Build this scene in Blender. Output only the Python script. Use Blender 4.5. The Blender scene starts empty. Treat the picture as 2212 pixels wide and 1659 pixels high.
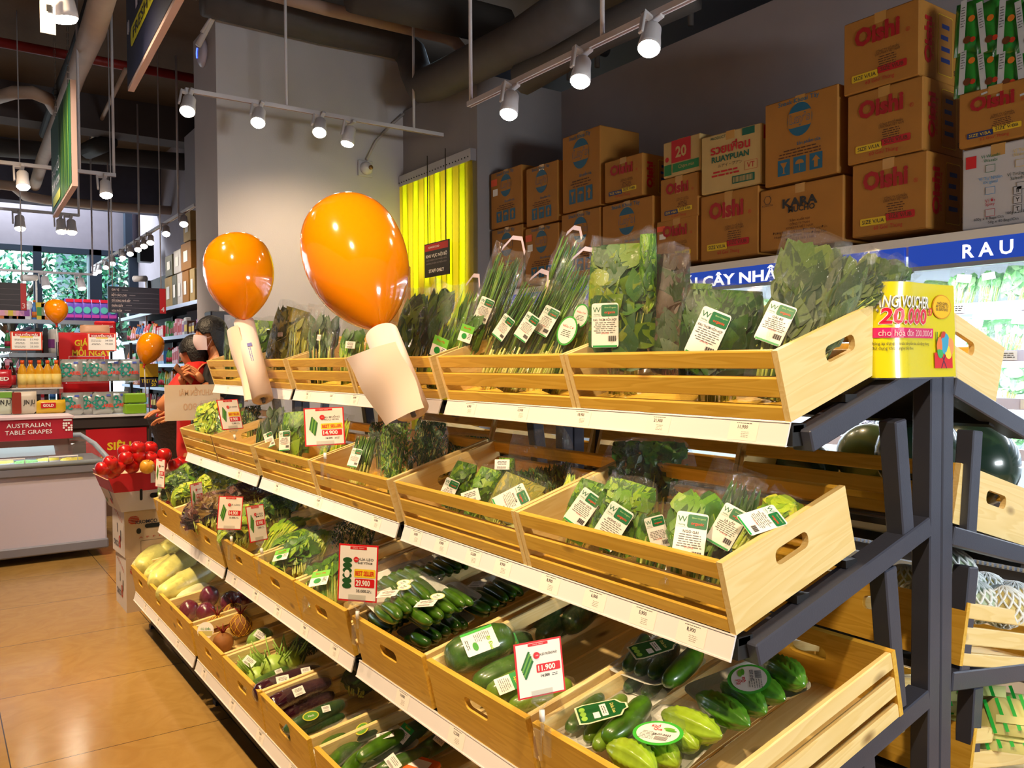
import bpy, math, random
from mathutils import Vector, Matrix
random.seed(7)
sc = bpy.context.scene
col = sc.collection
# ---------------------------------------------------------------- camera
F_PX = 1800.0
yaw, pitch, roll = (math.radians(a) for a in (34.94, 1.464, -0.292))
fw = Vector((math.sin(yaw)*math.cos(pitch), math.cos(yaw)*math.cos(pitch), -math.sin(pitch)))
r0 = Vector((math.cos(yaw), -math.sin(yaw), 0)); u0 = r0.cross(fw)
rt = math.cos(roll)*r0 + math.sin(roll)*u0; up = -math.sin(roll)*r0 + math.cos(roll)*u0
EYE = Vector((0, 0, 1.5))
cd = bpy.data.cameras.new('camera'); cam = bpy.data.objects.new('camera', cd); col.objects.link(cam)
cam.matrix_world = Matrix(((rt.x, up.x, -fw.x, 0), (rt.y, up.y, -fw.y, 0), (rt.z, up.z, -fw.z, 1.5), (0, 0, 0, 1)))
cd.sensor_width = 36; cd.lens = F_PX/2212*36; cd.clip_start = .05; cd.clip_end = 200
sc.camera = cam
sc.view_settings.view_transform = 'Standard'; sc.view_settings.look = 'None'
sc.view_settings.gamma = 1; sc.view_settings.use_curve_mapping = False
sc.view_settings.exposure = 0.0
try:
    sc.cycles.transparent_max_bounces = 40; sc.cycles.max_bounces = 8
except Exception: pass
# ---------------------------------------------------------------- world and big lights
wd = bpy.data.worlds.new('world'); sc.world = wd; wd.use_nodes = True
bg = wd.node_tree.nodes['Background']; bg.inputs[0].default_value = (.80, .84, 1, 1); bg.inputs[1].default_value = .10
WARM = (1, .73, .44); COOL = (.86, .93, 1)
def light(kind, loc, power, color, size=.1, tgt=None, angle=None, blend=.5, sy=None):
    d = bpy.data.lights.new('light', kind); d.energy = power; d.color = color
    if kind == 'AREA':
        d.size = size
        if sy: d.shape = 'RECTANGLE'; d.size_y = sy
    else: d.shadow_soft_size = size
    if kind == 'SPOT': d.spot_size = math.radians(angle or 60); d.spot_blend = blend
    o = bpy.data.objects.new('light', d); col.objects.link(o); o.location = loc
    if tgt is not None: o.rotation_euler = (Vector(tgt)-Vector(loc)).to_track_quat('-Z', 'Y').to_euler()
    return o
# warm track spots over the customer aisle, out of frame above the camera
for y in (-.3, 1.1, 2.5, 3.9, 5.3):
    light('SPOT', (-.15, y, 3.55), 290, WARM, .06, (1.35, y+.45, .85), 78, .7)
light('SPOT', (.35, 3.2, 3.5), 110, (1,.66,.22), .06, (.1, 3.4, 0), 70, .7)
light('SPOT', (.2, 5.2, 3.5), 110, (1,.74,.45), .06, (.3, 5.9, 0), 80, .7)
light('SPOT', (-.1, 7.0, 3.5), 120, WARM, .06, (1.2, 9, .9), 80, .7)
# added cool-white area light, head height behind the camera, brightening the crate ends
light('AREA', (2.5, -3.2, 1.75), 160, (.90,.98,1), 1.4, (2.0, 1.0, 1.1), sy=.5)
# area lights in place of daylight at the far shop-front windows
light('AREA', (-.5, 17.6, 6), 1500, (.85,.95,1), 5, (.5, 20, 2), sy=2)  # added outdoor lamp that brightens the trees from the shop side
light('AREA', (1.0, 16.6, 2.2), 40, (.75,.88,1), 4.5, (1.0, 8, 1.2), sy=1.8)
# ---------------------------------------------------------------- pixel helpers (back-projection on to real planes)
def ray(px, py): return (px-1106)*rt - (py-829.5)*up + F_PX*fw
def at(px, py, X=None, Y=None, Z=None, D=None):
    d = ray(px, py)
    if X is not None: t = X/d.x
    elif Y is not None: t = Y/d.y
    elif Z is not None: t = (Z-1.5)/d.z
    else: t = D/F_PX
    return EYE + d*t
# rack tiers: lip X, lip Z, slope, rotated?
TIER = {1: (1.382, 1.378, math.radians(17.5)), 2: (1.222, .988, math.radians(16)), 3: (1.064, .591, math.radians(13)), 4: (.93, .222, math.radians(9))}
def on(t, px, py, w=0.):
    X0, Z0, a = TIER[t]; n = Vector((-math.sin(a), 0, math.cos(a)))
    p0 = Vector((X0, 0, Z0)) + n*w; d = ray(px, py)
    return EYE + d*((p0-EYE).dot(n)/d.dot(n))
def loc(t, Y, u, w=0.):
    X0, Z0, a = TIER[t]
    return Vector((X0+u*math.cos(a)-w*math.sin(a), Y, Z0+u*math.sin(a)+w*math.cos(a)))
# ---------------------------------------------------------------- materials
MATS = {}
def srgb(c):
    return tuple(((x/255)/12.92 if x/255 <= .04045 else ((x/255+.055)/1.055)**2.4) for x in c)
def _new(name):
    m = bpy.data.materials.new(name); m.use_nodes = True; return m, m.node_tree.nodes, m.node_tree.links, m.node_tree.nodes['Principled BSDF']
def M(c, rough=.55, metal=0, emit=0, noise=0, nscale=8, bump=0, bscale=60, spec=.5, trans=0, alpha=1, coat=0):
    """c is sRGB 0..255"""
    k = (c, rough, metal, emit, noise, nscale, bump, bscale, spec, trans, alpha, coat)
    if k in MATS: return MATS[k]
    m, N, L, b = _new('mat'); lc = srgb(c)+(1,)
    b.inputs['Base Color'].default_value = lc; b.inputs['Roughness'].default_value = rough; b.inputs['Metallic'].default_value = metal
    b.inputs['Specular IOR Level'].default_value = spec; b.inputs['Transmission Weight'].default_value = trans; b.inputs['Alpha'].default_value = alpha
    b.inputs['Coat Weight'].default_value = coat; b.inputs['Coat Roughness'].default_value = .08
    if emit: b.inputs['Emission Color'].default_value = lc; b.inputs['Emission Strength'].default_value = emit
    if noise or bump:
        tc = N.new('ShaderNodeTexCoord')
    if noise:
        n = N.new('ShaderNodeTexNoise'); n.inputs['Scale'].default_value = nscale; n.inputs['Detail'].default_value = 4
        L.new(tc.outputs['Object'], n.inputs['Vector'])
        r = N.new('ShaderNodeValToRGB'); L.new(n.outputs[0], r.inputs[0])
        r.color_ramp.elements[0].position = .3; r.color_ramp.elements[1].position = .7
        r.color_ramp.elements[0].color = tuple(x*(1-noise) for x in lc[:3])+(1,)
        r.color_ramp.elements[1].color = tuple(min(1, x*(1+noise*.6)) for x in lc[:3])+(1,)
        L.new(r.outputs[0], b.inputs['Base Color'])
    if bump:
        n2 = N.new('ShaderNodeTexNoise'); n2.inputs['Scale'].default_value = bscale; n2.inputs['Detail'].default_value = 3
        L.new(tc.outputs['Object'], n2.inputs['Vector']); bp = N.new('ShaderNodeBump'); bp.inputs['Strength'].default_value = bump; bp.inputs['Distance'].default_value = .01
        L.new(n2.outputs[0], bp.inputs['Height']); L.new(bp.outputs[0], b.inputs['Normal'])
    MATS[k] = m; return m
def wood(name, c1, c2, axis, rough=.42):
    m, N, L, b = _new(name)
    tc = N.new('ShaderNodeTexCoord'); oi = N.new('ShaderNodeObjectInfo')
    mp = N.new('ShaderNodeMapping'); s = [22, 22, 22]; s[axis] = 1.6; mp.inputs['Scale'].default_value = s
    ad = N.new('ShaderNodeVectorMath'); ad.operation = 'MULTIPLY_ADD'
    L.new(oi.outputs['Random'], ad.inputs[0]); ad.inputs[1].default_value = (7, 9, 5); L.new(tc.outputs['Object'], ad.inputs[2])
    L.new(ad.outputs[0], mp.inputs[0])
    n = N.new('ShaderNodeTexNoise'); n.inputs['Scale'].default_value = 1; n.inputs['Detail'].default_value = 2; L.new(mp.outputs[0], n.inputs['Vector'])
    mu = N.new('ShaderNodeMath'); mu.operation = 'MULTIPLY'; mu.inputs[1].default_value = 9; L.new(n.outputs[0], mu.inputs[0])
    fr = N.new('ShaderNodeMath'); fr.operation = 'FRACT'; L.new(mu.outputs[0], fr.inputs[0])
    r = N.new('ShaderNodeValToRGB'); L.new(fr.outputs[0], r.inputs[0])
    e = r.color_ramp.elements; e[0].color = srgb(c1)+(1,); e[1].color = srgb(c2)+(1,); e[0].position = 0; e[1].position = .82
    e2 = e.new(.97); e2.color = srgb(c1)+(1,)
    # knots
    mk = N.new('ShaderNodeMapping'); s2 = [9, 9, 9]; s2[axis] = 4.2; mk.inputs['Scale'].default_value = s2; L.new(ad.outputs[0], mk.inputs[0])
    v = N.new('ShaderNodeTexVoronoi'); v.inputs['Scale'].default_value = 1; L.new(mk.outputs[0], v.inputs['Vector'])
    kr = N.new('ShaderNodeValToRGB'); L.new(v.outputs['Distance'], kr.inputs[0]); ke = kr.color_ramp.elements
    ke[0].position = .05; ke[0].color = (.16, .07, .02, 1); ke[1].position = .14; ke[1].color = (1, 1, 1, 1)
    mx = N.new('ShaderNodeMixRGB'); mx.blend_type = 'MULTIPLY'; mx.inputs[0].default_value = .75
    L.new(r.outputs[0], mx.inputs[1]); L.new(kr.outputs[0], mx.inputs[2]); L.new(mx.outputs[0], b.inputs['Base Color'])
    b.inputs['Roughness'].default_value = rough
    return m
PINE_Y = wood('pine', (212, 164, 54), (226, 182, 72), 1)
PINE_X = wood('pine_cool_lit', (232, 202, 132), (240, 214, 152), 0)  # paler copy of the pine: cool light on crate ends put into the colour
FRAME = M((60, 64, 80), .38, 0, noise=.08, bump=.05, bscale=300)
BLACK = M((26, 26, 30), .45)
WHITE = M((238, 232, 230), .4)
RED = M((214, 22, 28), .45); YEL = M((246, 214, 40), .5); INK = M((40, 38, 40), .6); GRN = M((30, 150, 60), .5); PAPER = M((245, 240, 232), .5)
NAVY = M((24, 34, 84), .5)
def film_mat(name, haze=.05, rough=.1, bump=.6, bscale=14, gloss=.035, tint=(.97, .98, .97)):
    m = bpy.data.materials.new(name); m.use_nodes = True; N = m.node_tree.nodes; L = m.node_tree.links; N.clear()
    out = N.new('ShaderNodeOutputMaterial'); tr = N.new('ShaderNodeBsdfTransparent'); tr.inputs[0].default_value = tint+(1,)
    gl = N.new('ShaderNodeBsdfGlossy'); gl.inputs['Roughness'].default_value = rough
    df = N.new('ShaderNodeBsdfDiffuse'); df.inputs[0].default_value = (.9, .92, .92, 1)
    tc = N.new('ShaderNodeTexCoord'); mp = N.new('ShaderNodeMapping'); mp.inputs['Scale'].default_value = (1, 1, .45)
    L.new(tc.outputs['Object'], mp.inputs[0])
    n = N.new('ShaderNodeTexNoise'); n.inputs['Scale'].default_value = bscale; n.inputs['Detail'].default_value = 5; n.inputs['Distortion'].default_value = 1.2
    L.new(mp.outputs[0], n.inputs['Vector'])
    bp = N.new('ShaderNodeBump'); bp.inputs['Strength'].default_value = bump; bp.inputs['Distance'].default_value = .05; L.new(n.outputs[0], bp.inputs['Height'])
    L.new(bp.outputs[0], gl.inputs['Normal'])
    lw = N.new('ShaderNodeLayerWeight'); lw.inputs[0].default_value = .25; L.new(bp.outputs[0], lw.inputs['Normal'])
    ma = N.new('ShaderNodeMath'); ma.operation = 'MULTIPLY_ADD'; ma.inputs[1].default_value = .15; ma.inputs[2].default_value = gloss; L.new(lw.outputs['Facing'], ma.inputs[0])
    m1 = N.new('ShaderNodeMixShader'); m1.inputs[0].default_value = haze; L.new(tr.outputs[0], m1.inputs[1]); L.new(df.outputs[0], m1.inputs[2])
    m2 = N.new('ShaderNodeMixShader'); L.new(ma.outputs[0], m2.inputs[0]); L.new(m1.outputs[0], m2.inputs[1]); L.new(gl.outputs[0], m2.inputs[2])
    L.new(m2.outputs[0], out.inputs[0]); return m
FILM = film_mat('clear_film', .014, .08, 1.0, 55, .05); WRAP = film_mat('cling_wrap', .01, .07, .8, 45, .05); ACRYL = film_mat('clear_acrylic', .05, .03, 0, 5, .08)
GLASS = film_mat('window_glass', .0, .02, 0, 5, .04, (.93, .97, .97))
# ---------------------------------------------------------------- mesh builder
_textcache = {}
def text_geo(s, bold):
    k = (s, bold)
    if k in _textcache: return _textcache[k]
    c = bpy.data.curves.new('t', 'FONT'); c.body = s; c.size = 1; c.resolution_u = 2; c.offset = bold; c.align_x = 'CENTER'; c.align_y = 'CENTER'
    o = bpy.data.objects.new('t', c); col.objects.link(o); bpy.context.view_layer.update()
    me = o.to_mesh(); v = [tuple(x.co) for x in me.vertices]; f = [tuple(p.vertices) for p in me.polygons]; o.to_mesh_clear()
    bpy.data.objects.remove(o); bpy.data.curves.remove(c)
    if v:
        w = max(x[0] for x in v)-min(x[0] for x in v)
        cx = (max(x[0] for x in v)+min(x[0] for x in v))/2; cy = (max(x[1] for x in v)+min(x[1] for x in v))/2
        h = max(x[1] for x in v)-min(x[1] for x in v)
    else: w = h = 1; cx = cy = 0
    _textcache[k] = (v, f, w, h, cx, cy); return _textcache[k]
def basis(o, x, y):
    x = Vector(x).normalized(); y = Vector(y); z = x.cross(y).normalized(); y = z.cross(x).normalized(); o = Vector(o)
    return Matrix(((x.x, y.x, z.x, o.x), (x.y, y.y, z.y, o.y), (x.z, y.z, z.z, o.z), (0, 0, 0, 1)))
class MB:
    def __init__(s, T=None): s.v = []; s.f = []; s.m = []; s.mats = []; s.sm = []; s.T = T
    def mi(s, m):
        if m not in s.mats: s.mats.append(m)
        return s.mats.index(m)
    def add(s, vs, fs, m, T=None, smooth=False):
        b = len(s.v); i = s.mi(m)
        for p in vs:
            p = Vector(p)
            if T is not None: p = T @ p
            if s.T is not None: p = s.T @ p
            s.v.append(p)
        for f in fs: s.f.append(tuple(b+k for k in f)); s.m.append(i); s.sm.append(smooth)
    def box(s, x0, y0, z0, x1, y1, z1, m, T=None, bv=0):
        if bv:
            b = min(bv, abs(x1-x0)*.4, abs(y1-y0)*.4, abs(z1-z0)*.4)
            vs = []; 
            for X, sx in ((x0, 1), (x1, -1)):
                for Y, sy in ((y0, 1), (y1, -1)):
                    for Zc, sz in ((z0, 1), (z1, -1)):
                        vs += [(X, Y+sy*b, Zc+sz*b), (X+sx*b, Y, Zc+sz*b), (X+sx*b, Y+sy*b, Zc)]
            def k(i, j, l, a): return (i*4+j*2+l)*3+a
            fs = [(k(0,0,0,0), k(0,0,1,0), k(0,1,1,0), k(0,1,0,0)), (k(1,0,0,0), k(1,1,0,0), k(1,1,1,0), k(1,0,1,0)),
                  (k(0,0,0,1), k(1,0,0,1), k(1,0,1,1), k(0,0,1,1)), (k(0,1,0,1), k(0,1,1,1), k(1,1,1,1), k(1,1,0,1)),
                  (k(0,0,0,2), k(0,1,0,2), k(1,1,0,2), k(1,0,0,2)), (k(0,0,1,2), k(1,0,1,2), k(1,1,1,2), k(0,1,1,2))]
            for i in (0, 1):
                for j in (0, 1):
                    fs.append((k(i,j,0,0), k(i,j,0,1), k(i,j,1,1), k(i,j,1,0))); fs.append((k(i,0,j,0), k(i,0,j,2), k(i,1,j,2), k(i,1,j,0))); fs.append((k(0,i,j,1), k(0,i,j,2), k(1,i,j,2), k(1,i,j,1)))
                    for l in (0, 1): fs.append((k(i,j,l,0), k(i,j,l,1), k(i,j,l,2)))
            s.add(vs, fs, m, T); return
        vs = [(x, y, z) for x in (x0, x1) for y in (y0, y1) for z in (z0, z1)]
        s.add(vs, [(0,1,3,2), (4,6,7,5), (0,4,5,1), (2,3,7,6), (0,2,6,4), (1,5,7,3)], m, T)
    def bar(s, a, b, w, h, m, upv=(0, 0, 1), bv=0):
        a = Vector(a); b = Vector(b); z = (b-a); l = z.length; z.normalize(); x = Vector(upv).cross(z)
        if x.length < 1e-4: x = Vector((1, 0, 0)).cross(z)
        x.normalize(); y = z.cross(x)
        T = Matrix(((x.x, y.x, z.x, a.x), (x.y, y.y, z.y, a.y), (x.z, y.z, z.z, a.z), (0, 0, 0, 1)))
        s.box(-w/2, -h/2, 0, w/2, h/2, l, m, T, bv)
    def quad(s, a, b, c, d, m): s.add([a, b, c, d], [(0, 1, 2, 3)], m)
    def tube(s, pts, r, m, n=8, cap=True, T=None):
        pts = [Vector(p) for p in pts]; rs = r if isinstance(r, (list, tuple)) else [r]*len(pts)
        vs = []; fs = []; px = None
        for i, p in enumerate(pts):
            d = (pts[min(i+1, len(pts)-1)]-pts[max(i-1, 0)])
            if d.length < 1e-9: d = Vector((0, 0, 1))
            d.normalize()
            if px is None: px = d.orthogonal().normalized()
            px = (px-d*px.dot(d)); px = px.normalized() if px.length > 1e-6 else d.orthogonal().normalized(); py = d.cross(px)
            for k in range(n): an = 2*math.pi*k/n; vs.append(p+(px*math.cos(an)+py*math.sin(an))*rs[i])
        for i in range(len(pts)-1):
            for k in range(n): fs.append((i*n+k, i*n+(k+1) % n, (i+1)*n+(k+1) % n, (i+1)*n+k))
        if cap: fs.append(tuple(reversed(range(n)))); fs.append(tuple((len(pts)-1)*n+k for k in range(n)))
        s.add(vs, fs, m, T, True)
    def lathe(s, prof, m, n=20, T=None, sx=1, sy=1, fn=None):
        """prof = [(r, z)]"""
        vs = []; fs = []
        for (r, z) in prof:
            for k in range(n):
                an = 2*math.pi*k/n; rr = r*(fn(an, z) if fn else 1); vs.append((rr*math.cos(an)*sx, rr*math.sin(an)*sy, z))
        for i in range(len(prof)-1):
            for k in range(n): fs.append((i*n+k, i*n+(k+1) % n, (i+1)*n+(k+1) % n, (i+1)*n+k))
        if prof[0][0] > 1e-5: fs.append(tuple(reversed(range(n))))
        if prof[-1][0] > 1e-5: fs.append(tuple((len(prof)-1)*n+k for k in range(n)))
        s.add(vs, fs, m, T, True)
    def poly(s, pts, m, T, th=0):
        n = len(pts); vs = [(p[0], p[1], th) for p in pts]; fs = [tuple(range(n))]
        if th:
            vs += [(p[0], p[1], 0) for p in pts]; fs += [tuple(reversed(range(n, 2*n)))]+[(k, k+n, (k+1) % n+n, (k+1) % n) for k in range(n)]
        s.add(vs, fs, m, T)
    def rect(s, cx, cy, w, h, m, T, z=.0006, r=0):
        if r:
            pts = []
            for (ax, ay, a0) in ((1, 1, 0), (-1, 1, 90), (-1, -1, 180), (1, -1, 270)):
                for k in range(5): an = math.radians(a0+k*22.5); pts.append((cx+ax*(w/2-r)+r*math.cos(an), cy+ay*(h/2-r)+r*math.sin(an)))
        else: pts = [(cx-w/2, cy-h/2), (cx+w/2, cy-h/2), (cx+w/2, cy+h/2), (cx-w/2, cy+h/2)]
        s.add([(p[0], p[1], z) for p in pts], [tuple(range(len(pts)))], m, T)
    def disc(s, cx, cy, r, m, T, z=.0006, n=20, ry=None):
        ry = ry or r; s.add([(cx+r*math.cos(2*math.pi*k/n), cy+ry*math.sin(2*math.pi*k/n), z) for k in range(n)], [tuple(range(n))], m, T)
    def text(s, t, cx, cy, h, m, T, z=.001, bold=0, w=None, rot=0, fit=False):
        """h = cap height-ish; w = exact width if given"""
        v, f, tw, th, ox, oy = text_geo(t, bold)
        ky = h/.73; kx = (w/tw) if w else ky
        if fit: ky = h/th
        c, sn = math.cos(rot), math.sin(rot); oy2 = oy if fit else .0
        vs = []
        for p in v:
            x = (p[0]-ox)*kx; y = (p[1]-(oy2 if fit else oy))*ky; vs.append((cx+x*c-y*sn, cy+x*sn+y*c, z))
        s.add(vs, f, m, T)
    def lines(s, cx, cy, w, n, gap, m, T, h=None, z=.0008, seed=1):
        rnd = random.Random(seed)
        for i in range(n):
            ww = w*rnd.uniform(.7, 1); x = cx-ww/2; yy = cy-i*gap
            while x < cx+ww/2-.0005:
                l = min(gap*rnd.uniform(.8, 2.6), cx+ww/2-x); s.rect(x+l/2, yy, l, h or gap*.35, m, T, z); x += l+gap*.4
    def obj(s, name, parent=None, smooth=None, center=True, bevel=0):
        me = bpy.data.meshes.new(name)
        o = bpy.data.objects.new(name, me)
        if center and s.v:
            lo = Vector((min(p.x for p in s.v), min(p.y for p in s.v), min(p.z for p in s.v))); hi = Vector((max(p.x for p in s.v), max(p.y for p in s.v), max(p.z for p in s.v)))
            c = (lo+hi)/2; c.z = lo.z
            if parent is not None: c = Vector((0, 0, 0))
        else: c = Vector((0, 0, 0))
        if parent is not None and parent.get('_o') is not None: c = Vector(parent['_o'])
        me.from_pydata([tuple(p-c) for p in s.v], [], s.f)
        for m in s.mats: me.materials.append(m)
        for p, i, sm in zip(me.polygons, s.m, s.sm): p.material_index = i; p.use_smooth = sm if smooth is None else smooth
        me.validate(); col.objects.link(o)
        if parent is not None:
            o.parent = parent
            if parent.get('_o') is None: o.location = c
            o['_o'] = list(c)
        else: o.location = c; o['_o'] = list(c)
        if bevel:
            bm = o.modifiers.new('b', 'BEVEL'); bm.width = bevel; bm.segments = 2; bm.limit_method = 'ANGLE'
        return o
def tag(o, label=None, cat=None, group=None, kind=None):
    if label: o['label'] = label
    if cat: o['category'] = cat
    if group: o['group'] = group
    if kind: o['kind'] = kind
    return o
def empty(name, p, label=None, cat=None, group=None):
    """Empty at world p; parts built in WORLD coordinates are re-based on it"""
    o = bpy.data.objects.new(name, None); o.empty_display_size = .05; col.objects.link(o); o.location = Vector(p); o['_o'] = list(Vector(p))
    return tag(o, label, cat, group)
def lempty(name, T, label=None, cat=None, group=None):
    """Empty with full transform; parts built in LOCAL coordinates"""
    o = bpy.data.objects.new(name, None); o.empty_display_size = .05; col.objects.link(o); o.matrix_world = T; o['_o'] = [0., 0., 0.]
    return tag(o, label, cat, group)
def dup(root, T=None, label=None, group=None):
    def cp(o, par):
        c = o.copy(); col.objects.link(c)
        if par is not None: c.parent = par
        for ch in [x for x in o.children]: cp(ch, c)
        return c
    r = cp(root, None)
    if T is not None: r.matrix_world = T
    if label: r['label'] = label
    if group: r['group'] = group
    return r
def struct(o, nm=None): o['kind'] = 'structure'; return o
# ================================================================ SETTING
def slab(name, x0, y0, z0, x1, y1, z1, m):
    b = MB(); b.box(x0, y0, z0, x1, y1, z1, m); return struct(b.obj(name))
# floor tiles
def floor_mat():
    m, N, L, b = _new('floor_tile'); tc = N.new('ShaderNodeTexCoord')
    mp = N.new('ShaderNodeMapping'); mp.inputs['Location'].default_value = (.58, -.36, 0); L.new(tc.outputs['Object'], mp.inputs[0])
    br = N.new('ShaderNodeTexBrick'); br.offset = 0; br.inputs['Scale'].default_value = 1; br.inputs['Brick Width'].default_value = .8; br.inputs['Row Height'].default_value = .8
    br.inputs['Mortar Size'].default_value = .0022; br.inputs['Mortar Smooth'].default_value = 0
    c = srgb((172, 136, 76)); br.inputs['Color1'].default_value = c+(1,); br.inputs['Color2'].default_value = tuple(x*.95 for x in c)+(1,); br.inputs['Mortar'].default_value = (.05, .035, .02, 1)
    L.new(mp.outputs[0], br.inputs['Vector'])
    n = N.new('ShaderNodeTexNoise'); n.inputs['Scale'].default_value = 5.5; n.inputs['Detail'].default_value = 8; n.inputs['Distortion'].default_value = 2.5; L.new(tc.outputs['Object'], n.inputs['Vector'])
    r = N.new('ShaderNodeValToRGB'); r.color_ramp.elements[0].position = .35; r.color_ramp.elements[0].color = (.88, .84, .76, 1); r.color_ramp.elements[1].position = .65; r.color_ramp.elements[1].color = (1, 1, 1, 1); L.new(n.outputs[0], r.inputs[0])
    mx = N.new('ShaderNodeMixRGB'); mx.blend_type = 'MULTIPLY'; mx.inputs[0].default_value = 1; L.new(br.outputs[0], mx.inputs[1]); L.new(r.outputs[0], mx.inputs[2]); L.new(mx.outputs[0], b.inputs['Base Color'])
    b.inputs['Roughness'].default_value = .16
    bp = N.new('ShaderNodeBump'); bp.inputs['Strength'].default_value = .12; bp.inputs['Distance'].default_value = .01; n3 = N.new('ShaderNodeTexNoise'); n3.inputs['Scale'].default_value = 5; L.new(tc.outputs['Object'], n3.inputs['Vector']); L.new(n3.outputs[0], bp.inputs['Height']); L.new(bp.outputs[0], b.inputs['Normal'])
    return m
fb = MB(); fb.box(-6, -2.5, -.1, 9, 19, 0, floor_mat()); struct(fb.obj('floor', center=False))
WALL = M((196, 190, 192), .8, noise=.03, nscale=3, bump=.1, bscale=90)
WALLD = M((150, 144, 146), .85, noise=.05, nscale=3, bump=.1, bscale=90)
CEIL = M((112, 92, 74), .95, noise=.1, nscale=2, bump=.3, bscale=20)
slab('ceiling', -6, -2.5, 5.0, 9, 15.2, 5.15, CEIL)
slab('trim_1', -6, 15.0, 4.05, 3.3, 15.3, 5.0, M((96, 96, 112), .9, noise=.1))       # soffit beam by the window wall
slab('trim_2', -6, 12.0, 4.55, 3.3, 12.4, 5.0, M((92, 84, 84), .9))
GREYW = M((166, 158, 170), .85, noise=.04)
# far shop-front wall with windows (plane Y=17)
YW = 17.0
DK = M((42, 56, 74), .6)
zt = at(0, 539, Y=YW).z; zb = .5
b = MB(); b.box(-6, YW, zt+.08, 3.4, YW+.2, 5.0, GREYW); b.box(-6, YW, 0, 3.4, YW+.2, zb, GREYW); struct(b.obj('wall_back'))
wx = [at(px, 600, Y=YW).x for px in (-60, 72, 193, 283)]
for i in range(3):
    b = MB(); w = .13 if i < 2 else .2
    b.box(wx[i]-.0, YW-.06, zb, wx[i]+w*1.0, YW+.06, zt+.1, DK); b.box(wx[i], YW-.06, zt, wx[i+1]+.1, YW+.06, zt+.1, DK); b.box(wx[i], YW-.05, zb, wx[i+1]+.1, YW+.05, zb+.08, DK)
    if i == 2: b.box(wx[3]-.04, YW-.06, zb, wx[3]+.12, YW+.06, zt+.1, DK)
    if i == 1: b.box(wx[2]-.035, YW-.05, zb, wx[2]+.035, YW+.05, zt, M((190, 220, 235), .4))
    wo = struct(b.obj('window_%d' % (i+1)))
    g = MB(); g.box(wx[i], YW-.01, zb, wx[i+1], YW+.005, zt, GLASS); g.obj('pane', wo)
b = MB(); b.box(.30, YW-.2, zt+.1, .44, YW, 5.0, DK); b.box(wx[3]-.12, YW-.2, zt+.1, wx[3], YW, 5, DK); struct(b.obj('trim_3'))
# right-hand wall of the left zone, its pilaster, the big pillar and the partition walls
XW = 3.26
slab('wall_left', XW, 7.9, 0, XW+.2, YW, 5.0, GREYW)
pA = at(398, 300, X=XW-.35).y
slab('wall_pilaster', XW-.35, pA-1.2, 0, XW, pA, 4.6, M((168, 160, 166), .85))
YA = 7.26; XP = at(470, 400, Y=YA).x; YA2 = at(422, 400, X=XP).y
slab('wall_pillar', XP, YA, 0, 3.8+1.4, YA2, 4.45, WALL)
YB = 5.93; XC = 4.7
b = MB(); b.box(3.8, YB+.121, 3.30, 3.92, YA, 3.93, WALLD); struct(b.obj('wall_doorway'))
slab('wall_segment', 3.8, YB, 0, XC, YB+.12, 3.93, WALLD)
slab('wall_right', XC, -2.5, 0, XC+.12, YB, 3.93, M((168, 158, 160), .85, noise=.05, nscale=3))
slab('wall_storeroom', 5.6, -2.5, 0, 5.7, 9, 5.0, M((92, 92, 98), .9))
slab('wall_service', 3.2, 9.0, 0, 5.6, 9.1, 5.0, M((80, 84, 92), .9))
# yellow strip curtain in the doorway
def strip_mat(c):
    m, N, L, bs = _new('strip_pvc'); bs.inputs['Base Color'].default_value = srgb(c)+(1,); bs.inputs['Roughness'].default_value = .25
    tl = N.new('ShaderNodeBsdfTranslucent'); tl.inputs[0].default_value = srgb(c)+(1,); mx = N.new('ShaderNodeMixShader'); mx.inputs[0].default_value = .55
    L.new(bs.outputs[0], mx.inputs[1]); L.new(tl.outputs[0], mx.inputs[2]); L.new(mx.outputs[0], N['Material Output'].inputs[0]); return m
e = empty('strip_curtain', (3.76, 6.5, 0), 'translucent yellow plastic strip curtain hanging in the storeroom doorway', 'curtain')
r_ = MB(); r_.box(3.745, YB+.02, 3.20, 3.80, YA-.01, 3.30, M((205, 200, 205), .3, .6))
for k in range(26): r_.tube([(3.74, YB+.06+k*.05, 3.235), (3.747, YB+.06+k*.05, 3.235)], .006, BLACK, 6)
r_.obj('rail', e)
n = 13; w = (YA-YB)/n*1.0
Y1m, Y2m = strip_mat((226, 236, 10)), strip_mat((196, 176, 24))
for k in range(n):
    s = MB(); y = YB+.03+k*w; dx = .006*(k % 2); pts = []
    for j in range(7):
        z = 3.2-j*.53; xx = 3.762-dx+.006*math.sin(j*1.3+k)
        pts.append((xx, y-.012, z)); pts.append((xx-.004, y+w*.5, z)); pts.append((xx, y+w+.012, z))
    s.add(pts, [(j*3+i, j*3+i+1, j*3+i+4, j*3+i+3) for j in range(6) for i in range(2)], Y1m if k % 2 else Y2m, None, True)
    s.obj('strip', e)
light('AREA', (4.5, 6.7, 2.4), 36, (1, .98, .8), 1.0, (3.7, 6.7, 1.9), sy=1.6)
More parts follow.
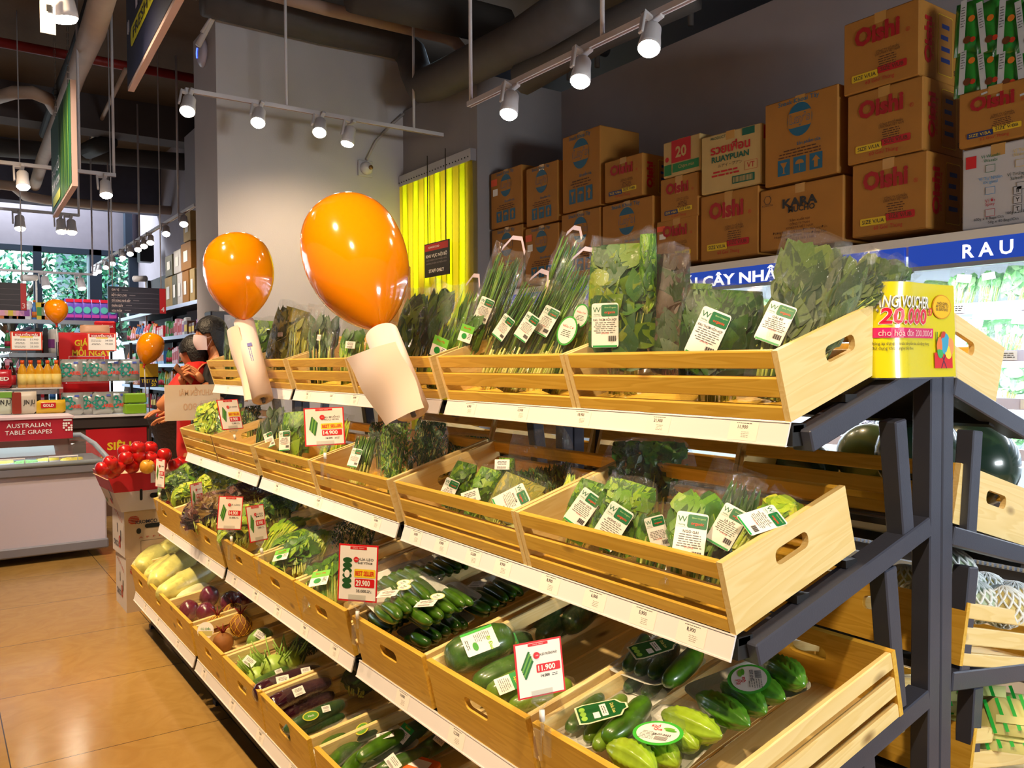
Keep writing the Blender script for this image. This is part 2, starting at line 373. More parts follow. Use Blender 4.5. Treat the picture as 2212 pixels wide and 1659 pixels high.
# trees and pale building outside the shop front
def tree(px, py, r, Y, label, seed):
    rnd = random.Random(seed); c = at(px, py, Y=Y); e = empty('street_tree', (c.x, c.y, 0), label, 'tree', None)
    t = MB(); t.tube([(c.x, c.y, -.1), (c.x+.1, c.y, c.z*.5), (c.x-.1, c.y, c.z)], [.12, .09, .05], M((70, 60, 50), .9))
    for k in range(5): a = rnd.uniform(0, 6.3); t.tube([(c.x, c.y, c.z*.7), (c.x+math.cos(a)*r*.7, c.y+math.sin(a)*.3, c.z+rnd.uniform(-.3, .7)*r)], [.05, .02], M((70, 60, 50), .9), 6)
    t.obj('trunk', e); f = MB(); ms = [M((24, 92, 66), .5), M((42, 128, 88), .5), M((96, 172, 130), .45), M((20, 70, 60), .5)]
    for k in range(1000):
        v = Vector((rnd.gauss(0, 1), rnd.gauss(0, .6), rnd.gauss(0, 1))); v = v.normalized()*r*rnd.random()**.45; v.y *= .35
        d = Vector((rnd.uniform(-1, 1), rnd.uniform(-.5, .5), rnd.uniform(-1, .3))).normalized()
        leaf(f, c+v, d, Vector((rnd.uniform(-.6, .6), -1, .6)), rnd.uniform(.10, .19), rnd.uniform(.05, .08), ms[rnd.randrange(4)], .2, 2)
    f.obj('foliage', e)
def leaf(mb, p, d, nrm, ln, wd, m, curl=.3, seg=3, fold=.15):
    d = Vector(d).normalized(); s = d.cross(Vector(nrm)); s = s.normalized() if s.length > 1e-5 else d.orthogonal().normalized(); n = s.cross(d)
    vs = []; p = Vector(p)
    prof = [0.12, .85, 1.0, .55, 0.0] if seg == 4 else ([.12, 1, .75, 0.0] if seg == 3 else [.1, 1, 0.])
    for i, w in enumerate(prof):
        t = i/(len(prof)-1); c = p+d*ln*t+n*(-curl*ln*t*t)
        vs += [c-s*wd*w*.5+n*fold*wd*w, c, c+s*wd*w*.5+n*fold*wd*w]
    fs = []
    for i in range(len(prof)-1): fs += [(i*3, i*3+1, i*3+4, i*3+3), (i*3+1, i*3+2, i*3+5, i*3+4)]
    mb.add(vs, fs, m, None, True)
tree(20, 625, 1.7, 19.0, 'leafy green tree outside the leftmost far window', 1)
tree(140, 660, 1.5, 22.5, 'leafy green tree outside the middle far window', 2)
tree(268, 640, 1.1, 19.0, 'leafy green tree outside the right far window beside the wall', 3)
bo = MB(); p0 = at(160, 560, Y=26); p1 = at(232, 560, Y=26)
bo.box(p0.x, 26, -.1, p1.x, 30, 6.2, M((170, 200, 215), .8)); bo.box(p0.x+.5, 25.9, 3.3, p0.x+1.1, 26, 5.4, M((120, 160, 190), .6))
for k in range(6): bo.box(p0.x+.1, 25.95, .4+k*.9, p1.x-.1, 26, .45+k*.9, M((140, 172, 190), .7))
tag(bo.obj('office_building'), 'pale grey-blue building seen through the middle far window', 'building')
sk = MB(); sk.box(-14, 18, -.14, 16, 40, -.1, M((150, 155, 150), .9)); tag(sk.obj('pavement'), kind='structure')
sb = MB(); sb.quad((-16, 38, -1), (20, 38, -1), (20, 38, 14), (-16, 38, 14), M((225, 240, 250), .9, emit=3.2)); tag(sb.obj('sky_backdrop'), kind='structure')
# ================================================================ DISPLAY RACK
SEC = [(1.02, 2.345), (2.375, 3.72), (3.75, 5.04)]
PX = 1.905
rack = empty('produce_rack', (PX, 3, 0), 'long black double-sided produce rack with sloping tiers and white price rails', 'display rack')
def arm(y, X0, Z0, X1, Z1, t=.05):
    b = MB(); b.bar((X0, y, Z0), (X1, y, Z1), t, t, FRAME, (0, 1, 0), .004); return b
def fr(b, pts, y, t=.046, dep=.045):
    for a, c in pts: b.bar((a[0], y+dep/2, a[1]), (c[0], y+dep/2, c[1]), dep, t, FRAME, (0, 1, 0), .003)
def yP(px, py, y): p = at(px, py, Y=y); return (p.x, p.z)
Y0 = 1.0
for yi, y in enumerate((1.0, 2.338, 3.713, 5.02)):
    b = MB()
    for dx in (-.026, .026): b.box(PX+dx-.024, y, .02, PX+dx+.024, y+.045, 1.475, FRAME, None, .003)
    b.box(PX-.12, y, 0, PX+.12, y+.045, .02, BLACK)
    b.obj('post', rack)
    # aisle-side arms (one per tier) and far-side arms
    for t in (1, 2, 3, 4):
        X0, Z0, a = TIER[t]; b = MB(); x1 = PX-.05
        b.bar((X0+.03, y+.022, Z0-.045+.03*math.tan(a)), (x1, y+.022, Z0-.045+(x1-X0)*math.tan(a)), .045, .05, FRAME, (0, 1, 0), .003); b.obj('shelf_arm', rack)
    for (x1, z1, zz) in ((2.33, 1.315, 1.44), (2.62, .915, 1.09), (2.75, .62, .745), (2.85, .28, .40)):
        b = MB(); b.bar((PX+.05, y+.022, zz), (x1, y+.022, z1), .045, .05, FRAME, (0, 1, 0), .003); b.obj('shelf_arm', rack)
    for (a, c) in (((1.735, 1.37), (1.775, 1.085)), ((1.70, 1.05), (1.745, .73)), ((1.62, .66), (1.66, .36)), ((2.075, 1.33), (2.045, 1.05)), ((2.06, 1.0), (2.02, .75)), ((2.09, .70), (2.06, .39)), ((1.45, .30), (1.45, .02)), ((1.05, .2), (1.05, .02)), ((2.5, .32), (2.5, .02))):
        b = MB(); fr(b, [(a, c)], y, .042); b.obj('strut', rack)
    b = MB(); b.box(1.0, y, 0, 1.10, y+.045, .02, BLACK); b.box(1.02, y+.008, .02, 1.07, y+.038, .19, BLACK); b.obj('foot', rack)
def railtags(rail, T, L, prices, seed):
    """price cards on the rail; T maps x along rail, y up the rail"""
    rnd = random.Random(seed)
    for k, p in enumerate(prices):
        b = MB(); x = L*(k+.5+rnd.uniform(-.18, .18))/len(prices)
        b.rect(x, .0, .074, .040, M((250, 240, 228), .5), T, .0005)
        b.text(p, x-.002, .008, .0075, INK, T, .001, .01); b.lines(x, .0165, .05, 1, .003, INK, T, .0012, seed=k)
        b.lines(x+.006, -.002, .024, 4, .0035, M((150, 140, 130), .6), T, .0009, seed=k+3); b.obj('price_label', rail)
PR = {1: [['6,900', '13,900', '18,900', '21,900', '11,900'], ['9,900', '12,500', '10,900', '14,900', '8,900'], ['7,900', '9,900']],
      2: [['6,000', '8,900', '12,200', '8,900', '8,900', '6,000', '5,900', '8,900'], ['9,900', '12,500', '10,900'], ['14,900', '8,900']],
      3: [['16,900', '12,500', '13,900'], ['8,900', '14,900', '16,900', '9,900', '11,900'], ['9,900', '7,900']],
      4: [['9,900', '12,500', '13,900'], ['9,900', '14,900', '9,500', '12,900'], ['8,500', '9,900', '6,900']]}
for t in (1, 2, 3, 4):
    X0, Z0, a = TIER[t]
    for s, (ya, yb) in enumerate(SEC):
        b = MB()        # deck: two long bars and a thin tray, plus wooden back slats
        dep = .40 if t < 3 else .66
        b.T = None
        for u in (.02, dep*.5, dep-.03):
            p = loc(t, 0, u, -.012); b.box(p.x-.02, ya, p.z-.012, p.x+.02, yb, p.z+.004, BLACK)
        b.obj('shelf_tray', rack)
        b = MB()
        dx, dz = (.014, .042) if t < 3 else (.011, .042)
        A = Vector((X0-.002, 0, Z0+.003)); B = Vector((X0-dx-.004, 0, Z0-dz-.003))
        hh = (A-B).length; upv = (A-B).normalized(); c = (A+B)/2
        T = basis((c.x, yb-.004, c.z), (0, -1, 0), upv)
        L = yb-ya-.008
        b.box(0, -hh/2, -.004, L, hh/2, 0, WHITE, T); b.box(0, hh/2-.003, 0, L, hh/2, .002, WHITE, T); b.box(0, -hh/2, 0, L, -hh/2+.003, .002, WHITE, T)
        railtags(b.obj('price_rail', rack), T, L, PR[t][s], t*5+s)
        b = MB(); b.box(X0-.0, ya, Z0-.045, X0+.035, yb, Z0-.004, BLACK); b.obj('front_beam', rack)
b = MB(); b.box(1.0, 1.05, .035, 1.03, 5.02, .17, BLACK); b.obj('kick_plate', rack)
# ---------------------------------------------------------------- crates
def panel_with_hole(b, w, h, th, T, m, hw=.10, hh=.034, hz=.62, r=.014):
    """panel in local x (0..w) z (0..h), thickness along +y, oval hand hole"""
    cx, cz = w/2, h*hz; hole = []; outer = []
    for (ax, az, a0) in ((1, 1, 0), (-1, 1, 90), (-1, -1, 180), (1, -1, 270)):
        X = w if ax > 0 else 0; Zc = h if az > 0 else 0
        for k in range(4):
            an = math.radians(a0+k*30); p = (cx+ax*(hw/2-r)+r*math.cos(an), cz+az*(hh/2-r)+r*math.sin(an)); hole.append(p)
            if k in (1, 2): outer.append((X, Zc))
            else:
                vert = (k == 0) == (a0 in (0, 180))
                outer.append((X, p[1]) if vert else (p[0], Zc))
    n = 16
    vs = [(p[0], 0, p[1]) for p in hole]+[(p[0], 0, p[1]) for p in outer]+[(p[0], th, p[1]) for p in hole]+[(p[0], th, p[1]) for p in outer]
    fs = []
    for k in range(n):
        j = (k+1) % n
        fs += [(k, j, n+j, n+k), (2*n+k, 3*n+k, 3*n+j, 2*n+j), (k, 2*n+k, 2*n+j, j), (n+k, n+j, 3*n+j, 3*n+k)]
    b.add(vs, fs, m, T)
def slat_side(b, w, h, th, T, m, n=3):
    for z0, z1 in ((0, .21), (.335, .62), (.745, 1)): b.box(0, 0, z0*h, w, th, z1*h, m, T, .0025)
def crate(T, D, L, H, longfront, label, group, holes=True):
    """local x depth 0..D, y 0..L, z 0..H"""
    e = lempty('wooden_crate', T, label, 'crate', group)
    th = .014
    fm, em = (PINE_Y, PINE_X)
    if longfront:
        for y in (0, L-th):
            b = MB(); panel_with_hole(b, D, H, th, Matrix.Translation((0, y, 0)), em, hw=.105); b.obj('end_panel', e)
        for x in (0, D-th):
            b = MB(); slat_side(b, L-2*th, H, th, Matrix.Translation((x+th, th, 0)) @ Matrix.Rotation(math.pi/2, 4, 'Z'), PINE_Y); b.obj('slatted_side', e)
    else:
        for x in (0, D-th):
            b = MB(); panel_with_hole(b, L, H, th, Matrix.Translation((x+th, 0, 0)) @ Matrix.Rotation(math.pi/2, 4, 'Z'), PINE_Y, hw=.10); b.obj('end_panel', e)
        for y in (0, L-th):
            b = MB(); slat_side(b, D-2*th, H, th, Matrix.Translation((th, y, 0)), PINE_X); b.obj('slatted_side', e)
    b = MB(); n = 4
    for k in range(n):
        if longfront: b.box(th+.004+k*(D-2*th)/n, th, .004, th+(k+1)*(D-2*th)/n-.006, L-th, .012, PINE_Y)
        else: b.box(th, th+.004+k*(L-2*th)/n, .004, D-th, th+(k+1)*(L-2*th)/n-.006, .012, PINE_X)
    b.obj('base', e)
    return e
def TC(t, Y, side=1):
    X0, Z0, a = TIER[t]
    return Matrix.Translation((X0-.002, Y, Z0+.003)) @ Matrix.Rotation(-a, 4, 'Y')
protos = {}
ORD = ['nearest', 'second nearest', 'third nearest', 'fourth nearest', 'fifth nearest', 'sixth nearest', 'seventh nearest', 'eighth nearest', 'ninth nearest']
TN = {1: 'top tier', 2: 'second tier', 3: 'third tier', 4: 'bottom tier'}
def put_crate(key, args, T, label, group):
    if key not in protos: protos[key] = crate(T, *args, label, group)
    else: dup(protos[key], T, label, group)
for t in (1, 2):
    k = 0
    for (ya, yb) in SEC:
        L = (yb-ya)/2-.005
        for j in range(2):
            put_crate('long', (.395, .657, .146, True), TC(t, ya+j*(yb-ya)/2+.002), 'slatted pine crate on the %s of the rack, %s' % (TN[t], ORD[k]+' to the camera'), 'pine crates on the rack'); k += 1
for t in (3, 4):
    k = 0
    for (ya, yb) in SEC:
        for j in range(3):
            yy = ya-.05+j*(yb-ya+.05)/3 if ya < 1.1 else ya+j*(yb-ya)/3
            put_crate('short', (.655, .432, .15, False), TC(t, yy+.002), 'solid-fronted pine crate on the %s, %s' % (TN[t], ORD[k]+' to the camera'), 'pine crates on the rack'); k += 1
# ================================================================ PRODUCE
G = {'mid': [M((67, 116, 17), .45), M((100, 151, 21), .45), M((48, 91, 16), .45), M((138, 174, 29), .45)],
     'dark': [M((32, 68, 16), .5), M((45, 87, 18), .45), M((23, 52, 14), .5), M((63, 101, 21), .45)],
     'light': [M((149, 183, 27), .45), M((180, 203, 38), .4), M((109, 153, 21), .45), M((206, 216, 54), .4)],
     'kale': [M((48, 74, 21), .5), M((67, 91, 24), .5), M((34, 58, 21), .5), M((83, 101, 29), .5)],
     'mix': [M((59, 108, 22), .45), M((105, 137, 24), .45), M((37, 83, 27), .45), M((127, 145, 31), .45), M((52, 87, 37), .5)],
     'purple': [M((61, 45, 32), .5), M((48, 76, 22), .5), M((76, 52, 31), .5), M((41, 64, 19), .5)],
     'red': [M((76, 27, 13), .45), M((100, 41, 14), .45), M((54, 20, 11), .5), M((118, 87, 21), .45)],
     'olive': [M((118, 122, 24), .45), M((144, 143, 32), .45), M((89, 95, 21), .45), M((169, 156, 40), .45)],
     'cold': [M((92, 160, 80), .45), M((120, 186, 104), .45), M((58, 124, 58), .45), M((160, 206, 140), .4)]}
STEM = M((190, 200, 92), .4); STEMW = M((246, 240, 150), .35); SCAL = M((62, 116, 20), .4); SCAL2 = M((104, 150, 26), .4); SCALD = M((40, 88, 16), .45)
def vwcard(b, T, w, h, title='', sl=0):
    b.rect(0, 0, w, h, PAPER, T, 0, w*.1)
    b.rect(w*.17, h*.33, w*.62, h*.26, M((24, 110, 60), .45), T, .0006, w*.06); b.text('organic', w*.18, h*.28, h*.06, M((232, 70, 40), .5), T, .0011, .01)
    b.text('Slow Organic', w*.2, h*.39, h*.035, M((190, 225, 150), .5), T, .0011)
    b.rect(-w*.31, h*.33, w*.3, h*.26, M((225, 232, 222), .5), T, .0006); b.text('W', -w*.31, h*.35, h*.12, M((40, 110, 70), .5), T, .0011)
    b.text('VietVeg', -w*.31, h*.24, h*.03, M((40, 110, 70), .5), T, .0011)
    if title: b.text(title, 0, h*.13, h*.055, INK, T, .001, .005, w=min(w*.86, w*.07*len(title)))
    b.lines(0, h*.06, w*.84, 6, h*.045, M((120, 120, 118), .6), T, h*.016, .0008, seed=int(abs(sl)*7)+3)
    for k in range(12): b.rect(w*(.12+.025*k), -h*.30, w*(.008+.008*(k*7 % 3)), h*.12, INK, T, .0009)
    b.text('27-07-22', 0, -h*.18, h*.035, M((220, 60, 50), .5), T, .001)
    b.rect(0, -h*.47, w*.9, h*.045, M((30, 160, 74), .45), T, .0006)
def card_white(b, T, w, h):
    b.rect(0, 0, w, h, PAPER, T, 0); b.lines(0, h*.3, w*.8, 3, h*.14, M((120, 120, 118), .6), T, h*.05)
    for k in range(10): b.rect(-w*.3+w*.06*k, -h*.3, w*.02, h*.22, INK, T, .0009)
CNT = [0]
NM = {'kale': 'bag_of_kale', 'leafy': 'bag_of_leafy_greens', 'scallion': 'bag_of_scallions', 'blade': 'bag_of_greens', 'dill': 'bag_of_dill', 'lettuce': 'bag_of_lettuce', 'mint': 'bag_of_herbs', 'stem': 'bag_of_stem_greens', 'empty': 'plastic_bag'}
def bag3(P0, P1, W, kind, label, pal='mid', group=None, card=None, th=None, extra=.075, face=(-.62, -.55, .5), flare=1.0, film=None, ribbon=False, dens=1., fill=1., cat='bag of vegetables', tall=1.0):
    th = th or {'lettuce': .065, 'mint': .05, 'leafy': .048}.get(kind, .042)
    CNT[0] += 1; rnd = random.Random(CNT[0]*13+1)
    P0 = P0-Vector((0, 0, extra))+Vector((.012, 0, 0)); ax = (P1-P0); L = ax.length; ax.normalize(); f = Vector(face)
    s = ax.cross(f).normalized(); n = s.cross(ax).normalized()
    if n.dot(f) < 0: n = -n
    if s.dot(rt) < 0: s = -s
    root = empty(NM[kind], P0, label, cat, group)
    puff = .22 if kind in ('lettuce', 'mint', 'dill') else (.10 if kind == 'leafy' else 0)
    def wf(v): return (.86+.14*min(1, v*3))*(1+(flare-1)*v)*(1-puff*max(0, abs(v-.5)*2)**4)*(1-puff*.5*max(0, (v-.6)/.4))
    def pt(u, v, w): return P0+ax*(v*L)+s*(u*W*.5)+n*w
    # film
    b = MB(); nu, nv = 8, 12; ph = [rnd.uniform(0, 6) for _ in range(8)]
    idx = {}
    for side in (1, -1):
        vs = []
        for j in range(nv+1):
            v = j/nv; prof = min(1, 5*v+.25)*min(1, (1-v)*2.6+.04)
            ww = wf(v)
            for i in range(nu+1):
                u = -1+2*i/nu; d = th*prof*(max(0, 1-u*u)**.55)
                wr = .005*math.sin(9*u+ph[0]+5*v)+.004*math.sin(17*v+ph[1]+7*u)+.006*math.sin(5*u*v*3+ph[2])
                e = (1-abs(u)) > .01
                vs.append(pt(u*ww, v+(.02*math.sin(u*3+ph[3]) if j == nv else 0), side*(d+(abs(wr) if e else 0)+.002)))
        b.add(vs, [(j*(nu+1)+i, j*(nu+1)+i+1, (j+1)*(nu+1)+i+1, (j+1)*(nu+1)+i) for j in range(nv) for i in range(nu)], film or FILM, None, True)
    b.obj('film', root)
    # contents
    c = MB(); pl = G[pal]; D = dens
    def rp(v, sp=.82):
        u = rnd.uniform(-sp, sp)*(.8 if v < .2 else 1); q = th*.85*min(1, 4*v+.2)*min(1, (1-v)*3+.1)*(1-u*u)**.5
        return u, q
    if kind in ('leafy', 'mint', 'lettuce'):
        ls = {'leafy': .095, 'mint': .045, 'lettuce': .062}[kind]; N = int({'leafy': 150, 'mint': 300, 'lettuce': 330}[kind]*D)
        for k in range(N):
            v = rnd.uniform(.16, .84*fill+.02); u, q = rp(v); w = rnd.uniform(-.3, 1)*q; l = min(ls*rnd.uniform(.6, 1.15), (1.0-v)*L*.9+.02)
            d = ax*rnd.uniform(.2, 1)+s*rnd.uniform(-.8, .8)+n*rnd.uniform(-.1, .25)
            nr = n+s*rnd.uniform(-.7, .7)+ax*rnd.uniform(-.6, .6)
            p = pt(u*.8, v, w)
            if kind == 'lettuce':
                leafw(c, p, d, nr, l, l*rnd.uniform(.7, 1.0), pl[rnd.randrange(len(pl))], rnd)
            else: leaf(c, p, d, nr, l, l*rnd.uniform(.5, .72), pl[rnd.randrange(len(pl))], rnd.uniform(-.1, .3), 4 if ls > .06 else 2)
        for k in range(int(16*D)):
            u, q = rp(.1); u2 = max(-.8, min(.8, u+rnd.uniform(-.3, .3)))
            c.tube([pt(u*.6, .03, rnd.uniform(-.5, .6)*th*.6), pt(u*.7, .25, rnd.uniform(0, .8)*th*.8), pt(u2, .5*fill, rnd.uniform(0, .7)*th)], [.0028, .0026, .0015], STEM if pal != 'purple' else M((110, 60, 60), .5), 5)
    if kind == 'kale':
        for k in range(int(46*D)):
            v = rnd.uniform(.26, .72); u, q = rp(v); w = rnd.uniform(-.2, 1)*q; l = L*rnd.uniform(.2, .32)
            leaf(c, pt(u*.7, v, w), ax*1.2+s*rnd.uniform(-.45, .45), n+s*rnd.uniform(-.5, .5), l, W*rnd.uniform(.3, .5), pl[rnd.randrange(len(pl))], rnd.uniform(-.1, .15), 4)
        for k in range(int(22*D)):
            u = rnd.uniform(-.8, .8); c.tube([pt(u*.6, .02, rnd.uniform(0, .7)*th*.7), pt(u*.75, .22, rnd.uniform(.2, .9)*th*.9), pt(u, .45, th*.6)], [.004, .0035, .002], STEM if k % 3 else pl[1], 5)
    if kind in ('scallion', 'stem', 'blade'):
        N = int({'scallion': 80, 'stem': 44, 'blade': 40}[kind]*D)
        for k in range(N):
            u = rnd.uniform(-.75, .75); u2 = max(-.85, min(.85, u*1.1+rnd.uniform(-.3, .3))); w = rnd.uniform(-.2, .9)*th*.75; vt = rnd.uniform(.72, .96)*fill
            def P(v): uu = (u*.75)*(1-v)+u2*v; return pt(uu, v, w*min(1, (1-v)*3+.15)*min(1, 3*v+.4)+.004*math.sin(6*v+k))
            if kind == 'scallion':
                r = rnd.uniform(.0024, .004); vs_ = .36+rnd.uniform(-.06, .06)
                c.tube([P(.02), P(.06), P(vs_*.6), P(vs_)], [r*1.5, r*1.2, r, r], STEMW if k % 2 else STEM, 5)
                c.tube([P(vs_), P((vs_+vt)/2), P(vt)], [r, r*1.2, r*.3], (SCAL, SCAL2, SCALD)[k % 3], 5)
            elif kind == 'stem':
                r = rnd.uniform(.0025, .004)
                c.tube([P(.02), P(.3), P(vt*.7)], [r*1.2, r, r*.6], STEM if k % 2 else pl[1], 5)
                leaf(c, P(vt*.5), ax+s*rnd.uniform(-.3, .3), n, L*.3, .03, pl[k % len(pl)], .1, 4)
                if k % 2: leaf(c, P(vt*.72), ax+s*rnd.uniform(-.5, .5), n+s*rnd.uniform(-.5, .5), L*.2, .035, pl[(k+1) % len(pl)], .1, 4)
            else:
                a, bb = P(.04), P(vt); leaf(c, a, bb-a, n+s*rnd.uniform(-.5, .5), (bb-a).length, rnd.uniform(.022, .05), pl[k % len(pl)], rnd.uniform(-.03, .05), 4)
                if k % 3 == 0: c.tube([P(.02), P(.35)], [.004, .003], STEM, 5)
    if kind == 'dill':
        for k in range(int(430*D)):
            v = rnd.uniform(.22, .93*fill); u, q = rp(v, .9); p = pt(u*.85, v, rnd.uniform(-.2, 1)*q)
            leaf(c, p, ax+s*rnd.uniform(-1, 1)+n*rnd.uniform(-.2, .4), n+s*rnd.uniform(-1, 1), rnd.uniform(.014, .028), rnd.uniform(.004, .008), pl[rnd.randrange(len(pl))], .1, 2)
        for k in range(int(18*D)):
            u = rnd.uniform(-.7, .7); c.tube([pt(u*.4, .03, rnd.uniform(-.4, .6)*th*.6), pt(u*.6, .4, th*.4), pt(u, .85*fill, th*.2)], [.0025, .002, .001], STEM if k % 2 else pl[0], 5)
    def clampv(p):
        r = p-P0; v = r.dot(ax)/L; u = r.dot(s)/(W*.5); w = r.dot(n); v = max(.015, min(.94, v)); ww = wf(v)*.93
        u = max(-ww, min(ww, u)); q = th*min(1, 5*v+.25)*min(1, (1-v)*2.6+.04)*max(0, 1-(u/ww*.96)**2)**.55; w = max(-q, min(q, w)); return pt(u, v, w)
    c.v = [clampv(p) for p in c.v]
    if c.v: c.obj('greens', root)
    if ribbon:
        r = MB(); hw = .007; p = [pt(-.5, .97, .006), pt(-.2, 1.07, .0), pt(.3, 1.08, .0), pt(.75, .98, .006)]
        vs = []
        for q in p: vs += [q-ax*hw, q+ax*hw]
        r.add(vs, [(0, 2, 3, 1), (2, 4, 5, 3), (4, 6, 7, 5)], M((212, 196, 216), .3, alpha=.8), None, True); r.obj('handle_strip', root)
    if card:
        v, u, ck, title = card[:4]; rot = card[4] if len(card) > 4 else 0; cs = card[5] if len(card) > 5 else 1
        o = pt(u, v, th*1.0*(max(.1, 1-u*u)**.5)+.010); xx = s*math.cos(rot)+ax*math.sin(rot); yy = ax*math.cos(rot)-s*math.sin(rot)
        T = basis(o, xx, yy)
        if (T.to_3x3() @ Vector((0, 0, 1))).dot(f) < 0: T = basis(o, -xx, yy)
        b = MB()
        if ck == 'vw': vwcard(b, T, .052*cs, .088*cs, title, CNT[0])
        elif ck == 'oval': b.disc(0, 0, .028*cs, M((60, 170, 60), .5), T, 0, 24, .042*cs); b.disc(0, 0, .024*cs, PAPER, T, .0006, 24, .037*cs); b.text('Hữu Cơ', 0, .012*cs, .007*cs, RED, T, .001); b.lines(0, 0, .03*cs, 4, .005*cs, INK, T)
        elif ck == 'white': card_white(b, T, .045*cs, .03*cs)
        elif ck == 'green':
            b.rect(0, 0, .06*cs, .07*cs, PAPER, T, 0); b.rect(0, .02*cs, .06*cs, .03*cs, M((110, 190, 60), .5), T, .0005); b.text('Rau Má', 0, .022*cs, .008*cs, RED, T, .001); b.disc(-.005*cs, -.012*cs, .012*cs, GRN, T, .001); b.lines(.018*cs, .0, .014*cs, 4, .006*cs, INK, T)
        b.obj('label_card', root)
    return root
def leafw(mb, p, d, nrm, ln, wd, m, rnd):
    """frilly leaf: fan with a wavy rim"""
    d = Vector(d).normalized(); s = d.cross(Vector(nrm)); s = s.normalized() if s.length > 1e-5 else d.orthogonal().normalized(); n = s.cross(d)
    vs = [p]; K = 9; ph = rnd.uniform(0, 6)
    for r_, amp in ((.55, .06), (1., .22)):
        for k in range(K):
            a = -1.15+2.3*k/(K-1); vs.append(p+(d*math.cos(a)*ln+s*math.sin(a)*wd*.8)*r_+n*(amp*ln*math.sin(k*2.4+ph)+.15*ln*r_))
    mb.add(vs, [(0, 1+k, 2+k) for k in range(K-1)]+[(1+k, 1+K+k, 2+K+k, 2+k) for k in range(K-1)], m, None, False)
def dep(p): return (p-EYE).dot(fw)
def BG(bx, by, tx, ty, wpx, xb, xt, kind, label, **kw):
    if by > 725 and by < 800: kw.setdefault('extra', .118)
    dx = .03 if 725 < by < 800 else .0
    a = at(bx, by, X=xb+dx); b = at(tx, ty, X=xt+dx); return bag3(a, b, wpx*dep((a+b)/2)/F_PX, kind, label, **kw)
RH = 'RAU THƠM HỖN HỢP'
# --- top tier, nearest crate
BG(1338, 762, 1345, 508, 158, 1.40, 1.46, 'leafy', 'tall clear bag of mixed basil leaves with organic card, leftmost in the nearest top crate', pal='mix', card=(.42, -.42, 'vw', RH, 0, 1.3), dens=1.5, th=.05)
BG(1392, 640, 1400, 492, 40, 1.50, 1.52, 'leafy', 'thin pointed bag corner of green leaves sticking up behind the tall mixed herb bag', pal='mid', extra=.1)
BG(1440, 762, 1448, 530, 95, 1.47, 1.56, 'leafy', 'dark bag of purplish herbs squeezed beside the tall mixed herb bag', pal='purple', dens=.9, th=.035)
BG(1485, 730, 1500, 600, 90, 1.56, 1.60, 'leafy', 'bag of plain green leaves half hidden behind the lower mixed herb bag', pal='mid', dens=.7)
BG(1540, 764, 1566, 612, 190, 1.39, 1.44, 'leafy', 'low wide bag of mixed herbs with tilted organic card in the nearest top crate', pal='dark', card=(.55, -.28, 'vw', RH, -.35, 1.25), dens=1.3, th=.05)
BG(1655, 752, 1768, 505, 150, 1.40, 1.60, 'kale', 'tallest bag of broad kale leaves leaning right, organic card at its lower left', pal='kale', card=(.40, -.42, 'vw', 'CẢI BẸ', -.15, 1.1), th=.03, dens=1.9)
BG(1722, 735, 1850, 535, 92, 1.47, 1.62, 'kale', 'bag of dark kale leaning directly right of the tallest kale bag', pal='kale', th=.03, dens=1.5)
BG(1788, 700, 1925, 555, 100, 1.58, 1.72, 'kale', 'bag of dark kale, third from the tallest, above the crate handle', extra=.0, pal='kale', th=.03, dens=1.5)
BG(1838, 672, 1962, 568, 80, 1.66, 1.80, 'kale', 'rightmost slim bag of dark leaves reaching the yellow voucher sign', extra=-.01, pal='dark', th=.03, dens=1.3)
# --- top tier, second crate (scallions)
BG(980, 752, 1045, 655, 55, 1.40, 1.48, 'stem', 'small bag of stem herbs at the left end of the scallion crate', pal='mid', card=(.6, 0, 'green', '', 0, .8))
BG(1010, 742, 1108, 535, 88, 1.46, 1.58, 'scallion', 'tallest bag of scallions with pale handle strip and organic card, leftmost of the scallions', card=(.50, -.1, 'vw', 'HÀNH LÁ', -.1), ribbon=True, dens=1.2)
BG(1040, 764, 1165, 605, 76, 1.41, 1.52, 'scallion', 'scallion bag whose organic card is half covered by the next bag', card=(.55, -.2, 'vw', 'HÀNH LÁ', -.15, .9), dens=1.1, ribbon=True)
BG(1085, 768, 1205, 612, 80, 1.38, 1.50, 'scallion', 'scallion bag in the middle of the scallion crate, white roots at the rim', card=(.58, -.1, 'vw', 'HÀNH LÁ', -.15, .95), dens=1.2)
BG(1128, 766, 1262, 560, 100, 1.41, 1.58, 'scallion', 'large scallion bag with organic card, right of the centre of the scallion crate', card=(.50, -.15, 'vw', 'HÀNH LÁ', -.12), ribbon=True, dens=1.5)
BG(1180, 764, 1268, 640, 60, 1.38, 1.48, 'stem', 'slim bag of long herbs with oval label beside the scallions', pal='dark', card=(.62, 0, 'oval', ''))
BG(1215, 758, 1282, 630, 56, 1.44, 1.50, 'stem', 'slim bag of spinach stems with oval label touching the mixed herb bag', pal='mid', card=(.75, 0, 'oval', '', 0, .8))
BG(1175, 620, 1240, 505, 60, 1.60, 1.66, 'scallion', 'back scallion bag with looped handle in front of the cartons', ribbon=True, dens=.6)
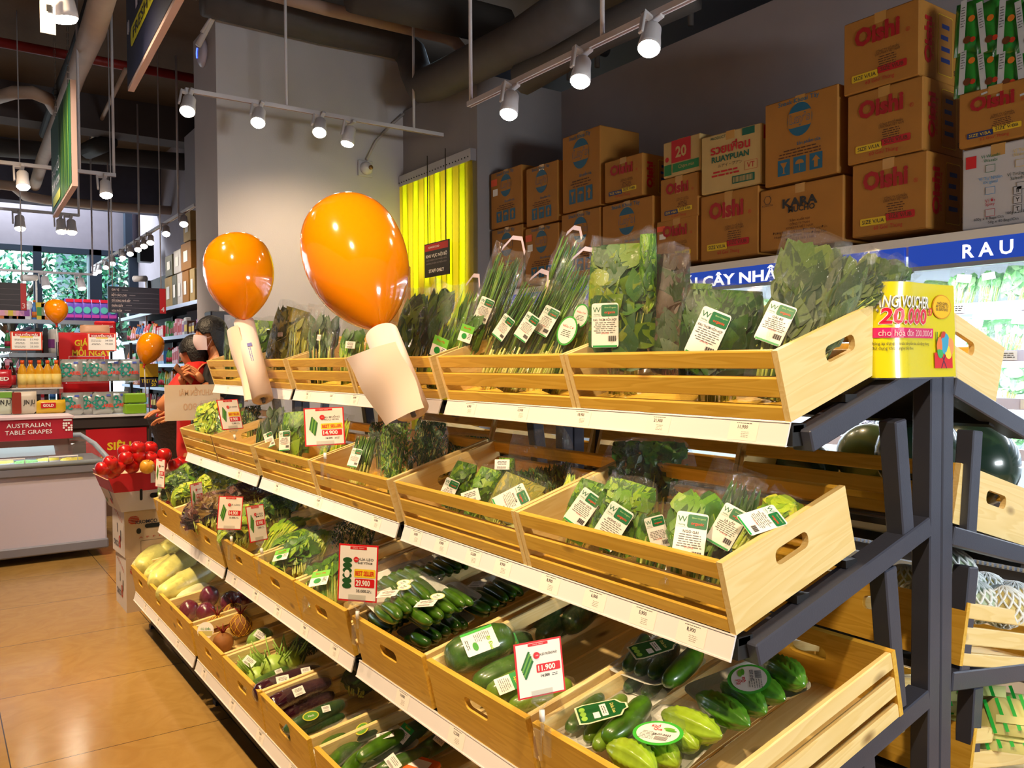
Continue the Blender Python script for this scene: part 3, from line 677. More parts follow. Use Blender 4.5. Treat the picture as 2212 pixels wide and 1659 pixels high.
# --- top tier, third and fourth crates
BG(945, 764, 1022, 612, 52, 1.42, 1.52, 'blade', 'slim bag of flat leeks, rightmost of the third top crate', pal='mid', ribbon=True)
BG(905, 764, 970, 610, 74, 1.44, 1.54, 'kale', 'bag of dark mustard greens with shiny tip left of the leeks', pal='dark', dens=1.2)
BG(860, 764, 915, 622, 82, 1.42, 1.52, 'kale', 'bag of mustard greens beside the big balloon roll', pal='mid', dens=1.2)
BG(930, 772, 985, 690, 60, 1.39, 1.44, 'blade', 'short bag with green hemp leaf label at the front of the third top crate', pal='mid', card=(.62, 0, 'green', ''))
BG(800, 772, 835, 690, 70, 1.44, 1.50, 'leafy', 'bag of greens directly behind the big balloon roll', pal='mid')
BG(745, 778, 770, 690, 62, 1.41, 1.47, 'stem', 'bag of water spinach just left of the big balloon roll', pal='mid', card=(.6, .2, 'white', ''))
BG(690, 779, 702, 655, 78, 1.40, 1.46, 'stem', 'bag of upright long stem greens under the big balloon', pal='dark', dens=1.3, card=(.55, 0, 'white', '', 1.4, .6))
# --- top tier, fifth and sixth crates
BG(640, 780, 668, 662, 78, 1.42, 1.48, 'stem', 'bag of pale water spinach at the right of the far top crate', pal='olive', dens=1.2, card=(.3, .2, 'white', ''))
BG(596, 780, 640, 655, 100, 1.44, 1.52, 'leafy', 'puffy bag of sweet potato leaves between the two balloon rolls', pal='olive', card=(.6, -.1, 'white', '', .3, .7), dens=1.3)
BG(556, 782, 572, 684, 66, 1.42, 1.46, 'leafy', 'bag of leaves directly behind the small balloon roll', pal='mid')
BG(496, 784, 504, 690, 40, 1.40, 1.44, 'stem', 'thin bag of greens at the far left end of the top tier', pal='dark')
# --- second tier, nearest crate
BG(1390, 1060, 1402, 945, 210, 1.50, 1.58, 'mint', 'wide dark bag of mint standing at the back of the nearest second-tier crate', pal='dark', dens=1.1, th=.06)
BG(1228, 1135, 1292, 1032, 92, 1.27, 1.36, 'mint', 'bag of marjoram with organic card, leftmost in the nearest second-tier crate', pal='mid', card=(.56, .05, 'vw', 'KINH GIỚI', -.3, 1.05))
BG(1305, 1160, 1372, 1030, 138, 1.24, 1.33, 'mint', 'wide bag of bright mint with organic card and peaked top', pal='mid', card=(.42, -.12, 'vw', 'HÚNG LỦI', -.28, 1.15), dens=1.2)
BG(1392, 1175, 1438, 1085, 100, 1.25, 1.30, 'stem', 'low bag with tilted organic card between mint and saw-leaf herb', pal='mid', card=(.62, .1, 'vw', '', .5, .8))
BG(1470, 1196, 1512, 1045, 128, 1.22, 1.32, 'kale', 'bag of saw-leaf coriander with upright organic card, centre of the nearest second-tier crate', pal='mid', card=(.42, -.02, 'vw', 'NGÒ GAI', .0, 1.2), dens=.9)
BG(1530, 1200, 1618, 1030, 90, 1.27, 1.40, 'blade', 'tall thin bag with organic card and dark stems, right of the saw-leaf coriander', pal='dark', card=(.50, -.15, 'vw', 'LÁ LỐT', -.2), dens=.9)
BG(1590, 1188, 1715, 1072, 100, 1.27, 1.48, 'kale', 'bag of yellow-green leaves with organic card against the crate end', extra=.02, pal='light', card=(.32, -.15, 'vw', 'HÚNG QUẾ', -.45), dens=1.1)
BG(1560, 1060, 1600, 1005, 120, 1.48, 1.52, 'empty', 'nearly empty clear bag top behind the saw-leaf coriander', dens=0, extra=.03)
# --- second tier, second crate
BG(1182, 1050, 1160, 925, 150, 1.48, 1.50, 'dill', 'tall clear bag of dark dill standing at the back of the second crate', pal='dark', fill=.5, dens=1.2)
BG(965, 1075, 1012, 992, 62, 1.28, 1.36, 'mint', 'slim bag of celery leaves with organic card in the second-tier second crate', pal='mid', card=(.42, -.25, 'vw', 'TÍA TÔ', -.15, .9))
BG(1010, 1092, 1065, 1005, 66, 1.27, 1.36, 'mint', 'slim bag of coriander sprigs next to the celery leaf bag', pal='mid', card=(.45, -.3, 'white', '', .6, 1.2))
BG(1068, 1104, 1140, 1028, 118, 1.25, 1.36, 'leafy', 'flat bag of olive-green long leaves with tilted organic card', pal='olive', card=(.55, .0, 'vw', 'RAU RĂM', -.7, 1.1), th=.03)
BG(1085, 1010, 1095, 985, 40, 1.4, 1.43, 'leafy', 'small bag with white card peeking behind the olive leaf bag', pal='mid', card=(.7, 0, 'white', ''))
BG(1205, 1085, 1248, 1018, 46, 1.33, 1.42, 'blade', 'narrow leaf bag wedged against the divider of the second crate', pal='light')
# --- second tier, section two
BG(965, 985, 985, 935, 200, 1.52, 1.58, 'dill', 'wide dark bag of dill lying at the back right of the third second-tier crate', pal='dark', dens=1.2)
BG(845, 1032, 858, 905, 84, 1.28, 1.34, 'dill', 'tall bag of dill with pale stems under the big balloon roll', pal='mid', dens=1.2)
BG(905, 1022, 935, 900, 90, 1.34, 1.40, 'dill', 'tall dark bag of dill right of the balloon roll', pal='dark', dens=1.2)
BG(766, 1008, 795, 935, 56, 1.26, 1.34, 'scallion', 'bag of yellowish chives with organic card left of the dill', card=(.45, -.2, 'vw', 'HẸ', -.15, .8))
BG(700, 975, 742, 890, 58, 1.32, 1.40, 'blade', 'bag of long yellow-green leaves behind the best-seller price sign', pal='light', dens=1.3)
BG(632, 978, 640, 882, 66, 1.30, 1.34, 'leafy', 'bag of leaves with tall organic card in the fourth second-tier crate', pal='mid', card=(.45, -.4, 'vw', 'RAU DỀN', 0, 1.0), dens=1.2)
BG(593, 970, 588, 862, 58, 1.27, 1.30, 'stem', 'bag of dark choy with slanted card under the small balloon roll', pal='dark', card=(.35, -.1, 'vw', '', .2, .8))
BG(560, 962, 580, 905, 46, 1.32, 1.36, 'scallion', 'short bag of green stems at the left of the fourth second-tier crate', dens=.7)
BG(815, 975, 822, 905, 60, 1.42, 1.46, 'dill', 'small dark herb bag behind the chives bag', pal='dark')
# --- second tier, far section
BG(447, 932, 447, 866, 66, 1.28, 1.33, 'mint', 'puffy bag of pale curly greens at the far left of the second tier', pal='light')
BG(492, 935, 500, 868, 66, 1.30, 1.36, 'mint', 'puffy bag of curly greens behind the slanted far price card', pal='mid', card=(.6, -.3, 'white', '', .4, .8))
BG(535, 925, 548, 872, 50, 1.40, 1.46, 'dill', 'dark herb bag behind the two curly green bags', pal='dark')
# --- third tier: lettuces and herbs
def BT(t, bx, by, tx, ty, wpx, w0, w1, kind, label, **kw):
    if kind == 'lettuce': w0 += .035; w1 += .045
    a = on(t, bx, by, w0); b = on(t, tx, ty, w1); kw.setdefault('face', (-.5, -.45, .75)); big = kind == 'lettuce'; kw.setdefault('th', .085 if big else None); return bag3(a, b, (1.35 if big else 1.1)*wpx*dep((a+b)/2)/F_PX, kind, label, **kw)
BT(3, 690, 1300, 700, 1195, 88, .10, .17, 'stem', 'bag of fine green shoots with printed card beside the baby cucumber sign', pal='mid', card=(.30, .05, 'green', '', -.2, 1.1), dens=1.2, extra=.02)
BT(3, 632, 1238, 640, 1145, 110, .09, .16, 'leafy', 'puffy bag of pennywort with bright green label in the third-tier crate', pal='mid', card=(.30, -.35, 'green', '', -.2, 1.0), dens=1.4, extra=.02)
BT(3, 668, 1200, 700, 1135, 70, .10, .18, 'stem', 'bag of pale shoots behind the pennywort bag', pal='light', extra=.02)
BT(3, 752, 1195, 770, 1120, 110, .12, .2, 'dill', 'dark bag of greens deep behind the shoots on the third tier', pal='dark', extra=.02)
BT(3, 575, 1190, 650, 1110, 80, .13, .17, 'stem', 'long bag of thin green stems lying beside the green lettuce', pal='light', extra=.02, dens=1.3)
BT(3, 512, 1170, 545, 1092, 90, .11, .16, 'lettuce', 'bag of bright butter lettuce behind the price cards', pal='light', extra=.03, dens=1.3)
BT(3, 590, 1120, 605, 1075, 70, .14, .18, 'lettuce', 'second butter lettuce head behind the first', pal='mid', extra=.03)
BT(3, 445, 1130, 462, 1068, 100, .12, .17, 'lettuce', 'dark red curly lettuce in the sixth third-tier crate', pal='red', extra=.03, dens=1.6)
BT(3, 530, 1080, 545, 1045, 90, .15, .19, 'lettuce', 'second dark red lettuce behind the first one', pal='red', extra=.03, dens=1.3)
BT(3, 405, 1085, 415, 1050, 64, .12, .16, 'lettuce', 'frilly light green lettuce between the far price cards', pal='light', extra=.02, dens=1.2)
BT(3, 462, 1062, 478, 1022, 76, .14, .19, 'lettuce', 'frilly light green lettuce behind the dark red one', pal='light', extra=.02, dens=1.3)
BT(3, 378, 1070, 388, 1022, 66, .12, .18, 'lettuce', 'bagged green lettuce at the far left of the third tier', pal='mid', extra=.02, dens=1.2)
BT(3, 410, 1040, 422, 1005, 60, .16, .21, 'lettuce', 'bagged lettuce behind the far left lettuce of the third tier', pal='mid', extra=.02, dens=1.2)
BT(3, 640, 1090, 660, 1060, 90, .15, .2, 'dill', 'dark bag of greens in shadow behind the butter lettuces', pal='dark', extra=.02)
# ================================================================ FIRM VEGETABLES, TRAYS, PRICE SIGNS
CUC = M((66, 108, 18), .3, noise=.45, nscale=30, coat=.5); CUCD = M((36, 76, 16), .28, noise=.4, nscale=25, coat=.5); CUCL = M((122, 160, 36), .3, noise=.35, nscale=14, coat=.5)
BML = M((156, 188, 44), .3, noise=.2, nscale=40, coat=.5); BMG = M((84, 142, 36), .3, noise=.25, nscale=40, coat=.5); EGG = M((58, 18, 34), .15, noise=.3, nscale=8, coat=.8)
CABB = M((232, 226, 130), .35, noise=.12, nscale=20, coat=.4); CABW = M((236, 228, 178), .4, noise=.08, nscale=30); ONI = M((116, 18, 58), .2, noise=.3, nscale=12, coat=.6); BEET = M((150, 96, 44), .7, noise=.3, nscale=20)
TRAYM = M((232, 230, 222), .45)
def veg(name, A, B, r, m, parent=None, kind='cuc', bend=.0, label=None, cat=None, group=None, n=16, sq=1.0, wrapped=False):
    A = Vector(A); B = Vector(B); L = (B-A).length; z = (B-A).normalized(); x = Vector((0, 0, 1)).cross(z); x = x.normalized() if x.length > .05 else Vector((1, 0, 0)); y = z.cross(x).normalized()
    prof = {'cuc': [(0, 0), (.42, .02), (.72, .08), (.9, .2), (1, .4), (1, .6), (.93, .8), (.75, .92), (.45, .98), (0, 1)],
            'bm': [(0, 0), (.22, .02), (.55, .12), (.88, .28), (1, .45), (.98, .6), (.8, .78), (.48, .91), (.16, .985), (0, 1)],
            'egg': [(0, 0), (.6, .015), (.9, .07), (1, .18), (.95, .4), (.85, .6), (.75, .8), (.6, .93), (.42, 1), (0, 1.0)],
            'cab': [(0, 0), (.55, .015), (.84, .09), (.98, .25), (1, .5), (.96, .72), (.82, .88), (.5, .975), (0, 1)],
            'ball': [(0, .0), (.4, .04), (.75, .18), (.97, .4), (1, .55), (.85, .78), (.5, .93), (.15, 1.0), (0, 1.0)]}[kind]
    vs = []; fs = []; pr = []
    for i in range(len(prof)-1):
        k = 3 if kind == 'bm' else 2
        for j in range(k): t = j/k; pr.append((prof[i][0]*(1-t)+prof[i+1][0]*t, prof[i][1]*(1-t)+prof[i+1][1]*t))
    pr.append(prof[-1]); N = 32 if kind == 'bm' else (24 if kind == 'cab' else n)
    ph = random.uniform(0, 6)
    for (q, t) in pr:
        for k in range(N):
            a = 2*math.pi*k/N
            if kind == 'bm': rr = q*r*(1+.08*math.cos(8*a)+.06*math.sin(8*a+1)*math.sin(t*60+ph)+.03*math.sin(16*a+t*50))
            elif kind == 'cab': rr = q*r*(1+.035*math.sin(7*a+t*3+ph)+.02*math.sin(13*a-t*5))
            elif kind == 'cuc': rr = q*r*(1+.015*math.cos(5*a+ph))
            else: rr = q*r
            off = bend*math.sin(math.pi*t)
            vs.append(A+z*L*t+x*(rr*math.cos(a)+off)+y*(rr*math.sin(a)*sq))
    for i in range(len(pr)-1):
        for k in range(N): fs.append((i*N+k, i*N+(k+1) % N, (i+1)*N+(k+1) % N, (i+1)*N+k))
    b = MB(); b.add(vs, fs, m, None, True)
    if kind == 'cab' or wrapped:
        pass
    o = b.obj(name, parent)
    if label: tag(o, label, cat, group)
    return o, (x, y, z)
def sticker(parent, c, x, y, kind, s=1.0, name='label_sticker'):
    T = basis(c, x, y); b = MB()
    if T.to_3x3().col[2].dot(EYE-Vector(c)) < 0: T = basis(c, -Vector(x), y)
    if kind == 'roundy': b.disc(0, 0, .026*s, M((230, 226, 150), .4), T, 0, 24, .019*s); b.disc(0, 0, .022*s, PAPER, T, .0004, 24, .016*s); b.text('Baby', 0, .003*s, .007*s, GRN, T, .001); b.lines(0, -.005*s, .024*s, 2, .004*s, INK, T)
    elif kind == 'white': card_white(b, T, .056*s, .042*s)
    elif kind == 'bigoval':
        b.disc(0, 0, .060*s, M((70, 190, 60), .35), T, 0, 32, .046*s); b.disc(0, 0, .051*s, PAPER, T, .0005, 32, .038*s)
        b.text('Khổ', -.012*s, .024*s, .009*s, RED, T, .001, .02); b.text('Qua', -.004*s, .012*s, .009*s, RED, T, .001, .02)
        b.disc(.022*s, .018*s, .014*s, M((120, 190, 60), .5), T, .0009, 12, .005*s); b.disc(.028*s, .012*s, .014*s, M((90, 170, 50), .5), T, .001, 12, .004*s)
        b.lines(-.022*s, .0, .036*s, 6, .005*s, M((130, 130, 120), .6), T); b.text('28-07-2022', .012*s, -.006*s, .007*s, INK, T, .001, .02)
        for k in range(12): b.rect(.0+.0026*s*k, -.020*s, .0012*s, .014*s, INK, T, .001)
    elif kind == 'shield':
        pts = [(-.026, -.045), (.026, -.045), (.030, -.03), (.026, .03), (.012, .038), (.008, .046), (-.008, .046), (-.012, .038), (-.026, .03), (-.030, -.03)]
        b.add([(p[0]*s*1.12, p[1]*s*1.08, 0) for p in pts], [tuple(range(10))], M((240, 232, 190), .4), T); b.add([(p[0]*s, p[1]*s, .0005) for p in pts], [tuple(range(10))], M((20, 92, 40), .4), T)
        b.text('Dưa Leo', 0, .022*s, .007*s, M((235, 225, 120), .5), T, .001, .01); b.rect(0, .004*s, .04*s, .012*s, PAPER, T, .001); b.lines(0, .006*s, .034*s, 2, .004*s, INK, T, z=.0014); b.rect(.012*s, -.012*s, .02*s, .012*s, PAPER, T, .001)
        for k in (-1, 0, 1): b.disc(k*.015*s, -.036*s, .008*s, M((150, 200, 70), .5), T, .001, 12, .006*s)
    elif kind == 'band':
        b.rect(0, 0, .074*s, .11*s, PAPER, T, 0, .006*s); b.rect(-.035*s, 0, .008*s, .11*s, M((60, 190, 60), .4), T, .0005); b.text('Bí Đao', .017*s, .03*s, .012*s, M((150, 200, 30), .5), T, .001, .02); b.disc(.012*s, -.02*s, .014*s, M((70, 160, 50), .5), T, .001, 16, .009*s)
        b.lines(-.012*s, .035*s, .03*s, 9, .006*s, M((120, 120, 120), .6), T); b.lines(.0, -.04*s, .04*s, 2, .006*s, INK, T)
    elif kind == 'green': b.rect(0, 0, .05*s, .075*s, PAPER, T, 0); b.rect(0, .025*s, .05*s, .025*s, GRN, T, .0005); b.text('Sạch', 0, .026*s, .009*s, YEL, T, .001, .01); b.lines(0, .004*s, .04*s, 6, .006*s, M((120, 120, 120), .6), T)
    elif kind == 'ovalg': b.disc(0, 0, .03*s, M((200, 200, 60), .4), T, 0, 24, .017*s); b.disc(0, 0, .026*s, M((90, 150, 50), .4), T, .0004, 24, .013*s); b.text('Xanh', 0, 0, .008*s, PAPER, T, .001)
    b.obj(name, parent)
def tray(t, w, corners, items, label, group=None, film=True, stick=(), tm=None, name='tray_of_vegetables', cat='tray of vegetables', tilt=0, nm='cucumber', hdome=.04):
    """corners: 4 pixel corners (front-left, front-right, back-right, back-left) on tier plane height w. items: (pxA, pyA, pxB, pyB, r, mat, kind, dw)"""
    P = [on(t, px, py, w) for px, py in corners]; c = sum(P, Vector())/4
    X = ((P[1]-P[0])+(P[2]-P[3])).normalized(); Yv = ((P[3]-P[0])+(P[2]-P[1])); nz = X.cross(Yv).normalized(); Yv = nz.cross(X).normalized()
    if nz.z < 0: nz = -nz; X = -X
    lw = ((P[1]-P[0]).length+(P[2]-P[3]).length)/2; lh = ((P[3]-P[0]).length+(P[2]-P[1]).length)/2
    T = Matrix(((X.x, Yv.x, nz.x, c.x), (X.y, Yv.y, nz.y, c.y), (X.z, Yv.z, nz.z, c.z), (0, 0, 0, 1)))
    root = empty(name, c, label, cat, group); b = MB()
    def ring(sx, sy, z, r):
        o = []
        for (ax, ay, a0) in ((1, 1, 0), (-1, 1, 90), (-1, -1, 180), (1, -1, 270)):
            for k in range(5): an = math.radians(a0+k*22.5); o.append((ax*(sx/2-r)+r*math.cos(an), ay*(sy/2-r)+r*math.sin(an), z))
        return o
    rings = [ring(lw*.8, lh*.8, 0, .02), ring(lw, lh, .016, .03), ring(lw+.006, lh+.006, .018, .03), ring(lw-.008, lh-.008, .016, .028), ring(lw*.8, lh*.8, .004, .02)]
    vs = [p for r in rings for p in r]; n = 20; fs = [tuple(reversed(range(n))), tuple(range(4*n, 5*n))]
    for i in range(4): fs += [(i*n+k, i*n+(k+1) % n, (i+1)*n+(k+1) % n, (i+1)*n+k) for k in range(n)]
    b.add(vs, fs, tm or TRAYM, T); b.obj('foam_tray', root)
    for it in items:
        a = on(t, it[0], it[1], w+it[4]+.008+it[7]); e = on(t, it[2], it[3], w+it[4]+.008+it[7]); veg(nm, a, e, it[4], it[5], root, it[6], bend=random.uniform(-.008, .008))
    if film:
        b = MB(); N = 10; vs = []; rnd = random.Random(int(c.x*1e4))
        for j in range(N+1):
            for i in range(N+1):
                u = -1+2*i/N; v = -1+2*j/N; h = hdome*min(1, 2.4*(1-abs(u)))*min(1, 2.4*(1-abs(v)))
                vs.append((u*lw*.5, v*lh*.5, .018+h+rnd.uniform(-.0015, .0015)))
        b.add(vs, [(j*(N+1)+i, j*(N+1)+i+1, (j+1)*(N+1)+i+1, (j+1)*(N+1)+i) for j in range(N) for i in range(N)], WRAP, T, True); b.obj('film', root)
    for (px, py, kind, s, rot) in stick:
        p = on(t, px, py, w+.018+hdome+.004); xx = X*math.cos(rot)+Yv*math.sin(rot); yy = Yv*math.cos(rot)-X*math.sin(rot); sticker(root, p, xx, yy, kind, s)
    return root
# --- third tier, nearest crate: cucumbers and bitter melons
tray(3, .10, [(1195, 1590), (1300, 1655), (1420, 1500), (1318, 1462)], [(1225, 1578, 1300, 1500, .019, CUC, 'cuc', 0), (1265, 1600, 1350, 1505, .02, CUCL, 'cuc', 0), (1285, 1618, 1365, 1530, .02, CUCL, 'cuc', .0), (1305, 1600, 1398, 1512, .026, CUC, 'cuc', .006)],
     'foam tray of four cucumbers with green shield label, front left of the nearest crate', stick=[(1300, 1535, 'shield', 1.1, -.55)], hdome=.05)
tray(3, .135, [(1318, 1462), (1430, 1502), (1545, 1400), (1440, 1365)], [(1350, 1445, 1395, 1375, .02, CUCD, 'cuc', 0), (1376, 1455, 1425, 1385, .02, CUCD, 'cuc', 0), (1406, 1462, 1460, 1392, .021, CUCD, 'cuc', 0), (1436, 1478, 1510, 1400, .024, CUC, 'cuc', .004)],
     'upper foam tray of dark cucumbers with dark green label under the price rail', stick=[(1412, 1398, 'shield', 1.1, -.5)], hdome=.05)
tray(3, .09, [(1330, 1500), (1425, 1530), (1530, 1440), (1440, 1410)], [(1350, 1490, 1420, 1440, .02, CUCD, 'cuc', 0), (1390, 1505, 1450, 1450, .02, CUCD, 'cuc', 0)],
     'lower foam tray of cucumbers beneath the dark cucumber tray', hdome=.035)
tray(3, .085, [(1300, 1640), (1470, 1690), (1578, 1590), (1440, 1530)], [(1312, 1612, 1418, 1668, .032, BML, 'bm', .004), (1398, 1612, 1465, 1655, .028, BML, 'bm', 0), (1440, 1558, 1508, 1618, .028, BML, 'bm', 0), (1430, 1540, 1560, 1592, .031, BML, 'bm', .012), (1380, 1590, 1440, 1640, .026, BML, 'bm', 0)],
     'foam tray of yellow-green bitter melons with round green label', stick=[(1421, 1583, 'bigoval', .85, .25)], nm='bitter_melon', hdome=.06)
tray(3, .10, [(1480, 1510), (1595, 1590), (1735, 1490), (1650, 1420)], [(1505, 1502, 1620, 1568, .030, BMG, 'bm', .004), (1560, 1475, 1655, 1540, .03, BMG, 'bm', .006), (1600, 1455, 1696, 1512, .029, BMG, 'bm', .004), (1655, 1430, 1738, 1480, .033, BMG, 'bm', .012)],
     'foam tray of bright green bitter melons with round label turned upside down', stick=[(1618, 1466, 'bigoval', .95, 2.6)], nm='bitter_melon', hdome=.06)
# --- third tier, second crate: wax gourds
def loose(t, w, a, b, r, m, kind, label, cat, name, group=None, st=None, sq=1, bend=0, film=True):
    A = on(t, a[0], a[1], w); B = on(t, b[0], b[1], w)
    if r > 1: r = r*.5*dep((A+B)/2)/F_PX
    root = empty(name, (A+B)/2-Vector((0, 0, r)), label, cat, group)
    o, (x, y, z) = veg({'egg': 'body', 'cab': 'head'}.get(kind, 'body'), A, B, r, m, root, kind, bend, sq=sq)
    if film:
        o2, _ = veg('film', A-(B-A).normalized()*.006, B+(B-A).normalized()*.01, r*1.05, WRAP, root, 'cuc' if kind != 'ball' else 'ball', bend, sq=sq)
    if st:
        for (f, kd, s, rot) in st:
            c = A+(B-A)*f; nrm = ((EYE-c).normalized()+Vector((0, 0, .35))).normalized(); nrm = (nrm-z*nrm.dot(z)).normalized(); c = c+nrm*(r*1.1+.002); yv = z*math.cos(rot)+nrm.cross(z)*math.sin(rot); xx = yv.cross(nrm); sticker(root, c, xx, yv, kd, s)
    return root
loose(3, .14, (962, 1428), (1108, 1372), 84, CUC, 'cuc', 'large wrapped wax gourd with white and green band label', 'wax gourd', 'wax_gourd', st=[(.46, 'band', .8, 0)])
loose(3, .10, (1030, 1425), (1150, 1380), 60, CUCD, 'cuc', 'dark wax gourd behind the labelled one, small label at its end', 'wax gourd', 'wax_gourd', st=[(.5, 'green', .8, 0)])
loose(3, .10, (1022, 1482), (1165, 1420), 60, CUC, 'cuc', 'wax gourd left of the cucumber price sign', 'wax gourd', 'wax_gourd')
loose(3, .09, (1050, 1505), (1190, 1450), 60, CUCL, 'cuc', 'lighter wax gourd directly behind the cucumber price sign', 'wax gourd', 'wax_gourd', st=[(.3, 'green', .8, 0)])
loose(3, .07, (1098, 1530), (1235, 1475), 46, CUCL, 'cuc', 'yellow-green gourd below the cucumber price sign', 'wax gourd', 'wax_gourd')
for k in range(4):
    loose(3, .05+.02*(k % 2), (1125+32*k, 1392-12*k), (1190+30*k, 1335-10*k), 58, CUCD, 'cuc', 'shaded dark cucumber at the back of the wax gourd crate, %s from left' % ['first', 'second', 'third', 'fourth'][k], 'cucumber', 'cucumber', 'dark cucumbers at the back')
# --- third tier, third crate: baby cucumber trays
def baby(w, cor, label, m=CUC, st=()):
    (ax, ay), (bx, by), (cx_, cy_), (dx, dy) = cor; it = []
    for r_ in range(1):
        for k in range(5):
            u0 = (k+.5)/5; v0, v1 = .05, .95
            def q(u, v): return ((ax*(1-u)+bx*u)*(1-v)+(dx*(1-u)+cx_*u)*v, (ay*(1-u)+by*u)*(1-v)+(dy*(1-u)+cy_*u)*v)
            p1 = q(v0, u0); p2 = q(v1, u0); it.append((*p1, *p2, .0165, m, 'cuc', .004*(k % 2)))
    for k in range(4):
        p1 = q(.12, .2+.2*k); p2 = q(.85, .2+.2*k); it.append((*p1, *p2, .0165, m, 'cuc', .024))
    tray(3, w, cor, it, label, 'baby cucumber trays', stick=st, name='tray_of_baby_cucumbers', hdome=.055)
baby(.17, [(800, 1318), (850, 1350), (958, 1290), (905, 1240)], 'foam tray of baby cucumbers beside the best-seller sign, left of the top pair', CUC, [(872, 1258, 'roundy', 1, .2), (838, 1282, 'white', 1.05, .9), (873, 1268, 'roundy', 1, .2)])
baby(.15, [(862, 1328), (915, 1364), (1035, 1300), (975, 1258)], 'foam tray of baby cucumbers with white label, right of the top pair', CUC, [(920, 1303, 'white', 1.05, .8), (945, 1288, 'roundy', 1, .2)])
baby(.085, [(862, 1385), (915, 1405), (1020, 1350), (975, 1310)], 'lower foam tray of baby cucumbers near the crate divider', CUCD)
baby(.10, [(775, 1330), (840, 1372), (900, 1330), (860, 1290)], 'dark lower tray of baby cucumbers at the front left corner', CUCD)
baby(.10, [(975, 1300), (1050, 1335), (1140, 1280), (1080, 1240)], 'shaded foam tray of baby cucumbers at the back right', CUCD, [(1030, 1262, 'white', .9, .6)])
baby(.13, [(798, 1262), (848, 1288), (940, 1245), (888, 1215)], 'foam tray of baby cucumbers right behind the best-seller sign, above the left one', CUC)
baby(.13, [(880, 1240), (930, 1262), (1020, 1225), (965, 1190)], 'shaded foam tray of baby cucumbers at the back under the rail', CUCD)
# --- bottom tier
loose(4, .12, (578, 1530), (712, 1472), 44, EGG, 'egg', 'purple eggplant in front of the other, with white labels', 'eggplant', 'eggplant', st=[(.45, 'white', .7, 1.57)], bend=.01)
loose(4, .13, (548, 1503), (690, 1445), 44, EGG, 'egg', 'longer purple eggplant nearest the kohlrabi, two white labels on it', 'eggplant', 'eggplant', st=[(.4, 'white', .8, 1.4), (.75, 'white', .6, 1.4)], bend=.012)
loose(4, .07, (598, 1555), (720, 1500), 40, EGG, 'egg', 'dark eggplant below the front one', 'eggplant', 'eggplant')
loose(4, .11, (532, 1490), (625, 1445), 26, CUC, 'cuc', 'slim green squash between kohlrabi and eggplants', 'squash', 'green_squash', st=[(.7, 'white', .5, 1.5)])
loose(4, .12, (612, 1580), (745, 1518), 34, CUCD, 'cuc', 'upper dark cucumber with oval and white labels near the divider', 'cucumber', 'cucumber', st=[(.4, 'ovalg', .9, 1.4), (.65, 'white', .5, 1.4)])
loose(4, .09, (622, 1594), (745, 1545), 26, CUCD, 'cuc', 'lower dark cucumber under the one with the oval label', 'cucumber', 'cucumber')
tray(4, .07, [(672, 1630), (760, 1710), (890, 1610), (800, 1535)], [(688, 1628, 790, 1548, .024, CUC, 'cuc', .01), (705, 1662, 800, 1580, .024, CUC, 'cuc', .004), (770, 1642, 872, 1582, .025, CUC, 'cuc', .022), (752, 1600, 830, 1560, .024, CUCD, 'cuc', .022), (740, 1680, 800, 1620, .024, CUC, 'cuc', .004)],
     'foam tray of long cucumbers with white labels in the bottom crate', stick=[(782, 1574, 'ovalg', 1.2, -.6), (832, 1588, 'white', .9, 1.2)], hdome=.055)
loose(4, .10, (800, 1635), (925, 1560), 42, CUCD, 'cuc', 'dark cucumber right of the long cucumber tray', 'cucumber', 'cucumber', st=[(.5, 'green', .8, .3)])
loose(4, .08, (810, 1668), (930, 1622), 34, CUC, 'cuc', 'cucumber with white label above the orange pack', 'cucumber', 'cucumber', st=[(.3, 'white', .8, .3)])
loose(4, .06, (890, 1640), (1000, 1570), 40, CUCD, 'cuc', 'shaded cucumber with green label at the back right of the bottom crate', 'cucumber', 'cucumber', st=[(.5, 'green', .7, .3)])
b = MB(); p = on(4, 905, 1655, .07); T = basis(p, (.4, -.9, 0), (.8, .4, .3)); b.box(-.06, -.03, -.01, .06, .03, .01, M((236, 104, 24), .5), T, .004); b.rect(0, 0, .08, .03, PAPER, T, .0108)
tag(b.obj('orange_pack'), 'orange pack with white label at the bottom edge of the bottom tier', 'vegetable pack')
# kohlrabi and chayote
for (px, py, r, w, lab) in ((592, 1440, .050, .11, 'large pale green kohlrabi with stalks in the middle of its crate'), (556, 1462, .042, .08, 'smaller kohlrabi in front of the large one'), (628, 1425, .040, .09, 'kohlrabi at the back beside the dark herb bag')):
    c = on(4, px, py, w); e = empty('kohlrabi', c, lab, 'kohlrabi'); veg('bulb', c-Vector((0, 0, r)), c+Vector((0, 0, r*.9)), r, M((164, 196, 84), .35, noise=.15), e, 'ball')
    s = MB()
    for k in range(8): a = k*.8; s.tube([c+Vector((math.cos(a)*r*.6, math.sin(a)*r*.6, r*.3)), c+Vector((math.cos(a)*r*1.4, math.sin(a)*r*1.4, r*1.2)), c+Vector((math.cos(a)*r*1.8, math.sin(a)*r*1.8, r*1.9))], [.004, .003, .002], M((150, 186, 80), .4), 6)
    s.obj('stalk', e)
for (a_, b_, lab) in (((535, 1392), (588, 1368), 'upper wrapped chayote with white sticker'), ((512, 1425), (565, 1400), 'middle wrapped chayote with white sticker beside the kohlrabi'), ((510, 1448), (575, 1422), 'lower wrapped chayote with two stickers')):
    loose(4, .10, a_, b_, 44, M((138, 178, 70), .35, noise=.15, nscale=12, coat=.4), 'ball', lab, 'chayote', 'chayote', st=[(.35, 'white', .8, .5)])
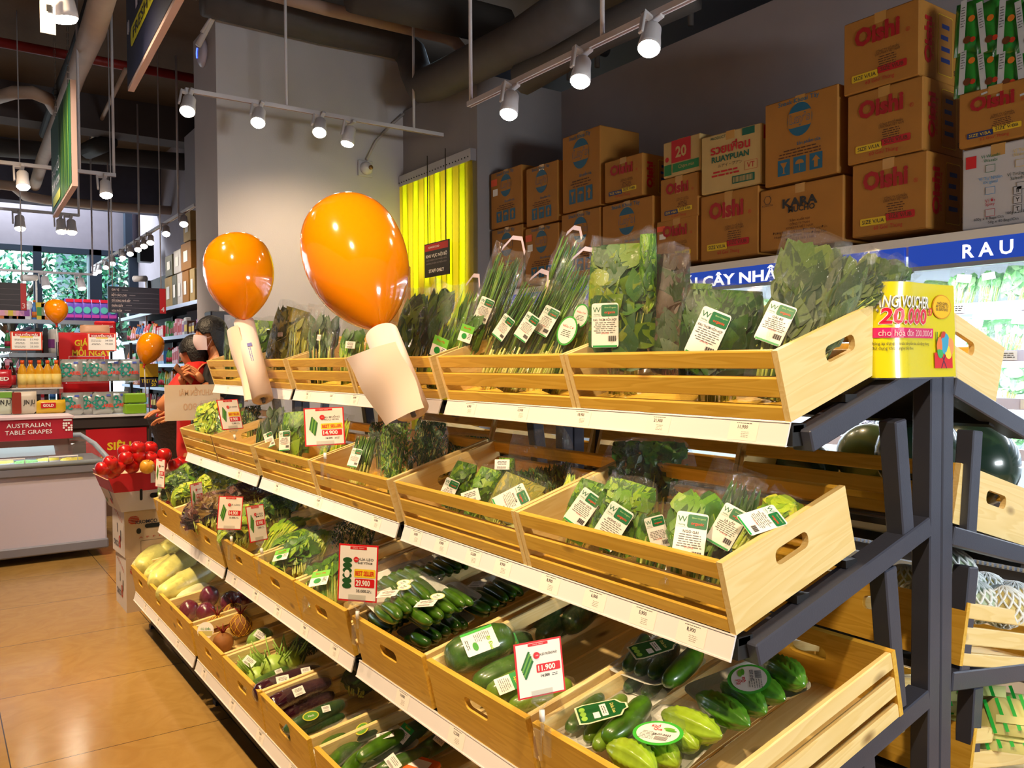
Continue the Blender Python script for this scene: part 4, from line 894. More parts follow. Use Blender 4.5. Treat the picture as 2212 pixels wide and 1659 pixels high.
# roots in net
for (px, py, r, w, lab) in ((470, 1355, .052, .10, 'netted beetroot with round label'), (520, 1350, .048, .10, 'netted beetroot with red stalks on top'), (482, 1388, .044, .06, 'bare brown beetroot at the crate front'), (505, 1325, .046, .10, 'netted beetroot at the back')):
    c = on(4, px, py, w); e = empty('beetroot', c, lab, 'beetroot'); veg('root', c-Vector((0, 0, r)), c+Vector((0, 0, r)), r, BEET, e, 'ball')
    s = MB()
    for k in range(5): a = k*1.3; s.tube([c+Vector((0, 0, r*.9)), c+Vector((math.cos(a)*.015, math.sin(a)*.015, r*1.4)), c+Vector((math.cos(a)*.03, math.sin(a)*.03, r*1.7))], [.004, .003, .001], M((130, 20, 24), .5), 5)
    s.obj('stalk', e)
    if 'netted' in lab:
        nb = MB(); nm_ = M((236, 190, 60), .5)
        for k in range(10):
            for sg in (1, -1):
                pts = []
                for j in range(9): th_ = math.pi*j/8; ph_ = k*.628+sg*j*.22; pts.append(c+Vector((math.sin(th_)*math.cos(ph_), math.sin(th_)*math.sin(ph_), -math.cos(th_)))*r*1.05)
                nb.tube(pts, .0011, nm_, 4, False)
        nb.obj('net', e)
c = on(4, 444, 1362, .155); e = MB(); 
T = basis(c, (rt.x, rt.y, 0), Vector((.1, .2, 1))); e.disc(0, 0, .035, PAPER, T, 0); e.rect(0, -.012, .06, .02, M((200, 190, 120), .5), T, .0006); e.text('Củ Dền', 0, .008, .009, GRN, T, .001, .01); tag(e.obj('round_tag'), 'round paper tag hanging on the netted roots', 'label')
# onions
for (px, py, r, w, lab) in ((452, 1290, .048, .11, 'red onion at the back left of its pile'), (498, 1302, .048, .12, 'red onion at the right of its pile'), (408, 1320, .047, .08, 'red onion at the front left of its pile, white highlight'), (445, 1325, .046, .08, 'red onion at the front right of its pile'), (530, 1292, .044, .11, 'shaded red onion under the rail')):
    c = on(4, px, py, w); e = empty('red_onion', c, lab, 'onion', 'red onions'); veg('bulb', c-Vector((0, 0, r)), c+Vector((0, 0, r*1.15)), r, ONI, e, 'ball'); veg('film', c-Vector((0, 0, r*1.05)), c+Vector((0, 0, r*1.2)), r*1.06, WRAP, e, 'ball')
# cabbages
CB = [((302, 1232), (348, 1190), 52, .12, 'round-ended wrapped napa cabbage at the far left'), ((322, 1252), (385, 1205), 46, .11, 'wrapped napa cabbage leaning on the longest one'), ((332, 1262), (418, 1195), 52, .15, 'large wrapped napa cabbage with green tips, top of the pile'), ((345, 1288), (465, 1225), 50, .14, 'longest wrapped napa cabbage at the front of the pile'), ((350, 1195), (392, 1165), 40, .13, 'napa cabbage at the back of the pile')]
for a_, b_, r, w, lab in CB: loose(4, w, a_, b_, r, CABB, 'cab', lab, 'cabbage', 'napa_cabbage', 'napa cabbages')
loose(4, .09, (386, 1305), (448, 1270), 42, CABW, 'cab', 'small cabbage in a white foam net beside the red onions', 'cabbage', 'napa_cabbage')
def BT4(bx, by, tx, ty, wpx, w0, w1, kind, label, **kw):
    a = on(4, bx, by, w0); b = on(4, tx, ty, w1); kw.setdefault('face', (-.5, -.45, .8)); return bag3(a, b, wpx*dep((a+b)/2)/F_PX, kind, label, extra=.01, **kw)
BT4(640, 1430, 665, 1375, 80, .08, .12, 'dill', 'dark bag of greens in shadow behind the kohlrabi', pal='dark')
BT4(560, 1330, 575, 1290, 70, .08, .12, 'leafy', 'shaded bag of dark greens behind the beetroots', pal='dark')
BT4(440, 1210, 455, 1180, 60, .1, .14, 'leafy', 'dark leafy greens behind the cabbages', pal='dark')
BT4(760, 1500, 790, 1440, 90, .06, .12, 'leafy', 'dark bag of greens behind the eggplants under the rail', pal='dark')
# --- clipped price signs
def price_sign(clip, ctr, X, w, h, px_r, lines, label, yaw_=0., tilt=.0, pic='green', roll_=0., best=False):
    """clip, ctr = pixels at the plane X"""
    c = at(*ctr, X=X); k = at(*clip, X=X); root = empty('price_sign', k, label, 'price sign')
    xx = Vector((math.cos(yaw_), -math.sin(yaw_), 0)); nn = Vector((-math.sin(yaw_), -math.cos(yaw_), 0)); yy = Vector((0, 0, 1))*math.cos(tilt)+(-nn)*math.sin(tilt)
    x2 = xx*math.cos(roll_)+yy*math.sin(roll_); y2 = yy*math.cos(roll_)-xx*math.sin(roll_); T = basis(c, x2, y2)
    b = MB(); b.box(-w/2, -h/2, -.0015, w/2, h/2, 0, RED, T); b.rect(0, 0, w*.93, h*.94, PAPER, T, .0005); b.rect(0, h*.44, w*.42, h*.05, RED, T, .001)
    b.text('12/06/22 - 30/06/22', 0, h*.44, h*.02, PAPER, T, .0015)
    gm = [M((40, 110, 40), .5), M((110, 170, 60), .5)]
    if pic == 'baby':
        for i in range(6): b.disc(-w*.27, h*(.22-.09*i), w*.12, M((30, 84, 36), .5), T, .001+.0001*i, 14, h*.05)
        b.disc(-w*.27, -h*.02, w*.07, PAPER, T, .002, 14, h*.07)
    else:
        for i in range(5): b.tubeflat = None; b.rect(-w*(.34-.035*i), h*(.02-.03*i), w*.045, h*.36, gm[i % 2], T @ Matrix.Translation((0, 0, 0)) @ Matrix.Rotation(-.5 if pic == 'cuc' else -.2, 4, 'Z'), .001+.0001*i, w*.02)
    b.disc(-w*.05, h*.24, w*.065, RED, T, .0022, 20); b.text('-10%', -w*.05, h*.24, h*.025, PAPER, T, .003)
    b.text(lines[0], w*.18, h*.25, h*.045, INK, T, .001, .01, w=w*.42)
    if len(lines[1]): b.text(lines[1], w*.18, h*.18, h*.04, INK, T, .001, .01, w=w*.36)
    yb = .0
    if best: b.rect(w*.18, h*.0, w*.54, h*.15, YEL, T, .0012, h*.02); b.text('BEST SELLER', w*.18, 0, h*.08, RED, T, .0018, .03, w=w*.48); yb = -.17
    b.rect(w*.18, h*yb, w*.5, h*.15, RED, T, .0012, h*.02); b.text(lines[2], w*.18-(w*.04), h*yb, h*.10, PAPER, T, .0018, .03, w=w*.36)
    b.text(lines[3], w*.1, h*(yb-.14), h*.05, INK, T, .0012, .02); b.lines(w*.3, h*(yb-.13), w*.16, 2, h*.03, INK, T)
    b.obj('card', root)
    a = MB(); base = c-yy*(h/2)
    a.box(-w*.22, -h*.56, .001, w*.22, -h*.38, .003, ACRYL, T); a.tube([tuple(base-yy*.008-x2*.022), tuple(base-yy*.008+x2*.022)], .004, ACRYL, 8)
    a.tube([tuple(base-yy*.01-x2*.018), tuple(base-yy*.026), tuple(base-yy*.01+x2*.018)], .003, ACRYL, 6); a.obj('card_holder', root)
    a = MB(); a.tube([tuple(base-yy*.028), tuple(base-yy*.05)], .006, M((235, 235, 235), .3), 10); a.obj('joint', root)
    a = MB(); q = base-yy*.05; a.tube([q, q-Vector((.0, 0, .03))], .004, ACRYL, 6)
    for dx in (-.012, .012): a.box(q.x+dx-.002, q.y-.012, q.z-.075, q.x+dx+.002, q.y+.012, q.z-.015, ACRYL)
    a.obj('clip', root)
price_sign((1150, 1560), (1166, 1443), 1.02, .106, .112, 0, ['DƯA LEO TRƯỜNG PHÁT', '', '11.900', '14.000'], 'red-bordered price sign reading 11.900 clipped between the two nearest third-tier crates', .25, .12, 'cuc', .05)
price_sign((772, 1330), (773, 1238), 1.03, .122, .168, 0, ['DƯA LEO', 'BABY PTFARM', '29.900', '35.000'], 'best-seller price sign reading 29.900 with a pack of baby cucumbers', .78, .05, 'baby', -.03, True)
price_sign((687, 1000), (701, 921), 1.19, .145, .142, 0, ['RAU MUỐNG', 'HỮU CƠ VIETVEG', '14.900', '16.500'], 'best-seller price sign reading 14.900 clipped to the second tier', .35, .25, 'green', .03, True)
price_sign((475, 945), (497, 895), 1.19, .12, .15, 0, ['CẢI XANH', '', '9.900', '12.000'], 'slanted best-seller price sign at the far end of the second tier', -.35, .3, 'green', .0, True)
price_sign((482, 1165), (497, 1108), 1.03, .10, .14, 0, ['XÀ LÁCH', '', '14.900', '16.000'], 'price sign reading 14.900 in front of the dark red lettuce', .1, .2, 'green', -.12)
price_sign((540, 1188), (555, 1130), 1.03, .10, .14, 0, ['XÀ LÁCH', 'MỠ', '8.900', '9.900'], 'narrow turned price sign in front of the butter lettuce', -.55, .2, 'green', -.05)
price_sign((422, 1100), (426, 1072), 1.06, .10, .13, 0, ['XÀ LÁCH', '', '9.900', '12.000'], 'small turned price sign between frilly and red lettuce', -.75, .1, 'green', 0)
price_sign((345, 1070), (346, 1022), 1.03, .11, .16, 0, ['CẢI THÌA', '', '8.900', '9.900'], 'steeply turned price sign at the far left end of the third tier', 1.35, .05, 'green', 0)
# ================================================================ FAR SIDE OF THE RACK
def TM(x, y, z, a): return Matrix.Translation((x, y, z)) @ Matrix.Rotation(a, 4, 'Y')
k = 0
for (ya, yb) in SEC[:2]:
    for j in range(2):
        y = ya+j*(yb-ya)/2+.002
        put_crate('long', None, TM(1.825, y, 1.515, math.radians(18)), 'slatted pine crate on the far side of the top tier, '+ORD[k]+' to the camera', 'pine crates on the rack')
        put_crate('long', None, TM(1.995, y, 1.112, math.radians(15.5)), 'slatted pine crate on the far side of the second tier, '+ORD[k]+' to the camera', 'pine crates on the rack'); k += 1
k = 0
for j in range(3):
    put_crate('short', None, TM(1.99, 1.0+j*.44, .775, math.radians(14)), 'pine crate on the far side of the third tier, '+ORD[k]+' to the camera', 'pine crates on the rack')
    put_crate('short', None, TM(2.03, 1.0+j*.44, .46, math.radians(13)), 'pine crate on the far side of the bottom tier, '+ORD[k]+' to the camera', 'pine crates on the rack'); k += 1
for (x0_, z0_, a_) in ((1.815, 1.50, 18), (1.985, 1.10, 15.5), (1.98, .76, 14), (2.02, .445, 13)):
    for (ya, yb) in SEC[:2]:
        b = MB(); d_ = .40 if a_ > 15 else .66; b.box(0, ya, -.018, d_, yb, -.002, BLACK, TM(x0_, 0, z0_, math.radians(a_))); b.box(d_-.02, ya, -.045, d_+.01, yb, -.002, BLACK, TM(x0_, 0, z0_, math.radians(a_))); b.obj('shelf_tray', rack)
def ball(name, c, r, m, label, cat, sz=1.0, group=None, net=None, parts=None):
    c = Vector(c); e = empty(name, c-Vector((0, 0, r)), label, cat, group)
    b = MB(); pr = [(r*math.sin(math.pi*i/14), -r*sz*math.cos(math.pi*i/14)) for i in range(15)]; pr[0] = (0, pr[0][1]); pr[-1] = (0, pr[-1][1]); b.lathe(pr, m, 24, Matrix.Translation(c)); b.obj('fruit', e)
    if net:
        nb = MB()
        for k in range(14):
            for sg in (1, -1):
                pts = []
                for j in range(11): th_ = math.pi*j/10; ph_ = k*.449+sg*j*.2; pts.append(c+Vector((math.sin(th_)*math.cos(ph_), math.sin(th_)*math.sin(ph_), -math.cos(th_)*sz))*r*1.05)
                nb.tube(pts, .0035, net, 4, False)
        nb.obj('foam_net', e)
    return e
WM = M((34, 58, 44), .25, noise=.3, nscale=9, coat=.6); WM2 = M((86, 104, 58), .3, noise=.3, nscale=9, coat=.5)
for px, py, X, r, m, lab in ((1985, 985, 2.22, .115, WM, 'dark watermelon between the two centre posts'), (2098, 1002, 2.42, .125, WM, 'dark green watermelon with bronze shine at the right of the frame'), (1740, 1020, 2.25, .10, WM, 'watermelon seen through the slats behind the mint bags'), (1880, 985, 2.35, .10, WM2, 'paler melon rising behind the centre of the slatted crate')):
    c = at(px, py, X=X); ball('watermelon', c, r, m, lab, 'watermelon', 1.0)
MEL = M((206, 190, 120), .6, noise=.3, nscale=20); MELG = M((176, 196, 170), .6, noise=.2, nscale=12); NETW = M((232, 238, 240), .6)
for i, (px, py, X, r, m) in enumerate(((1955, 1262, 2.25, .055, MEL), (1985, 1295, 2.15, .05, MELG), (2045, 1238, 2.2, .07, MELG), (2030, 1290, 2.12, .055, MELG), (2105, 1300, 2.25, .055, MELG), (2130, 1280, 2.4, .055, MEL), (2165, 1310, 2.3, .055, MEL), (2190, 1300, 2.42, .055, MEL), (2085, 1270, 2.35, .055, MELG))):
    ball('melon', at(px, py, X=X), r, m, 'melon in a white foam net in the far-side third-tier crate', 'melon', .95, 'netted melons', NETW)
GP = M((40, 190, 70), .35); YP = M((226, 226, 150), .4)
def pouch(name, c, w, h, th, xdir, zdir, ms, label, cat, group=None, deco=None, seed=0):
    """soft printed pouch: pillow mesh with own print (ms = base material, deco draws on its front)"""
    T = basis(c, xdir, zdir); b = MB(); N = 8; rnd = random.Random(seed)
    for side in (1, -1):
        vs = []
        for j in range(N+1):
            for i in range(N+1):
                u = -1+2*i/N; v = -1+2*j/N; d = th*.5*(max(0, 1-u**4)*max(0, 1-abs(v)**5))**.7
                vs.append((u*w/2*(1-.03*abs(v)), v*h/2, side*(d+(.003*math.sin(5*u+3*v+seed) if abs(u) < .99 and abs(v) < .99 else 0))))
        b.add(vs, [(j*(N+1)+i, j*(N+1)+i+1, (j+1)*(N+1)+i+1, (j+1)*(N+1)+i) for j in range(N) for i in range(N)], ms, T, True)
    if deco: deco(b, T @ Matrix.Translation((0, 0, th*.5+.004)), w, h)
    o = b.obj(name); tag(o, label, cat, group); return o
def deco_green(b, T, w, h):
    for k in range(5): b.rect(-w*.35+w*.17*k, 0, w*.05, h*.9, GP, T @ Matrix.Rotation(.3, 4, 'Z'), -.001)
    b.rect(0, -h*.2, w*.5, h*.2, YP, T, 0)
for i, (px, py) in enumerate(((2050, 1500), (2100, 1512), (2150, 1530), (2195, 1550), (2065, 1545), (2125, 1560), (2180, 1585))):
    c = at(px, py, X=2.2+.07*(i % 3)); pouch('snack_pouch', c, .16, .10, .04, (.3, -.9, .1), (.6, .2, .6), YP, 'yellow-green striped vegetable pouch in the far-side bottom crate', 'pouch', 'striped pouches in the far-side bottom crate', deco_green, i)
# voucher sign standing on the end of the rack
p = [at(*q, Y=.985) for q in ((1912, 640), (1985, 618), (2034, 617), (2052, 815), (2060, 800), (1925, 818))]
vs_ = empty('voucher_sign', at(1985, 800, Y=.985), 'yellow voucher sign in a bent clear sleeve standing at the end of the top tier', 'sign')
c = (at(1915, 700, Y=.985)+at(2060, 700, Y=.985))/2; zt_ = at(1985, 612, Y=.985).z; zb_ = at(1990, 815, Y=.985).z; w = .305; h = zt_-zb_
cx = at(2056, 700, Y=.985).x-w/2; b = MB(); VY = M((218, 206, 12), .3, coat=.6)
def vmap(x, z):       # sheet curled back along its left side
    u = (x-cx)/(w/2); t_ = (z-zb_)/h; x_ = cx+(x-cx)*(1-.24*max(0, t_-.5)); xr = cx+(-.3*w/2)*(1-.24*max(0, t_-.5)); s_ = max(0, xr-x_); Rr = .06
    if s_ > 0: return Vector((xr-Rr*math.sin(s_/Rr), .975+Rr*(1-math.cos(s_/Rr))+.006*math.sin(-.3*2.2+1)+.003*math.sin(t_*4), z))
    return Vector((x_, .975+.006*math.sin(u*2.2+1)+.003*math.sin(t_*4), z))
def vmap_old(x, z):
    u = (x-cx)/(w/2); t_ = (z-zb_)/h; yy = .975+.06*min(0, u+.55)**2*3; xx = cx+(x-cx)*(1-.24*max(0, t_-.5))+.010*u*0-(.012*math.sin(math.pi*t_) if u < 0 else 0)*-u
    return Vector((xx, yy, z))
N = 12; vv = [vmap(cx-w/2+w*i/N, zb_+h*j/N) for j in range(N+1) for i in range(N+1)]
b.add(vv, [(j*(N+1)+i, j*(N+1)+i+1, (j+1)*(N+1)+i+1, (j+1)*(N+1)+i) for j in range(N) for i in range(N)], VY, None, True)
b.add([q+Vector((0, .003, 0)) for q in vv], [(j*(N+1)+i, (j+1)*(N+1)+i, (j+1)*(N+1)+i+1, j*(N+1)+i+1) for j in range(N) for i in range(N)], VY, None, True)
b.obj('sheet', vs_)
def vprint(fn):
    t = MB(); fn(t); bb = MB()
    for f, mi in zip(t.f, t.m): pass
    bb.v = [vmap(q.x, q.y)-Vector((0, .002+q.z, 0)) for q in t.v]; bb.f = t.f; bb.m = t.m; bb.mats = t.mats; bb.sm = [False]*len(t.f); return bb
I4 = Matrix.Identity(4)
def vp(t):
    def X(f): return cx-w/2+w*f
    def Z(f): return zb_+h*f
    I = I4
    t.text('TẶNG VOUCHER', X(.34), Z(.79), .026, M((120, 120, 120), .5), I, .0005, .02, w=w*.62); t.text('TẶNG VOUCHER', X(.33), Z(.80), .026, PAPER, I, .001, .01, w=w*.62)
    t.text('20.000', X(.37), Z(.645), .034, PAPER, I, .001, .05, w=w*.50); t.text('20.000', X(.37), Z(.645), .034, M((214, 24, 60), .4), I, .0016, .025, w=w*.49); t.text('Đ', X(.66), Z(.70), .016, M((214, 24, 60), .4), I, .002, .03)
    for q_ in range(14): t.rect(X(.36)-w*.35+w*.05*(q_+.5), Z(.47), w*.0505, h*.105, M((206, 30, 104), .4), I, .0012); t.text('cho hóa đơn 200.000đ', X(.40), Z(.47), .014, PAPER, I, .004, .005, w=w*.56)
    t.text('*Không áp dụng cho các sản phẩm bia, sữa dạng thùng', X(.36), Z(.36), .007, INK, I, .001, 0, w=w*.60); t.text('*Sử dụng cho 3 ngày tiếp theo', X(.26), Z(.31), .007, INK, I, .001, 0, w=w*.36)
    t.disc(X(.82), Z(.76), w*.125, M((214, 140, 10), .4), I, .0008, 24, h*.13); t.disc(X(.82), Z(.76), w*.115, M((244, 190, 20), .4), I, .0012, 24, h*.12)
    for i_, s_ in enumerate(('THỜI GIAN', 'ÁP DỤNG TỪ', '05-20/07/2022')): t.text(s_, X(.82), Z(.80-.035*i_), .006, INK, I, .002, .005)
    t.rect(X(.84), Z(.18), w*.22, h*.17, M((206, 36, 40), .4), I, .001)
    for (fx, fz, r_, cc) in ((.80, .34, .02, (230, 120, 60)), (.86, .36, .024, (60, 160, 200)), (.92, .33, .02, (240, 150, 90)), (.84, .42, .016, (190, 60, 50)), (.80, .29, .018, (60, 170, 90)), (.9, .29, .02, (250, 210, 60))): t.disc(X(fx), Z(fz), r_*.7, M(cc, .4), I, .0012+fx*.001, 14, r_)
    for i_ in range(5): t.rect(X(.76), Z(.43), w*.012, h*.12, M((60, 150, 70), .4), I4, .0014)
    for i_ in (-1, 1): t.rect(X(.84), Z(.18), w*.01, h*.2, M((70, 30, 60), .5), Matrix.Translation((X(.84), Z(.18), 0)) @ Matrix.Rotation(.5*i_, 4, 'Z') @ Matrix.Translation((-X(.84), -Z(.18), 0)), .0016)
pb = vprint(vp); pb.obj('print', vs_)
N = 12; w0 = w; b = MB(); 
def border(f0, f1, g0, g1):
    a = [vmap(cx-w/2*1.03+w*1.03*f, zb_-h*.015+h*1.03*g)-Vector((0, .001, 0)) for f, g in ((f0, g0), (f1, g0), (f1, g1), (f0, g1))]; b.quad(*a, ACRYL)
for i in range(8):
    for g in ((0, .02), (.98, 1)): border(i/8, (i+1)/8, *g)
    for f in ((0, .02), (.98, 1)): border(*f, i/8, (i+1)/8)
b.obj('sleeve_edge', vs_)
# ================================================================ OPEN CHILLER
CX = 3.85; CY0, CY1 = -.6, 5.75
ch = empty('open_chiller', (4.2, 2.5, 0), 'long open-front refrigerated produce cabinet with blue lit header', 'refrigerator')
CW = M((232, 226, 222), .4); STL = M((176, 186, 200), .3, .6)
b = MB(); b.box(CX+.02, CY0, 2.0, 4.66, CY1, 2.086, CW); b.box(CX, CY0, 2.045, CX+.03, CY1, 2.086, CW); b.box(CX, CY0, 1.925, CX+.02, CY1, 1.945, STL); b.obj('canopy', ch)
b = MB(); bl = M((28, 66, 170), .4, emit=.75); ym = at(1957, 540, X=CX).y
b.box(CX+.004, CY0, 1.945, CX+.02, ym-.01, 2.045, bl); b.box(CX+.004, ym+.01, 1.945, CX+.02, CY1, 2.045, bl)
def hdr(txt, px0, px1, bold=.02):
    y0 = at(px0, 550, X=CX).y; y1 = at(px1, 550, X=CX).y; T = basis((CX+.003, (y0+y1)/2, 1.993), (0, -1, 0), (0, 0, 1)); b.text(txt, 0, 0, .062, M((255, 255, 255), .4, emit=.9), T, 0, bold, w=abs(y0-y1))
hdr('R A U', 2078, 2188, .025); hdr('TRÁI CÂY NHẬP KHẨU', 1440, 1830, .03)
y2 = at(2188, 550, X=CX).y; T = basis((CX+.003, y2-.30, 1.993), (0, -1, 0), (0, 0, 1)); b.text('C Ủ', 0, 0, .062, M((255, 255, 255), .4, emit=.9), T, 0, .025)
b.obj('header_sign', ch)
b = MB(); b.box(4.6, CY0, .3, 4.66, CY1, 2.0, M((216, 226, 232), .5)); b.obj('back_panel', ch)
for y in (CY0-.04, CY1): b = MB(); b.box(CX+.04, y, 0, 4.66, y+.04, 2.08, CW); b.obj('side_panel', ch)
b = MB(); b.box(CX-.22, CY0, .02, 4.66, CY1, .50, CW); b.box(CX-.26, CY0, .50, CX+.0, CY1, .555, M((190, 140, 84), .4)); b.box(CX-.27, CY0, .555, CX-.01, CY1, .60, STL); b.box(CX-.24, CY0, .60, CX+.02, CY1, .64, BLACK); b.obj('base', ch)
b = MB()
for k in range(140): y = .9+k*.02; b.box(CX-.235, y, .64, CX-.05, y+.009, .655, STL)
b.obj('air_grille', ch)
b = MB(); b.box(CX, CY0, .52, 4.6, CY1, .60, M((210, 220, 226), .5)); b.obj('deck', ch)
SH = [1.745, 1.525, 1.31, 1.085]
TUBE = M((235, 245, 255), .4, emit=9)
for i, z in enumerate(SH):
    b = MB(); b.box(3.95, CY0, z-.012, 4.55, CY1, z, M((214, 222, 230), .4)); b.obj('shelf', ch)
    b = MB(); b.box(3.935, CY0, z-.03, 3.95, CY1, z+.02, M((220, 216, 236), .35))
    for k in range(9):
        T = basis((3.934, 1.35+k*.33+.1*(i % 2), z-.004), (0, -1, 0), (0, 0, 1)); b.rect(0, 0, .085, .042, PAPER, T, .001); b.lines(.005, .01, .06, 3, .009, INK, T, .003, .002, seed=k)
    b.obj('price_rail', ch)
    b = MB()
    for k in range(3): ya_ = .4+k*1.75; b.tube([(3.98, ya_, z-.045), (3.98, ya_+1.55, z-.045)], .013, TUBE, 8)
    b.obj('light_tube', ch)
    light('AREA', (4.02, 2.6, z-.07), 20, COOL, 4.2, (4.25, 2.6, z-.3), sy=.06)
light('AREA', (3.97, 2.6, 1.90), 30, COOL, 4.2, (4.2, 2.6, 1.2), sy=.06)
light('AREA', (3.80, 2.4, 1.93), 26, COOL, 4.0, (3.4, 2.4, .6), sy=.06)
b = MB(); T = basis((CX-.221, at(2135, 1290, X=CX-.22).y, at(2135, 1290, X=CX-.22).z), (0, -1, 0), (0, 0, 1)); b.rect(0, 0, .13, .075, M((214, 180, 140), .5), T, 0, .008); b.disc(0, .012, .014, M((70, 90, 170), .5), T, .001, 14, .018); b.text('SINH THÁI', 0, -.018, .010, M((70, 90, 170), .5), T, .001)
T2_ = T @ Matrix.Translation((-.20, 0, 0)); b.rect(0, 0, .13, .075, M((216, 196, 170), .5), T2_, 0, .008); b.disc(0, .0, .012, GRN, T2_, .001, 12); b.obj('door_sticker', ch)
# bagged greens in the chiller
def CB_(px0, px1, zi, kind, label, pal='cold', hh=.17, X=4.12, lean=.05, card=None, dens=.8, **kw):
    a = at((px0+px1)/2, 700, X=X); z = SH[zi] if zi < 4 else .6; p0 = Vector((X-.05, a.y, z+.005)); p1 = Vector((X+lean, a.y, z+hh))
    return bag3(p0, p1, abs(px1-px0)*dep(p0)/F_PX, kind, label, pal=pal, extra=-.002, card=card, dens=dens, th=.055, face=(-.9, -.3, .3), group=kw.get('group'))
CB_(2045, 2118, 0, 'stem', 'bag of pale choy with round and square labels, leftmost on the top chiller shelf', hh=.2, card=(.6, 0, 'white', '', 0, 1.4), dens=1)
CB_(2112, 2170, 0, 'stem', 'second bag of pale choy with slanted label on the top chiller shelf', hh=.2, card=(.6, -.2, 'white', '', .3, 1.2), dens=1)
CB_(2165, 2230, 0, 'leafy', 'third bag of choy on the top chiller shelf at the frame edge', hh=.2)
CB_(1985, 2045, 0, 'leafy', 'bag of leaves on the top chiller shelf behind the voucher sign', hh=.16, pal='mid')
CB_(2080, 2145, 1, 'leafy', 'bag of parsley-like greens with white label on the second chiller shelf', hh=.18, card=(.65, -.2, 'white', '', 0, 1.4))
CB_(2140, 2225, 1, 'stem', 'brightly lit bag of bean sprout greens on the second chiller shelf', hh=.19, card=(.7, .3, 'white', '', 0, 1.2))
CB_(2150, 2230, 2, 'leafy', 'bag of greens with curved sticker on the third chiller shelf', hh=.17, card=(.6, 0, 'oval', '', 1.57, 1))
CB_(2010, 2065, 3, 'stem', 'bag of choy on the fourth chiller shelf left of the strut', hh=.17)
CB_(2085, 2150, 3, 'stem', 'bag of white-stemmed choy on the fourth chiller shelf', hh=.16)
CB_(2145, 2215, 3, 'leafy', 'puffy bag of pale greens on the fourth chiller shelf', hh=.14, card=(.6, 0, 'white', '', .2, 1))
CB_(2130, 2200, 4, 'leafy', 'net-printed bag on the chiller deck at the right', hh=.2, X=4.0)
CB_(2195, 2260, 4, 'leafy', 'bag on the chiller deck cut by the frame edge', hh=.2, X=4.0)
for k in range(7):
    px = 1500+k*62; CB_(px, px+58, 0, 'leafy', 'bag of greens in the row on the top chiller shelf behind the rack', pal='mid' if k % 2 else 'cold', hh=.13, dens=.4, group='bags on the top chiller shelf')
# dark grapes and red packs seen through the frame
GR = M((44, 26, 44), .25, coat=.5)
for k, px in enumerate((1790, 1835, 1880, 1925, 1965)):
    c = at(px, 905, X=4.1); c.z = SH[3]+.02; e = empty('grape_bag', c, 'bag of dark grapes on the fourth chiller shelf', 'grapes', 'grape bags on the fourth chiller shelf'); b = MB(); rnd = random.Random(k)
    for q in range(46): v = Vector((rnd.gauss(0, .4), rnd.gauss(0, .45), rnd.random()*1.4)); b.lathe([(0, -.011), (.009, -.006), (.011, 0), (.009, .006), (0, .011)], GR, 8, Matrix.Translation(c+v*.075))
    b.obj('grapes', e); b = MB(); b.lathe([(.05, 0), (.07, .05), (.06, .1), (.03, .13), (0, .14)], FILM, 12, Matrix.Translation(c)); b.obj('film', e)
RP = M((206, 24, 44), .35)
for k, px in enumerate((1745, 1790, 1830, 1870, 1930, 1970)):
    c = at(px, 985, X=3.97); c.z = .93 if k % 2 else .97; pouch('red_pack', c, .13, .14, .05, (0, -1, 0), (.4, 0, 1), RP if k != 4 else PAPER, 'glossy red fruit pack on the chiller ledge seen through the frame', 'fruit pack', 'red packs on the chiller ledge', None, k)
b = MB(); b.box(3.93, 1.0, .60, 4.3, 4.6, .86, M((70, 66, 70), .6)); tag(b.obj('riser'), 'grey riser block under the red fruit packs inside the chiller', 'riser')
# ================================================================ CARTONS ON THE CHILLER
KR = M((176, 118, 44), .75, noise=.08, nscale=6, bump=.08, bscale=120); KR2 = M((158, 104, 42), .8, noise=.08, nscale=6); KRW = M((196, 164, 104), .75, noise=.05); CWH = M((196, 192, 196), .6, noise=.03); TAPE = M((200, 150, 80), .2, coat=.6)
RD = M((188, 20, 28), .6); BLU = M((20, 96, 130), .6); DB = M((34, 50, 110), .6); YL = M((226, 190, 30), .6); BRN = M((90, 50, 24), .7); GNN = M((30, 120, 60), .6)
def pr_oishi(b, T, w, h, sizes=('V/UA', 'V/UB'), cut=0):
    b.text('Oishi', -w*.04, h*.24, h*.24, M((170, 16, 24), .6), T, .002, .045, w=w*.60); 
    if cut: b.rect(-w*.0, h*.26, w*.12, h*.34, TAPE, T, .0016)
    b.text('®', w*.36, h*.14, h*.06, RD, T, .001); b.text('CÔNG TY CỔ PHẦN', w*.1, -h*.02, h*.035, BRN, T, .001, w=w*.3); b.text('LIWAYWAY VIỆT NAM', w*.1, -h*.065, h*.035, BRN, T, .001, w=w*.32); b.lines(w*.1, -h*.11, w*.28, 5, h*.032, BRN, T, h*.012)
    ua = sizes[0] == 'V/UA'
    b.rect(-w*.20, -h*.31, w*.36, h*.10, YL if ua else DB, T, .0006, h*.02); b.text('SIZE '+sizes[0], -w*.20, -h*.31, h*.055, INK if ua else YL, T, .0011, .01, w=w*.30); b.rect(w*.16, -h*.28, w*.38, h*.10, RD if ua else YL, T, .0006, h*.02); b.text('SIZE '+sizes[1], w*.16, -h*.28, h*.055, BRN if ua else INK, T, .0011, .01, w=w*.30)
    b.text('60 Gói/ Thùng' if ua else '12 Gói/ Thùng', .0, -h*.41, h*.055, RD, T, .001, 0, w=w*.38)
